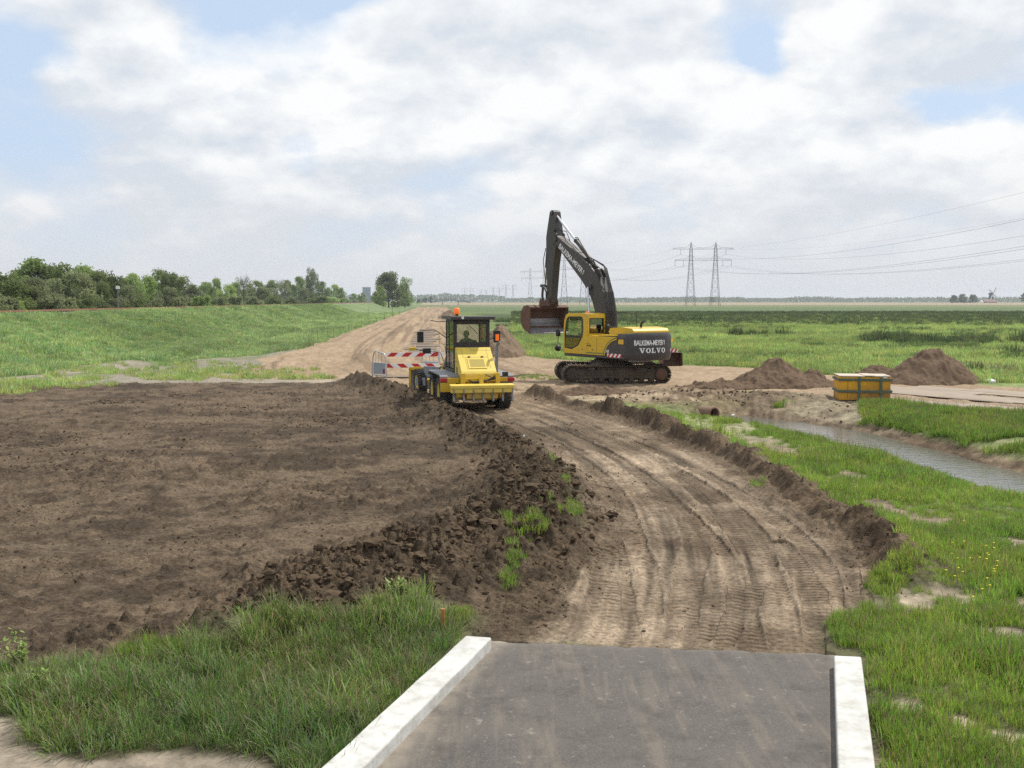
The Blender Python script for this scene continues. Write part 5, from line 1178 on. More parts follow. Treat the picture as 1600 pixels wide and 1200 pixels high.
heap(1212, 604, 2.2, 1.5, 1.15, 3, 'pointed cone of brown earth left of the yellow box', 0, 1.0)
heap(1268, 603, 1.3, .9, .62, 13, 'low flat-topped earth heap between the pointed cone and the yellow box')
heap(1452, 597, 2.4, 1.9, 1.45, 23, 'big broad heap of brown earth behind the yellow box', .2, 1.0, None, [(-1.0, 0, 1.6, 1.1)])
heap(1372, 592, 1.5, 1.1, .62, 43, 'low heap of dark earth joined to the left foot of the big heap')
heap(1120, 607, 1.8, .7, .32, 33, 'low spoil mound above the culvert pipe', .1)
STON = mat('stony_earth', (.20, .145, .10), .95, var=.5, scale=9, bump=.06, dirt=(.13, .095, .065), dirt_amt=.7, spec=.1)
heap(784, 555, 1.75, 3.4, 1.95, 53, 'stony brown earth heap rising behind the grader cab', .05, 1.0, STON)
heap(704, 497, 2.6, 5, 1.7, 63, 'dark earth heap far off, just above the grader beacon', 0, 1.0, STON)
heap(925, 617, 1.6, .8, .42, 73, 'low crumbly earth mound in front of the excavator tracks', -.2)
# ------------------------------------------------------------------ stakes
ORGW = mat('orange_wood', (.42, .17, .05), .8, var=.2); WTOP = mat('white_stake_paint', (.78, .78, .80), .6)
def stake(px, pyb, pyt, label, top=True, tilt=0.0, r=.022, m=None, name='marker_stake', cat='stake', group=None):
    x, y = G(px, pyb, .05); z = gz(x, y); d = y; h = (pyb - pyt) / 1640 * d / math.cos(PITCH)
    t = empty(name, (x, y, z), 0, label, cat, group); t.rotation_euler = (0, tilt, 0)
    mb = MB(); hh = h * (.55 if top else 1); mb.box((0, 0, hh / 2 - .1), (r * 2, r * 2, hh + .2)); mb.build('post', m or ORGW, t, .003)
    if top: mb = MB(); mb.box((0, 0, hh + (h - hh) / 2), (r * 2.3, r * 2.3, h - hh)); mb.build('white_top', WTOP, t, .003)
    return Vector((x, y, z + h - .04))
gs = 'white-topped stakes along the inner edge of the track'
stake(818, 692, 677, 'white-topped stake farthest up the track, near the grader', group=gs, tilt=.03)
pA = stake(883, 740, 722, 'white-topped stake at the far end of the string', group=gs, tilt=.05)
pB = stake(897, 835, 812, 'white-topped stake at the near end of the string, in a grass patch', group=gs, r=.018, tilt=-.04)
mb = MB(); mb.path([pA, pA.lerp(pB, .5) - Vector((0, 0, .05)), pB], .006, 5); tag(mb.build('guide_string', mat('yellow_twine', (.5, .42, .18), .8)), 'thin pale string stretched between two marker stakes', 'string')
stake(692, 992, 942, 'short brown wooden stake standing in the grass left of the kerb', False, .0, .020, name='wooden_stake')
POST = mat('dark_iron_post', (.055, .045, .035), .8)
gpost = 'thin iron posts along the left edge of the dirt road'
fence_pts = [(483, 540, 521), (486, 538, 519), (490, 541, 516), (497, 533, 516), (503, 530, 514), (512, 526, 512), (521, 523, 512), (530, 521, 508), (537, 518, 510), (545, 516, 506), (556, 513, 503), (566, 510, 500), (577, 507, 480), (588, 503, 494), (601, 499, 490), (613, 495, 478), (624, 491, 483)]
adj = ['nearest', 'second', 'third', 'fourth', 'fifth', 'sixth', 'seventh', 'eighth', 'ninth', 'tenth', 'eleventh', 'twelfth', 'thirteenth and tall', 'fourteenth', 'fifteenth', 'sixteenth and tall', 'farthest']
for (a, b, c), w in zip(fence_pts, adj): stake(a, b, c, 'thin dark iron post beside the dirt road, %s of its row' % w, False, random.uniform(-.04, .04), .013 if b > 505 else .03, POST, 'iron_post', 'post', gpost)
mb = MB(); x, y = G(1142, 651, -.45); mb.lathe((x, y, -.42), (1, .2, .1), [(0, 0), (.0, .035), (.1, .045), (.14, .02), (.16, 0)], 10); tag(mb.build('plastic_litter', WHT), 'small white piece of litter beside the culvert water', 'litter')
x, y = G(1547, 598); z = gz(x, y); mb = MB(); mb.lathe((x, y, z), (0, 0, 1), [(0, .22), (.08, .25), (.15, .12), (.18, 0)], 12); tag(mb.build('plastic_bag', WHT), 'small white bag lying on grass right of the big earth heap', 'bag')
x, y = G(1505, 927, .05)
# ------------------------------------------------------------------ railway track
def rail_pt(l, s): return Vector((-l * RD[1] + s * RD[0], l * RD[0] + s * RD[1], 0))
def build_rails():
    t = empty('railway_track', rail_pt(32.9, 60), 0, 'rusty railway track on top of the embankment', 'railway track'); RR = mat('rusty_rail', (.20, .085, .04), .8, var=.3)
    inv = Matrix.Translation(-rail_pt(32.9, 60))
    for l in (32.18, 33.62):
        m = MB(inv); 
        for s in range(-40, 620, 20):
            a, b = rail_pt(l, s), rail_pt(l, s + 20); za = gz(a.x, a.y) + .12; zb = gz(b.x, b.y) + .12
            a.z = za; b.z = zb; d = (b - a).normalized(); sd = Vector((d.y, -d.x, 0))
            vs = []
            for p in (a, b):
                for u, v in ((-.07, -.12), (.07, -.12), (.035, .06), (-.035, .06)): vs.append(p + sd * u + Vector((0, 0, v)))
            m.add(vs, [(0, 1, 5, 4), (1, 2, 6, 5), (2, 3, 7, 6), (3, 0, 4, 7)])
        m.build('rail', RR, t)
    m = MB(inv); s = -30
    while s < 330:
        c = rail_pt(32.9, s); m.box((c.x, c.y, gz(c.x, c.y) + .02), (2.5, .25, .14), (0, 0, math.atan2(RD[1], RD[0]) - math.pi / 2)); s += .65
    o = m.build('sleepers', mat('old_sleeper', (.11, .085, .065), .9, var=.3), t); o['kind'] = 'stuff'
build_rails()
# ------------------------------------------------------------------ pylons and cables
PY = mat('lattice_steel', (.20, .21, .21), .6, metal=.3, var=.1)
def build_pylon(h=43.5):
    t = empty('electricity_pylon', (0, 0, 0), 0); sp = 8.4
    def lat_tower(x0):
        m = MB(); lv = [(0, 3.2), (7, 2.65), (13, 2.2), (19, 1.8), (25, 1.42), (h * .71, 1.12), (h * .80, .95), (h * .89, .80), (h * .95, .45), (h, .06)]
        for (z0, a), (z1, b_) in zip(lv[:-1], lv[1:]):
            for sx in (1, -1):
                for sy in (1, -1): m.tube((x0 + sx * a, sy * a, z0), (x0 + sx * b_, sy * b_, z1), .14, n=4, caps=False)
            for s in (1, -1):
                m.tube((x0 - a, s * a, z0), (x0 + b_, s * b_, z1), .06, n=3, caps=False); m.tube((x0 + a, s * a, z0), (x0 - b_, s * b_, z1), .06, n=3, caps=False)
                m.tube((x0 + s * a, -a, z0), (x0 + s * b_, b_, z1), .06, n=3, caps=False); m.tube((x0 + s * a, a, z0), (x0 + s * b_, -b_, z1), .06, n=3, caps=False)
            for s in (1, -1): m.tube((x0 - b_, s * b_, z1), (x0 + b_, s * b_, z1), .08, n=3, caps=False); m.tube((x0 + s * b_, -b_, z1), (x0 + s * b_, b_, z1), .08, n=3, caps=False)
        m.build('tower', PY, t)
    lat_tower(-sp); lat_tower(sp)
    for z, w in ((h * .89, 21.0), (h * .715, 19.4)):
        m = MB()
        for y in (-.5, .5): m.tube((-w, y * .4, z), (w, y * .4, z), .12, n=4)
        P = [(-w, z + .05), (-w + 4, z + .9), (-sp - 3, z + 1.3), (-sp - 1, z + 3.2), (-sp + 1, z + 3.2), (-sp + 3, z + 1.4), (0, z + .9), (sp - 3, z + 1.4), (sp - 1, z + 3.2), (sp + 1, z + 3.2), (sp + 3, z + 1.3), (w - 4, z + .9), (w, z + .05)]
        for a, b_ in zip(P[:-1], P[1:]): m.tube((a[0], 0, a[1]), (b_[0], 0, b_[1]), .10, n=4)
        x = -w
        while x < w - 1.5: m.tube((x, 0, z), (x + 1.3, 0, z + 1.0), .05, n=3); m.tube((x + 1.3, 0, z + 1.0), (x + 2.6, 0, z), .05, n=3); x += 2.6
        m.build('crossarm', PY, t)
    for x, z in ((-15.4, h * .89), (15.4, h * .89), (-19.2, h * .715), (19.2, h * .715), (-13.4, h * .715), (13.4, h * .715)):
        m = MB(); m.tube((x, 0, z), (x, 0, z - 3.6), .12, n=5); m.tube((x - .9, 0, z - 3.9), (x, 0, z - 3.3), .06, n=4); m.tube((x + .9, 0, z - 3.9), (x, 0, z - 3.3), .06, n=4); m.build('insulator', PY, t)
    return t
py0 = build_pylon(); gpy = 'twin-tower electricity pylons in a row across the meadow'
plist = [(1097, 720, 'nearest electricity pylon with two lattice towers, right of the excavator'), (896, 930, 'electricity pylon seen behind the raised excavator arm and boom'), (839, 1290, 'third electricity pylon, just left of the excavator bucket'),
         (796, 2500, 'fourth electricity pylon, a small one left of the excavator bucket'), (775.5, 3000, 'fifth electricity pylon, tiny and far off left of the fourth'), (756, 3600, 'sixth electricity pylon, tiny, above the end of the far bank'), (731, 3100, 'leftmost tiny pylon standing over the far bridge')]
PYL = []
for i, (px, d, lb) in enumerate(plist):
    t = py0 if i == 0 else copy_tree(py0); p = at(px, d, 0); t.location = p; t.rotation_euler = (0, 0, R([0, 0, 0, -8, -8, -5, 0][i])); tag(t, lb, 'pylon', gpy); PYL.append(p)
CAB = mat('aluminium_cable', (.16, .17, .18), .6, var=.02)
h_ = 43.5; att = [(-15.4, h_ * .89 - 3.7), (15.4, h_ * .89 - 3.7), (-19.2, h_ * .715 - 3.7), (19.2, h_ * .715 - 3.7), (-13.4, h_ * .715 - 3.7), (13.4, h_ * .715 - 3.7), (-21, h_ * .89), (21, h_ * .89)]
P0 = Vector((158, 118, 0)); gcab = 'power cables strung between the pylons'
nmw = ['upper left', 'upper right', 'outer lower left', 'outer lower right', 'inner lower left', 'inner lower right', 'top left earth', 'top right earth']
for i, (x, z) in enumerate(att):
    for j, (A_, B_, sag) in enumerate(((P0, PYL[0], 12), (PYL[0], PYL[1], 8), (PYL[1], PYL[2], 9))):
        a = A_ + Vector((x, 0, z)) if j else A_ + Vector((x * .8, x * .45, z)); b_ = B_ + Vector((x, 0, z)); pts = []
        s_ = sag * (.75 if i > 5 else 1)
        for k in range(41): u = k / 40; q = a.lerp(b_, u); q.z -= 4 * s_ * u * (1 - u); pts.append(q)
        mb = MB(); rr = .045 if i < 6 else .028
        if j == 0: rr = .04 if i < 6 else .022
        mb.path(pts, rr, 4)
        tag(mb.build('power_cable', CAB), ('%s cable sweeping from the nearest pylon to the right edge', '%s cable between the nearest pylon and the one behind the excavator', '%s cable behind the excavator arm to the third pylon')[j] % nmw[i], 'cable', gcab)

# ------------------------------------------------------------------ trees
def leaf_mat(name, c0, c1, trans=.45):
    m, nt, b = new_mat(name); N = nt.nodes.new; L = nt.links.new; b.inputs['Roughness'].default_value = .7; b.inputs['Specular IOR Level'].default_value = .2
    at_ = N('ShaderNodeAttribute'); at_.attribute_name = 'tone'; mx = N('ShaderNodeMix'); mx.data_type = 'RGBA'; L(at_.outputs['Fac'], mx.inputs[0])
    mx.inputs[6].default_value = (*c0, 1); mx.inputs[7].default_value = (*c1, 1)
    oi = N('ShaderNodeObjectInfo'); mr = N('ShaderNodeMapRange'); L(oi.outputs['Random'], mr.inputs[0]); mr.inputs[3].default_value = .8; mr.inputs[4].default_value = 1.2
    vm = N('ShaderNodeVectorMath'); vm.operation = 'SCALE'; L(mx.outputs[2], vm.inputs[0]); L(mr.outputs[0], vm.inputs['Scale']); L(vm.outputs[0], b.inputs['Base Color'])
    tr = N('ShaderNodeBsdfTranslucent'); L(vm.outputs[0], tr.inputs[0]); ms = N('ShaderNodeMixShader'); ms.inputs[0].default_value = trans
    out = [n for n in nt.nodes if n.type == 'OUTPUT_MATERIAL'][0]; L(b.outputs[0], ms.inputs[1]); L(tr.outputs[0], ms.inputs[2]); L(ms.outputs[0], out.inputs[0]); return m
LM = {'dark': leaf_mat('dark_leaves', (.11, .155, .052), (.25, .305, .11)), 'mid': leaf_mat('green_leaves', (.18, .26, .075), (.36, .46, .15)),
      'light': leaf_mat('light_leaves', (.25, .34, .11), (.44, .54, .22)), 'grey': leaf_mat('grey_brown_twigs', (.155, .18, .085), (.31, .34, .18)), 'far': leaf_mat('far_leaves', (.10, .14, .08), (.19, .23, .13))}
BARK = mat('bark', (.07, .055, .042), .9, var=.3)
def quads(C_, size, seed, up=.3):
    r = np.random.default_rng(seed); n = len(C_); d = r.normal(size=(n, 3)); d /= np.linalg.norm(d, axis=1)[:, None]; e = r.normal(size=(n, 3)); e -= d * (e * d).sum(1)[:, None]; e /= np.linalg.norm(e, axis=1)[:, None]
    s = size * r.uniform(.55, 1.2, (n, 1)); a, b = d * s, e * s * .62
    V = np.stack([C_ - a - b * .5, C_ + b * .1 - a * .2 + b * .6, C_ + a + b * .3, C_ + a * .15 - b], 1).reshape(-1, 3); return V, np.arange(4 * n).reshape(-1, 4)
def crown_mesh(name, seed, shape='round', n=4200, size=.055):
    "unit crown: radius about 0.5, height 0..1"
    r = np.random.default_rng(seed); lobes = []
    K = {'round': 44, 'tall': 50, 'bush': 20, 'sparse': 26}[shape]
    for i in range(K):
        z = r.uniform(.04, .90) if shape != 'bush' else r.uniform(.1, .75)
        env = {'round': math.sin(math.pi * min(1, (z * .80 + .18)) ** .85) ** .6, 'tall': (math.sin(math.pi * (z * .86 + .10)) ** .7) * .9, 'bush': math.sqrt(max(0, 1 - (z / .95) ** 2)), 'sparse': math.sin(math.pi * z) ** .5}[shape]
        a = r.uniform(0, 2 * math.pi); q = math.sqrt(r.uniform(.05, 1)) * .40 * env; lobes.append((q * math.cos(a), q * math.sin(a), z, r.uniform(.08, .17) * (1.0 if shape != 'sparse' else .75)))
    per = n // K; C_ = []; T = []
    for (x, y, z, q) in lobes:
        d = r.normal(size=(per, 3)); d /= np.linalg.norm(d, axis=1)[:, None]; rad = q * (r.uniform(.25, 1.0, (per, 1)) ** .45) * (1 + .25 * np.sin(d[:, :1] * 7 + d[:, 1:2] * 5 + seed))
        p = np.array([x, y, z]) + d * rad * np.array([1.05, 1.05, .85]); C_.append(p); T.append(np.clip(r.uniform(0, 1, per) * .5 + r.uniform(0, .5) * np.ones(per), 0, 1))
    C_ = np.concatenate(C_); T = np.concatenate(T); C_[:, 2] = np.maximum(C_[:, 2], .015); V, F = quads(C_, size, seed + 1); me = np_mesh(name, V, F)
    a = me.attributes.new('tone', 'FLOAT', 'POINT'); a.data.foreach_set('value', np.repeat(T, 4).astype(np.float32)); return me
def trunk_mesh(seed, bare=False):
    rd = random.Random(seed); m = MB(); m.path([(0, 0, -.03), (.01, 0, .2), (-.01, .01, .5), (.0, 0, .8)], [.028, .022, .015, .006], 7)
    for i in range(16 if bare else 8):
        z = rd.uniform(.18, .7); a = rd.uniform(0, 6.28); l = rd.uniform(.2, .42) * (1.1 - z * .6); e = Vector((math.cos(a) * l * .75, math.sin(a) * l * .75, z + l * .8)); mid = Vector((e.x * .5, e.y * .5, z + l * .3)); m.path([(0, 0, z), mid, e], [.011, .007, .002], 5)
        if bare:
            for k in range(6): b = mid.lerp(e, rd.random()); m.path([b, b + Vector((rd.uniform(-.12, .12), rd.uniform(-.12, .12), rd.uniform(.06, .2)))], [.003, .001], 3)
    return m.mesh('trunk')
CM = {}
for k in ('round', 'tall', 'bush', 'sparse'):
    for i in range(3):
        CM[(k, i)] = crown_mesh('crown', 100 + i * 7 + hash_k if False else 100 + i * 7 + {'round': 0, 'tall': 31, 'bush': 57, 'sparse': 83}[k], k, {'round': 11000, 'tall': 12000, 'bush': 4200, 'sparse': 2400}[k], {'round': .023, 'tall': .019, 'bush': .036, 'sparse': .017}[k])
TMs = [trunk_mesh(s) for s in (1, 2, 3)]; TMb = [trunk_mesh(s, True) for s in (4, 5)]
for me in TMs + TMb: me.materials.append(BARK)
CMM = {}
def tree(px, top, wpx, d, shape, leaf, label, group=None, name='tree', cat='tree', z0=0.0, vi=None, base=.12):
    p = at(px, d, z0); h = CAM_H - z0 + (470 - top) / 1640 * d; w = wpx / 1640 * d; vi = random.randrange(3) if vi is None else vi
    t = empty(name, p, random.uniform(0, 6.28), label, cat, group)
    key = (shape, vi, leaf)
    if key not in CMM:
        me = CM[(shape, vi)].copy(); me.materials.append(LM[leaf]); CMM[key] = me
    c = bpy.data.objects.new('crown', CMM[key]); COL.objects.link(c); c.parent = t; c.scale = (w, w, h * (1 - base)); c.location = (0, 0, h * base)
    if shape != 'bush' or name == 'tree':
        k = bpy.data.objects.new('trunk', (TMb if shape == 'sparse' else TMs)[vi % 2]); COL.objects.link(k); k.parent = t; k.scale = (max(w, h * .4), max(w, h * .4), h)
    return t
def drow(px, l):
    k = (800 - px) / 1640; return (l * .9973 + .0732 * 0 * l) / (k - .0734) * .9973
gt = 'trees in the belt behind the railway'
belt = [(-25, 440, 90, 'round', 'grey', 48), (-60, 400, 130, 'round', 'mid', 58), (15, 428, 90, 'round', 'dark', 52), (50, 402, 100, 'round', 'mid', 70), (88, 412, 80, 'round', 'dark', 66), (60, 432, 80, 'round', 'grey', 50), (112, 424, 86, 'round', 'grey', 54), (128, 414, 70, 'round', 'mid', 78),
        (160, 423, 66, 'round', 'dark', 70), (182, 430, 60, 'round', 'dark', 60), (152, 440, 60, 'round', 'dark', 52), (214, 426, 52, 'round', 'light', 66), (234, 430, 44, 'round', 'mid', 60), (248, 420, 44, 'round', 'dark', 72), (268, 425, 44, 'round', 'dark', 66), (290, 431, 40, 'round', 'dark', 62),
        (205, 445, 44, 'round', 'grey', 52), (262, 448, 46, 'round', 'grey', 50), (300, 444, 44, 'round', 'grey', 56), (325, 440, 38, 'round', 'mid', 80), (338, 434, 30, 'round', 'light', 72), (356, 444, 34, 'round', 'light', 58), (382, 428, 34, 'sparse', 'grey', 66), (372, 441, 32, 'round', 'mid', 90),
        (400, 438, 34, 'round', 'mid', 96), (424, 437, 34, 'round', 'mid', 90), (440, 434, 32, 'sparse', 'grey', 66), (452, 437, 30, 'round', 'dark', 84), (468, 431, 26, 'round', 'mid', 76), (489, 417, 27, 'tall', 'dark', 72), (505, 439, 26, 'round', 'dark', 70), (522, 444, 26, 'round', 'light', 66), (533, 449, 20, 'round', 'light', 60),
        (410, 448, 34, 'round', 'grey', 62), (478, 450, 30, 'round', 'grey', 58)]
ORD = ['first', 'second', 'third', 'fourth', 'fifth', 'sixth', 'seventh', 'eighth', 'ninth', 'tenth', 'eleventh', 'twelfth', 'thirteenth', 'fourteenth', 'fifteenth', 'sixteenth', 'seventeenth', 'eighteenth', 'nineteenth', 'twentieth']
ORD += ['twenty-' + q for q in ORD[:9]] + ['thirtieth'] + ['thirty-' + q for q in ORD[:9]]
dl = {'mid': 'green', 'dark': 'dark green', 'grey': 'grey-brown', 'light': 'pale green'}
for i, (px, top, w, sh, lf, l) in enumerate(belt):
    d = 51 / ((800 - px) / 1640 - .0734) * (l / 51)
    rank = sorted(range(len(belt)), key=lambda q: belt[q][0]).index(i)
    tall = 'bare leafless' if sh == 'sparse' else ('tall slender' if sh == 'tall' else ('broad' if w > 60 else 'rounded' if w > 35 else 'small'))
    tree(px, top, w * 1.12, d, sh, lf, '%s %s tree in the belt behind the railway, %s from the left' % (tall, dl[lf], ORD[rank]), gt, base=.02)
gs_ = 'bushes at the foot of the tree belt'
for i, (px, top, w, lf) in enumerate([(5, 452, 70, 'grey'), (30, 458, 40, 'mid'), (95, 452, 60, 'grey'), (135, 455, 50, 'dark'), (175, 456, 50, 'grey'), (210, 458, 44, 'dark'), (240, 457, 44, 'grey'), (285, 456, 40, 'grey'), (318, 455, 40, 'mid'), (345, 457, 34, 'grey'), (372, 456, 34, 'grey'), (398, 457, 34, 'grey'), (430, 457, 34, 'dark'), (455, 458, 30, 'grey'), (500, 457, 34, 'dark'), (520, 460, 26, 'light'), (540, 462, 20, 'light')]):
    d = 47 / ((800 - px) / 1640 - .0734)
    tree(px, top, w * 1.2, d, 'bush', lf, '%s bush at the foot of the tree belt, %s bush from the left' % (dl[lf], ORD[i]), gs_, 'bush', 'bush', base=.0)
tree(608, 425, 50, 520, 'round', 'dark', 'large dense tree standing alone by the dirt road, the left of a pair', None, vi=0, base=.02)
tree(594, 446, 26, 500, 'round', 'mid', 'smaller tree hugging the left side of the large roadside tree', None, vi=1, base=.02)
tree(633, 430, 32, 560, 'tall', 'mid', 'open-crowned tree, the right of the roadside pair', None, vi=2, base=.03)
gm = 'small trees on the horizon left of the bridge'
for i, (px, top, w, d, lf, lb) in enumerate([(553, 458, 16, 900, 'mid', 'low tree left of the blue tower block'), (566, 457, 18, 850, 'mid', 'pale green tree before the foot of the blue tower'), (584, 461, 14, 850, 'light', 'small tree right of the blue tower'), (644, 464, 12, 1100, 'mid', 'small tree just right of the roadside pair'), (655, 467, 10, 1300, 'far', 'tiny tree second to the right of the roadside pair'), (664, 465, 12, 1500, 'far', 'small bluish tree left of the far bridge'), (673, 463, 9, 1600, 'far', 'tiny bluish tree touching the left end of the far bridge')]):
    tree(px, top, w, d, 'round', lf, lb, gm, base=.02)
for i, (px, top, w, d, lb) in enumerate([(1488, 461, 14, 1400, 'small tree at the left end of the windmill clump'), (1502, 459, 18, 1400, 'rounded tree left in the windmill clump'), (1518, 460, 16, 1420, 'rounded tree just left of the white dome'), (1598, 457, 16, 1300, 'dark tree cut by the right edge of the photo near the horizon'), (1112, 464, 8, 2300, 'tiny tree on the horizon between the pylon towers')]):
    tree(px, top, w, d, 'round', 'far' if i != 3 else 'dark', lb, 'trees near the windmill' if i < 4 else None, base=.02)
# distant wood: reads as one mass
def build_wood():
    r = np.random.default_rng(5); n = 26000; X = r.uniform(-900, 2300, n); Y = 2700 + 260 * r.uniform(0, 1, n); top = 11 + 4 * fbm(X, Y * 0, 90, 3, 3) + 5 * np.maximum(0, fbm(X, Y * 0, 25, 2, 4)) + np.where(X < -100, 3, 0)
    top = np.where((X > -260) & (X < -20), top + 6, top)
    Zz = top * r.uniform(0, 1, n) ** .7; V, F = quads(np.stack([X, Y, Zz], -1), 3.6, 9); me = np_mesh('distant_wood', V, F)
    a = me.attributes.new('tone', 'FLOAT', 'POINT'); a.data.foreach_set('value', np.repeat(r.uniform(0, .7, n), 4).astype(np.float32))
    tag(link_mesh('distant_wood', me, LM['far']), 'long bluish wood along the whole horizon', 'wood', kind='stuff')
build_wood()
# ------------------------------------------------------------------ far buildings, mill and bridge
def build_far():
    BL = mat('blue_grey_cladding', (.16, .21, .28), .5, var=.06); WN = mat('tower_window', (.10, .14, .20), .25); PALE = mat('pale_wall', (.40, .43, .46), .7)
    p = at(573.5, 2100, 0); t = empty('tower_block', p, R(12), 'blue-grey tower block on the horizon left of the roadside trees', 'tower block')
    w = 12 / 1640 * 2100; hh = CAM_H + (470 - 449.5) / 1640 * 2100; m = MB(); m.bb(-w/2, w/2, -6, 6, 0, hh); m.bb(-w/2 - .3, w/2 + .3, -6.3, 6.3, hh, hh + .8); m.build('wall', BL, t)
    for k in range(8): m = MB(); m.bb(-w/2 + .8, w/2 - .8, -6.08, -5.98, 4 + k * 3.2, 5.6 + k * 3.2); m.build('window_band', WN, t)
    p = at(583, 2000, 0); t = empty('chimney', p, 0, 'short dark chimney just right of the blue tower block', 'chimney'); m = MB(); m.tube((0, 0, 0), (0, 0, CAM_H + 12 / 1640 * 2000), .9, .7); m.build('stack', mat('dark_brick', (.10, .09, .09), .9), t); m = MB(); m.tube((0, 0, 18.2), (0, 0, 18.8), .9, .9); m.build('rim', PALE, t)
    p = at(552, 1900, 0); t = empty('warehouse', p, 0, 'low pale building at the left foot of the blue tower', 'building'); m = MB(); m.bb(-8, 8, -5, 5, 0, 14); m.build('wall', PALE, t); m = MB(); m.prism([(-8.3, 14), (8.3, 14), (0, 16)], -5.3, 5.3); m.build('roof', BL, t)
    # bridge
    d = 880; p = at(704, d, 0); t = empty('footbridge', p, 0, 'low arched bridge with dark railings at the far end of the dirt road', 'bridge'); W_ = 31 / 1640 * d; m = MB(); N_ = 16; zf = lambda u: 3.6 + 1.9 * (1 - u * u) - 1.9
    pts = [(-1 + 2 * i / N_) for i in range(N_ + 1)]
    pr = [(u * W_, zf(u) + .5) for u in pts] + [(u * W_, zf(u) - .1) for u in pts[::-1]]; m.prism(pr, -1.6, 1.6); m.build('deck', mat('bridge_concrete', (.26, .27, .28), .8), t)
    DK = mat('dark_railing', (.04, .05, .055), .6)
    for s in (-1.5, 1.5):
        m = MB()
        for z in (.75, 1.15, 1.6): m.path([(u * W_, s, zf(u) + z) for u in pts], .07, 4)
        for k in range(25): u = -1 + 2 * k / 24; m.tube((u * W_, s, zf(u) + .4), (u * W_, s, zf(u) + 1.75), .09, n=4)
        m.build('railing', DK, t)
    for u in (-.4, .4): m = MB(); m.bb(u * W_ - .5, u * W_ + .5, -1.4, 1.4, -.2, zf(u)); m.build('pier', mat('pier_concrete', (.5, .5, .5), .8), t)
    # windmill
    d = 1450; p = at(1546, d, 0); t = empty('windmill', p, R(28), 'dark windmill with four sails on the horizon at the right', 'windmill'); k = d / 1640
    m = MB(); m.lathe((0, 0, 0), (0, 0, 1), [(0, 4.6), (5, 3.8), (11.5, 2.6), (12.2, 2.7)], 8); m.build('tower', mat('dark_thatch', (.05, .045, .045), .9), t)
    m = MB(); m.prism([(-3.0, 12), (2.6, 12), (2.2, 14.4), (.4, 15.2), (-2.4, 14.2)], -2.2, 2.2); m.build('cap', mat('dark_cap', (.045, .04, .05), .8), t)
    for a in (28, 118, 208, 298):
        m = MB(); c, s = math.cos(R(a)), math.sin(R(a)); M_ = Matrix.Translation((0, -3.3, 13.2)) @ Matrix.Rotation(R(a), 4, 'Y'); m.M = M_; m.tube((0, 0, 0), (0, 0, 10.5), .16, n=5)
        m.bb(.0, 1.7, -.06, .06, 2.0, 10.2)
        m.bb(-.5, -.0, -.06, .06, 2.0, 10.2); m.build('sail', mat('white_sail', (.7, .7, .68), .7), t)
    p = at(1543, 1440, 0); t = empty('farmhouse', p, R(10), 'low farmhouse with reddish roof at the foot of the windmill', 'house'); m = MB(); m.bb(-9, 9, -4, 4, 0, 2.2); m.build('wall', mat('brown_brick', (.13, .09, .075), .9), t); m = MB(); m.prism([(-4.4, 2.2), (4.4, 2.2), (0, 5.6)], -9.3, 9.3, 'x'); m.build('roof', mat('red_tiles', (.22, .13, .11), .8), t)
    p = at(1531.5, 1430, 0); t = empty('silo_dome', p, 0, 'small bright white dome left of the windmill', 'dome'); m = MB(); m.lathe((0, 0, 1.8), (0, 0, 1), [(-1.8, 2.2), (0, 2.4), (1.3, 2.1), (2.2, 1.3), (2.6, 0)], 16); m.build('shell', WHT, t)
    p = at(222, 150, gz(*at(222, 150)[:2]) if False else 2.6); p = rail_pt(36.3, 124); zz = gz(p.x, p.y); p.z = zz
    t = empty('signal_post', p, 0, 'thin railway signal post against the trees at the left', 'signal post'); m = MB(); m.tube((0, 0, -.2), (0, 0, 2.6), .05); m.build('post', GREY, t); m = MB(); m.bb(-.2, .2, -.05, .05, 2.4, 2.75); m.build('sign_plate', WHT, t)
build_far()

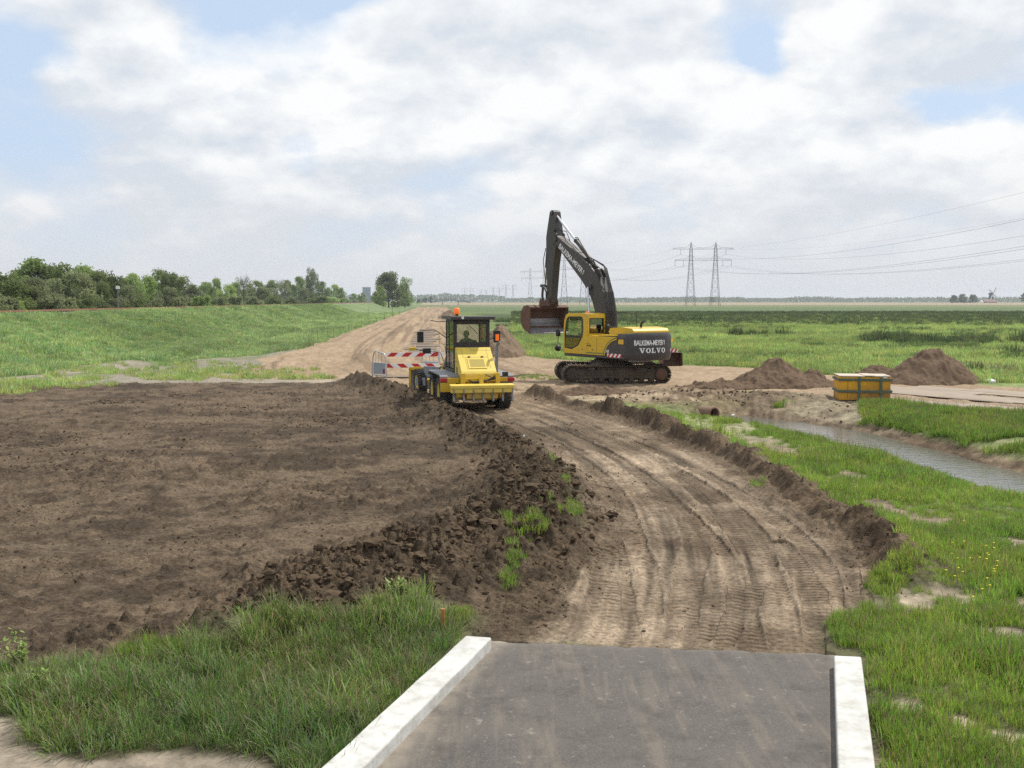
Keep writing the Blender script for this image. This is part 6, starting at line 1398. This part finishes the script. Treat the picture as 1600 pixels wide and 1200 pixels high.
# ------------------------------------------------------------------ grass, as tufts instanced over points
def blade_mat(name):
    m, nt, b = new_mat(name); N = nt.nodes.new; L = nt.links.new; b.inputs['Roughness'].default_value = .55; b.inputs['Specular IOR Level'].default_value = .25
    at_ = N('ShaderNodeAttribute'); at_.attribute_name = 'blade'; oi = N('ShaderNodeObjectInfo'); ge = N('ShaderNodeNewGeometry')
    n = N('ShaderNodeTexNoise'); n.inputs['Scale'].default_value = .55; n.inputs['Detail'].default_value = 4; L(ge.outputs['Position'], n.inputs['Vector'])
    mx = N('ShaderNodeMix'); mx.data_type = 'RGBA'; mx.blend_type = 'MULTIPLY'; mx.inputs[0].default_value = 1
    cr = N('ShaderNodeMix'); cr.data_type = 'RGBA'; mr = N('ShaderNodeMapRange'); mr.inputs[1].default_value = .35; mr.inputs[2].default_value = .65; L(n.outputs['Fac'], mr.inputs[0]); L(mr.outputs[0], cr.inputs[0])
    cr.inputs[6].default_value = (.78, .90, .85, 1); cr.inputs[7].default_value = (1.18, 1.10, 1.0, 1)
    L(at_.outputs['Color'], mx.inputs[6]); L(cr.outputs[2], mx.inputs[7])
    nb = N('ShaderNodeTexNoise'); nb.inputs['Scale'].default_value = .055; nb.inputs['Detail'].default_value = 5; L(ge.outputs['Position'], nb.inputs['Vector']); mb_ = N('ShaderNodeMapRange'); L(nb.outputs['Fac'], mb_.inputs[0]); mb_.inputs[1].default_value = .35; mb_.inputs[2].default_value = .65; mb_.inputs[3].default_value = .78; mb_.inputs[4].default_value = 1.25
    m2 = N('ShaderNodeMapRange'); L(oi.outputs['Random'], m2.inputs[0]); m2.inputs[3].default_value = .75; m2.inputs[4].default_value = 1.25
    mq = N('ShaderNodeMath'); mq.operation = 'MULTIPLY'; L(m2.outputs[0], mq.inputs[0]); L(mb_.outputs[0], mq.inputs[1]); vm = N('ShaderNodeVectorMath'); vm.operation = 'SCALE'; L(mx.outputs[2], vm.inputs[0]); L(mq.outputs[0], vm.inputs['Scale']); L(vm.outputs[0], b.inputs['Base Color'])
    tr = N('ShaderNodeBsdfTranslucent'); L(vm.outputs[0], tr.inputs[0]); ms = N('ShaderNodeMixShader'); ms.inputs[0].default_value = .42
    out = [q for q in nt.nodes if q.type == 'OUTPUT_MATERIAL'][0]; L(b.outputs[0], ms.inputs[1]); L(tr.outputs[0], ms.inputs[2]); L(ms.outputs[0], out.inputs[0]); return m
BLADE = blade_mat('grass_blades')
def tuft(name, seed, n, rad, h, w, cols, seedheads=0.0, droop=.5):
    r = random.Random(seed); V, F, Cc = [], [], []
    for i in range(n):
        a = r.uniform(0, 6.283); q = rad * math.sqrt(r.random()); x, y = q * math.cos(a), q * math.sin(a); az = a + r.uniform(-1.2, 1.2); hh = h * r.uniform(.5, 1.1); ln = r.uniform(.15, 1.0) * droop
        sd = Vector((-math.sin(az), math.cos(az), 0)); dr = Vector((math.cos(az), math.sin(az), 0)); col = r.choice(cols); col = [c * r.uniform(.8, 1.2) for c in col]
        ww = w * r.uniform(.7, 1.2); b = len(V); head = r.random() < seedheads; hh *= 1.25 if head else 1
        for k, (t, wk) in enumerate(((0, .8), (.4, 1.0), (.75, .75), (1, .08))):
            p = Vector((x, y, 0)) + dr * (ln * hh * t * t * .8) + Vector((0, 0, hh * (t - .22 * ln * t * t)))
            if head: wk = (.35, .3, 1.1, .5)[k]
            V.append(p + sd * ww * wk / 2); V.append(p - sd * ww * wk / 2); cc = (.20, .16, .09) if head and k > 1 else col; Cc += [cc, cc]
        F += [(b+2*k, b+2*k+1, b+2*k+3, b+2*k+2) for k in range(3)]
    me = np_mesh(name, np.array([tuple(v) for v in V]), np.array(F)); c = me.color_attributes.new('blade', 'FLOAT_COLOR', 'POINT')
    cc = np.ones((len(V), 4), np.float32); cc[:, :3] = np.array(Cc); c.data.foreach_set('color', cc.ravel()); me.materials.append(BLADE)
    return bpy.data.objects.new(name, me)
g1 = [(.17, .28, .055), (.20, .32, .065), (.25, .36, .085), (.21, .29, .115), (.30, .37, .15), (.42, .39, .24)]
g2 = [(.20, .33, .045), (.25, .38, .055), (.19, .30, .05), (.29, .36, .085), (.38, .38, .15)]
g3 = [(.12, .165, .065), (.15, .20, .075), (.17, .21, .09)]
g4 = [(.40, .34, .22), (.30, .30, .17), (.20, .26, .10)]
def proto_collection(name, objs):
    c = bpy.data.collections.new(name)
    for o in objs: c.objects.link(o)
    return c
PC = {'near': proto_collection('near_tufts', [tuft('tuft', 10 + i, 46, .15, .17 + .03 * i, .0085, g1, .12, 1.0) for i in range(5)]),
      'bright': proto_collection('bright_tufts', [tuft('tuft', 20 + i, 44, .14, .21, .0095, g2, .05, .6) for i in range(4)]),
      'field': proto_collection('field_tufts', [tuft('tuft', 30 + i, 40, .38, .30, .028, [(.29, .38, .12), (.40, .48, .16), (.36, .41, .15)], .0, .6) for i in range(4)]),
      'bank': proto_collection('bank_tufts', [tuft('tuft', 40 + i, 40, .38, .30, .028, [(.25, .36, .13), (.33, .42, .17), (.45, .50, .29)], .0, .7) for i in range(4)]),
      'rush': proto_collection('rush_tufts', [tuft('tuft', 50 + i, 60, .35, .62, .03, g3, .0, .45) for i in range(3)]),
      'rush_dark': proto_collection('dark_rush_tufts', [tuft('tuft', 70 + i, 60, .35, .62, .03, [(.085, .115, .05), (.10, .135, .055), (.12, .15, .07)], .0, .45) for i in range(3)]),
      'dry': proto_collection('dry_tufts', [tuft('tuft', 60 + i, 40, .3, .35, .025, g4, .1, .6) for i in range(3)])}
def gn_scatter(name, coll, P, scl, label, cat='grass', tilt=.25):
    n = len(P); me = bpy.data.meshes.new(name); me.vertices.add(n); me.vertices.foreach_set('co', P.astype(np.float32).ravel())
    r = np.random.default_rng(len(P)); rot = np.stack([r.normal(0, tilt, n) * .5, r.normal(0, tilt, n) * .5, r.uniform(0, 6.283, n)], -1).astype(np.float32)
    a = me.attributes.new('rot', 'FLOAT_VECTOR', 'POINT'); a.data.foreach_set('vector', rot.ravel())
    sc = (np.asarray(scl) * r.uniform(.7, 1.3, n)).astype(np.float32); s3 = np.stack([sc, sc, sc * r.uniform(.7, 1.25, n)], -1).astype(np.float32)
    a = me.attributes.new('scl', 'FLOAT_VECTOR', 'POINT'); a.data.foreach_set('vector', s3.ravel())
    o = link_mesh(name, me); tag(o, label, cat, kind='stuff')
    ng = bpy.data.node_groups.new('scatter', 'GeometryNodeTree'); ng.interface.new_socket('Geometry', in_out='INPUT', socket_type='NodeSocketGeometry'); ng.interface.new_socket('Geometry', in_out='OUTPUT', socket_type='NodeSocketGeometry')
    N = ng.nodes.new; L = ng.links.new; gi = N('NodeGroupInput'); go = N('NodeGroupOutput'); ci = N('GeometryNodeCollectionInfo'); ci.inputs['Collection'].default_value = coll; ci.inputs['Separate Children'].default_value = True; ci.inputs['Reset Children'].default_value = True
    ip = N('GeometryNodeInstanceOnPoints'); ip.inputs['Pick Instance'].default_value = True
    ra = N('GeometryNodeInputNamedAttribute'); ra.data_type = 'FLOAT_VECTOR'; ra.inputs['Name'].default_value = 'rot'; sa = N('GeometryNodeInputNamedAttribute'); sa.data_type = 'FLOAT_VECTOR'; sa.inputs['Name'].default_value = 'scl'
    L(gi.outputs[0], ip.inputs['Points']); L(ci.outputs[0], ip.inputs['Instance']); L(ra.outputs[0], ip.inputs['Rotation']); L(sa.outputs[0], ip.inputs['Scale']); L(ip.outputs[0], go.inputs[0])
    md = o.modifiers.new('scatter', 'NODES'); md.node_group = ng; return o
def full_z(x, y):
    "height of the built ground under points (nearest vertex of the sheets)"
    return GROUND_TREE(x, y)
from mathutils.kdtree import KDTree
from mathutils.bvhtree import BVHTree
def ground_sampler():
    sheets = [bpy.data.objects[n] for n in ('meadow', 'dirt_road', 'soil_field', 'earth_berm', 'railway_embankment', 'sandy_verge', 'earth_ridge') if n in bpy.data.objects]
    bx, xs = 0.15, None
    V = []
    for o in sheets:
        a = np.empty(len(o.data.vertices) * 3, np.float32); o.data.vertices.foreach_get('co', a); V.append(a.reshape(-1, 3))
    V = np.concatenate(V); near = (np.hypot(V[:, 0], V[:, 1]) < 60) & (V[:, 1] > 0); V = V[near]
    gx0, gy0, st = -40.0, 0.0, .05; nx, ny = int(80 / st), int(60 / st)
    grid = np.full(nx * ny, np.nan, np.float32); i = np.clip(((V[:, 0] - gx0) / st).astype(int), 0, nx - 1); j = np.clip(((V[:, 1] - gy0) / st).astype(int), 0, ny - 1)
    grid[j * nx + i] = V[:, 2]
    def f(x, y):
        ii = np.clip(((x - gx0) / st).astype(int), 0, nx - 1); jj = np.clip(((y - gy0) / st).astype(int), 0, ny - 1); z = grid[jj * nx + ii]
        return np.where(np.isnan(z), base_z(x.astype(np.float32), y.astype(np.float32)), z)
    return f
GROUND_TREE = ground_sampler()
RR_ = np.random.default_rng(77)
def region(n, x0, x1, y0, y1): return RR_.uniform(x0, x1, n), RR_.uniform(y0, y1, n)
aR_TOTAL = sum(math.dist(a, b) for a, b in zip(RIDGE[:-1], RIDGE[1:]))
def masks(x, y):
    x = x.astype(np.float32); y = y.astype(np.float32); wx = x + 0.35 * fbm(x, y, 1.4, 4, 61); wy = y + 0.55 * fbm(x, y, 1.4, 4, 62)
    sd = {k: poly_sd(wx, wy, p) for k, p in (('soil', SOIL), ('road', ROAD), ('end', ROAD_END), ('cross', CROSS), ('yard', YARD), ('verge', VERGE))}
    sd['sand'] = np.maximum.reduce([sd['road'], sd['end'], sd['cross'], sd['yard']]); sd['br'] = poly_sd(x, y, BRIDGE_FOOT)
    dR, sR, aR = seg_dist(x, y, RIDGE); sd['ridge'] = dR * np.where(sR > 0, -1, 1); sd['rend'] = (aR > aR_TOTAL - .02); dB, _, _ = seg_dist(x, y, BERM); dB2, _, _ = seg_dist(x, y, BERM2); sd['berm'] = np.minimum(dB / 1.0, dB2 / .6)
    dD, sD, aD = seg_dist(x, y, DITCH); sd['dD'] = dD; sd['sD'] = sD; sd['L'] = lat(x, y) + 0.5 * fbm(x, y, 4, 3, 71); sd['A'] = along(x, y)
    sd['bare'] = bare_mask(x, y); sd['bl'] = poly_sd(wx, wy, BLP)
    sd['culv'] = np.exp(-(((x - 7.3) / 4.9) ** 2 + ((y - 39.0) / 3.2) ** 2) ** 2); return sd
# near left bank
f32_ = lambda a: a.astype(np.float32)
x, y = region(9000, -9, 1.2, 5.2, 13.0); s = masks(x, y)
edgeL = y - (G(0, 1040)[1])
k = (s['soil'] < -.22 + .25 * RR_.uniform(-1, 1, len(x))) & (s['sand'] < -.05) & (s['br'] < -.06) & (s['berm'] > .9) & (s['bl'] < -.05) & (s['verge'] < 0)
kb = np.where(x < _aL0.x + (y - _aL0.y) * ((_aL1.x - _aL0.x) / (_aL1.y - _aL0.y)) - .36, True, y > _aL0.y + .1); k &= kb
k &= (fbm(f32_(x), f32_(y), .8, 3, 306) > -.6) & (RR_.uniform(0, 1, len(x)) < .92); x, y = x[k], y[k]
hs = .72 + .5 * np.clip(fbm(x.astype(np.float32), y.astype(np.float32), 1.3, 2, 301), -.6, 1); P = np.stack([x, y, full_z(x, y) - .01], -1)
gn_scatter('tall_grass', PC['near'], P, hs, 'tall tangled green grass left of the asphalt path')
# right verge, between ridge and ditch and at the right of the path
x, y = region(60000, 2.2, 16, 5.0, 40); s = masks(x, y); d = np.hypot(x, y); keep = RR_.uniform(0, 1, len(x)) < np.clip(1.15 - d / 45, .3, 1)
_rk = _aR0.x + .36 + (y - _aR0.y) * ((_aR1.x - _aR0.x) / (_aR1.y - _aR0.y)); nearR = (y < _aR0.y + .15) & (x < _rk)
k = (s['soil'] < 0) & (s['sand'] < -.12) & (s['br'] < -.05) & ~nearR & ((s['ridge'] > .2) | (np.abs(s['ridge']) > .45) | ((np.abs(s['ridge']) > .3) & s['rend'])) & (s['bare'] < .5 + .3 * RR_.uniform(-1, 1, len(x))) & (s['sD'] > 0) & (s['dD'] > 1.15) & keep & (s['culv'] < .3) & ~((y > 31.5) & (s['dD'] < 3.0) & (RR_.uniform(0, 1, len(x)) < .8)) & (RR_.uniform(0, 1, len(x)) < np.clip(-s['sand'] / .3, .35, 1))
strip = np.exp(-((s['ridge'] - 1.2) / .8) ** 2) * (y > 24) > .5 + .4 * RR_.uniform(-1, 1, len(x)); k &= ~strip
x, y = x[k], y[k]; d = np.hypot(x, y)
hs = (.72 + .6 * np.clip(fbm(x.astype(np.float32), y.astype(np.float32), 1.6, 3, 303), -.5, 1)) * (1 - .5 * (y > 31)) * np.where(masks(x, y)['dD'] < 2.4, .6, 1) * (.85 + .35 * sstep(14, 30, d)); P = np.stack([x, y, full_z(x, y) - .01], -1)
gn_scatter('verge_grass', PC['bright'], P, hs, 'fresh green grass between the earth ridge and the ditch')
# far bank of the ditch
x, y = region(42000, 8.5, 30, 16, 37); s = masks(x, y)
clump = fbm(x.astype(np.float32), y.astype(np.float32), 1.8, 3, 305)
k = (s['sD'] < 0) & (s['dD'] > 1.7 + .6 * clump) & (s['sand'] < -.1) & (clump > -.2) & (s['yard'] < -.1) & ~((x / y < .335) & (clump < .3)) ; x, y = x[k], y[k]
P = np.stack([x, y, full_z(x, y) - .01], -1); gn_scatter('bank_grass', PC['bright'], P, 1.0 + 0 * x, 'clumps of green grass on the far bank of the ditch')
# small green patches in the berm and along the edges
def patch_pts(spec):
    X, Y = [], []
    for px, py, rx, ry, n in spec:
        a = RR_.uniform(0, 6.283, n); q = np.sqrt(RR_.uniform(0, 1, n))
        for u, v in zip(px + rx * q * np.cos(a), py + ry * q * np.sin(a)): g_ = G(u, v, .05); X.append(g_[0]); Y.append(g_[1])
    return np.array(X), np.array(Y)
x, y = patch_pts([(864, 735, 18, 9, 30), (888, 772, 9, 8, 12), (866, 832, 26, 12, 40), (897, 820, 12, 8, 12), (822, 872, 34, 9, 40), (795, 862, 8, 10, 10), (806, 897, 16, 10, 16), (795, 920, 12, 10, 8), (720, 965, 16, 10, 12), (1330, 975, 30, 12, 80), (1385, 912, 26, 14, 60), (1420, 900, 14, 10, 20), (235, 1022, 60, 14, 60), (1350, 995, 40, 12, 90),
                  (1185, 757, 12, 4, 8), (1210, 750, 10, 4, 6), (1018, 636, 14, 5, 14), (1050, 645, 16, 4, 14), (1092, 652, 14, 4, 16), (1130, 662, 14, 4, 16), (835, 588, 30, 4, 60), (870, 590, 14, 3, 20)])
P = np.stack([x, y, full_z(x, y) - .01], -1); gn_scatter('grass_patches', PC['bright'], P, .55 + 0 * x, 'small bright grass patches among the heaped earth')
x, y = patch_pts([(85, 588, 16, 4, 10), (250, 575, 160, 12, 130), (60, 600, 120, 6, 60), (420, 585, 60, 8, 26), (140, 590, 22, 4, 14), (228, 588, 14, 5, 18), (265, 590, 16, 4, 14), (300, 590, 22, 5, 26), (325, 582, 14, 6, 14), (380, 590, 40, 3, 16), (215, 570, 16, 3, 8), (180, 580, 16, 3, 6), (460, 590, 60, 3, 20), (60, 600, 50, 4, 20), (365, 580, 10, 3, 6), (20, 610, 30, 5, 16), (470, 577, 30, 2, 8), (130, 575, 40, 3, 12)])
P = np.stack([x, y, full_z(x, y) - .01], -1); gn_scatter('weed_clumps', PC['field'], P, .8 + 0 * x, 'green weed clumps on the sandy strip behind the soil field')
# right meadow
def meadow(n, x0, x1, y0, y1, coll, scl, cond, name, label):
    x, y = region(n, x0, x1, y0, y1); s = masks(x, y) if y0 < 60 else {'L': lat(x, y), 'A': along(x, y), 'sand': np.full(n, -9.), 'soil': np.full(n, -9.), 'dD': np.full(n, 99.), 'verge': np.full(n, -9.), 'sD': np.ones(n)}
    k = cond(x, y, s) & (np.abs(x / y) < .62); x, y = x[k], y[k]
    z = base_z(x.astype(np.float32), y.astype(np.float32)); P = np.stack([x, y, z - .02], -1); gn_scatter(name, coll, P, scl(x, y), label)
f32 = lambda a: a.astype(np.float32)
meadow(52000, -6, 75, 40, 110, PC['field'], lambda x, y: 1.0 + .4 * fbm(f32(x), f32(y), 4, 2, 311), lambda x, y, s: (s['L'] < -6.5) & (s['sand'] < -.3) & (s['dD'] > 3) & (s['sD'] <= 0) & (y > 46) | ((s['L'] < -6.8) & (s['sand'] < -.3) & (y > 50)), 'meadow_grass', 'knee-high green grass of the meadow right of the works')
meadow(36000, 0, 170, 100, 260, PC['field'], lambda x, y: 1.35 + 0 * x, lambda x, y, s: (s['L'] < -7), 'meadow_grass', 'smoother green grass farther out in the meadow')
meadow(60000, -6, 130, 42, 200, PC['rush'], lambda x, y: .75 + .3 * fbm(f32(x), f32(y), 3, 2, 312), lambda x, y, s: (s['L'] < -7.5) & (s['sand'] < -.4) & ((y > 47) | (x > 25)) & (fbm(f32(x) * .55, f32(y), 4.5, 3, 313) + .25 * sstep(40, 75, x * 1.0) * (y < 75) > .36), 'rush_clumps', 'dark rush clumps scattered over the meadow')
meadow(30000, 0, 240, 140, 320, PC['rush_dark'], lambda x, y: 1.0 + 0 * x, lambda x, y, s: (s['L'] < -12) & (RR_.uniform(0, 1, len(x)) < sstep(140, 190, y + 34 * fbm(f32(x) * .25, f32(y), 60, 5, 211))), 'rush_belt', 'dark belt of rushes across the middle of the meadow')
meadow(9000, 22, 80, 52, 110, PC['rush_dark'], lambda x, y: 1.35 + .4 * fbm(f32(x), f32(y), 3, 2, 318), lambda x, y, s: (fbm(f32(x) * .6, f32(y), 7, 3, 317) + .35 * (np.exp(-(((x - 38) / 14) ** 2 + ((y - 84) / 12) ** 2)) + np.exp(-(((x - 36) / 7) ** 2 + ((y - 68) / 6) ** 2))) > .33) & (RR_.uniform(0, 1, len(x)) < .45) & (s['sand'] < -.5) & (x / y > .2), 'rush_thicket', 'dark rush thickets in the meadow beyond the big earth heap')
meadow(900, 24, 36, 47, 58, PC['dry'], lambda x, y: 1.0 + 0 * x, lambda x, y, s: (fbm(f32(x), f32(y), 4, 2, 315) > .05) & (s['sand'] < -.3), 'dry_grass', 'pale dead grass lying behind the pointed earth cone')
# left side
meadow(52000, -75, -9, 47, 130, PC['bank'], lambda x, y: .95 + .4 * fbm(f32(x), f32(y), 4, 2, 321), lambda x, y, s: (s['L'] > 10.1) & (s['L'] < 30) & (s['verge'] < -.2) & (s['soil'] < -.3), 'bank_grass', 'long grass on the flat and the slope of the railway embankment')
meadow(20000, -80, -10, 125, 300, PC['bank'], lambda x, y: 1.3 + 0 * x, lambda x, y, s: (s['L'] > 10.3) & (s['L'] < 29.8), 'bank_grass', 'far grass on the railway embankment')
# two leafy weeds and the yellow flowers
def weed(px, py, h, n, label, seed):
    x, y = G(px, py, .02); z = float(full_z(np.array([x]), np.array([y]))[0]); r = random.Random(seed); t = empty('leafy_weed', (x, y, z), 0, label, 'weed')
    m = MB(); lf = MB()
    for i in range(n):
        a = r.uniform(0, 6.28); q = r.uniform(.0, .14); tp = Vector((math.cos(a) * q * 1.6, math.sin(a) * q * 1.6, h * r.uniform(.6, 1))); m.path([(math.cos(a) * q * .4, math.sin(a) * q * .4, 0), tp * .5, tp], [.004, .003, .002], 4)
        for k in range(16):
            c = tp * r.uniform(.3, 1.02); b = r.uniform(0, 6.28); d = Vector((math.cos(b), math.sin(b), r.uniform(.0, .7))); s_ = Vector((-d.y, d.x, 0)) * .014; l = r.uniform(.035, .075); lf.add([c, c + d * l * .5 + s_, c + d * l, c + d * l * .5 - s_], [(0, 1, 2, 3)])
    m.build('stems', mat('green_stem', (.10, .15, .04), .7), t); lf.build('leaves', mat('yellow_green_leaf', (.16, .23, .035), .6, var=.3, scale=20), t)
weed(624, 972, .34, 12, 'bright leafy weed standing at the top edge of the left grass', 3)
weed(34, 1046, .36, 10, 'yellow-green leafy weed at the left edge of the photo', 5)
weed(52, 1080, .25, 8, 'second leafy weed just right of and below the one at the left edge', 6)
mb = MB(); r_ = random.Random(8)
for i in range(26):
    u, v = r_.gauss(1525, 26), r_.gauss(866, 22); x, y = G(u, v, .2); mb.tube((x, y, .1), (x, y, .21), .002, n=3); 
    for k in range(4): a = k * 1.57; mb.box((x + .008 * math.cos(a), y + .008 * math.sin(a), .215), (.012, .012, .006), (0, .3, a))
tag(mb.build('yellow_flowers', mat('buttercup_yellow', (.75, .60, .02), .6)), 'tiny yellow buttercups in the grass at the right', 'flowers', kind='stuff')
# ------------------------------------------------------------------ loose clods
def build_clods():
    r = np.random.default_rng(3); base = bmesh.new(); bmesh.ops.create_icosphere(base, subdivisions=1, radius=1); bv = np.array([v.co[:] for v in base.verts], np.float32); bf = np.array([[v.index for v in f.verts] for f in base.faces]); base.free()
    x, y = region(520000, -15, 15, 9.0, 42); s = masks(x, y); dB, _, aB = seg_dist(f32(x), f32(y), BERM); dB2, _, _ = seg_dist(f32(x), f32(y), BERM2); e = np.clip(aB / aB.max(), 0, 1)
    cl = fbm(f32(x), f32(y), 1.6, 3, 401); d = np.hypot(x, y)
    pr = np.clip(1.0 * np.exp(-(dB / (.62 + .45 * (e > .7))) ** 2) + .5 * np.exp(-(dB2 / .32) ** 2) + .45 * (s['soil'] > .1) * np.clip(cl + .10, 0, 1) + .02 * (s['soil'] > .1) + .06 * np.exp(-((s['ridge'] + .45) / .25) ** 2) + .30 * np.exp(-((s['ridge'] + .05) / .25) ** 2), 0, 1)
    pr = pr * np.clip(28 / d, .4, 1) * (s['br'] < -.15)
    pr = pr + .10 * s['culv'] * (cl > -.2) + .05 * (s['sD'] < 0) * (s['dD'] > 1.3) * (s['dD'] < 5) * (x / y < .335)
    pr = pr + .10 * np.exp(-((y - _aR0.y - .25) / .5) ** 2) * (s['end'] > 0) * (x > _aL0.x) * (x < _aR0.x) * (cl > -.1) + .01 * (s['sand'] > .2) * (y < 30)
    k = r.uniform(0, 1, len(x)) < pr * .41; x, y, pr, d, dB, e = x[k], y[k], pr[k], d[k], dB[k], e[k]; n = len(x); z = full_z(x, y)
    size = .009 + .045 * r.uniform(0, 1, n) ** 6; size = np.where(dB > 1.4, np.minimum(size, .020), size); size = size * (1 + .75 * np.exp(-(dB / .8) ** 2) * (.4 + e)); size = size * (1 + np.clip(d - 18, 0, 20) / 30)
    ca, sa = np.cos(r.uniform(0, 6.28, n)), np.sin(r.uniform(0, 6.28, n)); sc = r.uniform(.7, 1.3, (n, 3)) * np.array([1, 1, .85])
    base2 = bmesh.new(); bmesh.ops.create_icosphere(base2, subdivisions=2, radius=1); bv2 = np.array([v.co[:] for v in base2.verts], np.float32); bf2 = np.array([[v.index for v in f.verts] for f in base2.faces]); base2.free()
    seeds = r.uniform(0, 50, n); VV, FF, off = [], [], 0
    print('CLODS', n)
    size = np.minimum(size, .058 + .012 * e)
    for sel, bv_, bf_ in ((size < .024, bv, bf), (size >= .024, bv2, bf2)):
        q = np.where(sel)[0]; m_ = len(q); B = np.repeat(bv_[None], m_, 0); ph = seeds[q][:, None]
        dis = 1 + .26 * np.sin(B[:, :, 0] * 3.1 + ph) * np.cos(B[:, :, 1] * 2.7 + ph * 1.7) + .20 * np.sin(B[:, :, 2] * 5.3 + ph * 2.3 + B[:, :, 0] * 4) + .10 * np.sin(B[:, :, 1] * 9 + ph * 3) + r.normal(0, .13, B.shape[:2])
        B = B * dis[:, :, None] * sc[q][:, None, :] * size[q][:, None, None]
        X = B[:, :, 0] * ca[q][:, None] - B[:, :, 1] * sa[q][:, None] + x[q][:, None]; Y = B[:, :, 0] * sa[q][:, None] + B[:, :, 1] * ca[q][:, None] + y[q][:, None]; Z = B[:, :, 2] + z[q][:, None] + size[q][:, None] * .2
        VV.append(np.stack([X, Y, Z], -1).reshape(-1, 3)); FF.append((bf_[None] + (np.arange(m_) * len(bv_))[:, None, None]).reshape(-1, 3) + off); off += m_ * len(bv_)
    me = np_mesh('soil_clods', np.concatenate(VV), np.concatenate(FF), False); tag(link_mesh('soil_clods', me, mat('clod_earth', (.085, .060, .039), .95, var=.45, scale=3.5, bump=.01, dirt=(.135, .098, .064), dirt_amt=.5, spec=.1)), 'loose clods of dark earth strewn over the field and the banks', 'clods', kind='stuff')
build_clods()
# ------------------------------------------------------------------ air
def build_haze():
    m = bpy.data.materials.new('haze_air'); m.use_nodes = True; nt = m.node_tree; nt.nodes.clear(); out = nt.nodes.new('ShaderNodeOutputMaterial'); v = nt.nodes.new('ShaderNodeVolumePrincipled')
    v.inputs['Color'].default_value = (.86, .91, 1, 1); v.inputs['Density'].default_value = 1.5e-4; v.inputs['Anisotropy'].default_value = .2; nt.links.new(v.outputs[0], out.inputs['Volume'])
    m.cycles.homogeneous_volume = True
    mb = MB(); mb.bb(-6500, 6500, -6500, 6500, -4.5, 52); tag(mb.build('haze', m), 'thin pale haze over the far meadow', 'haze', kind='stuff')
build_haze()
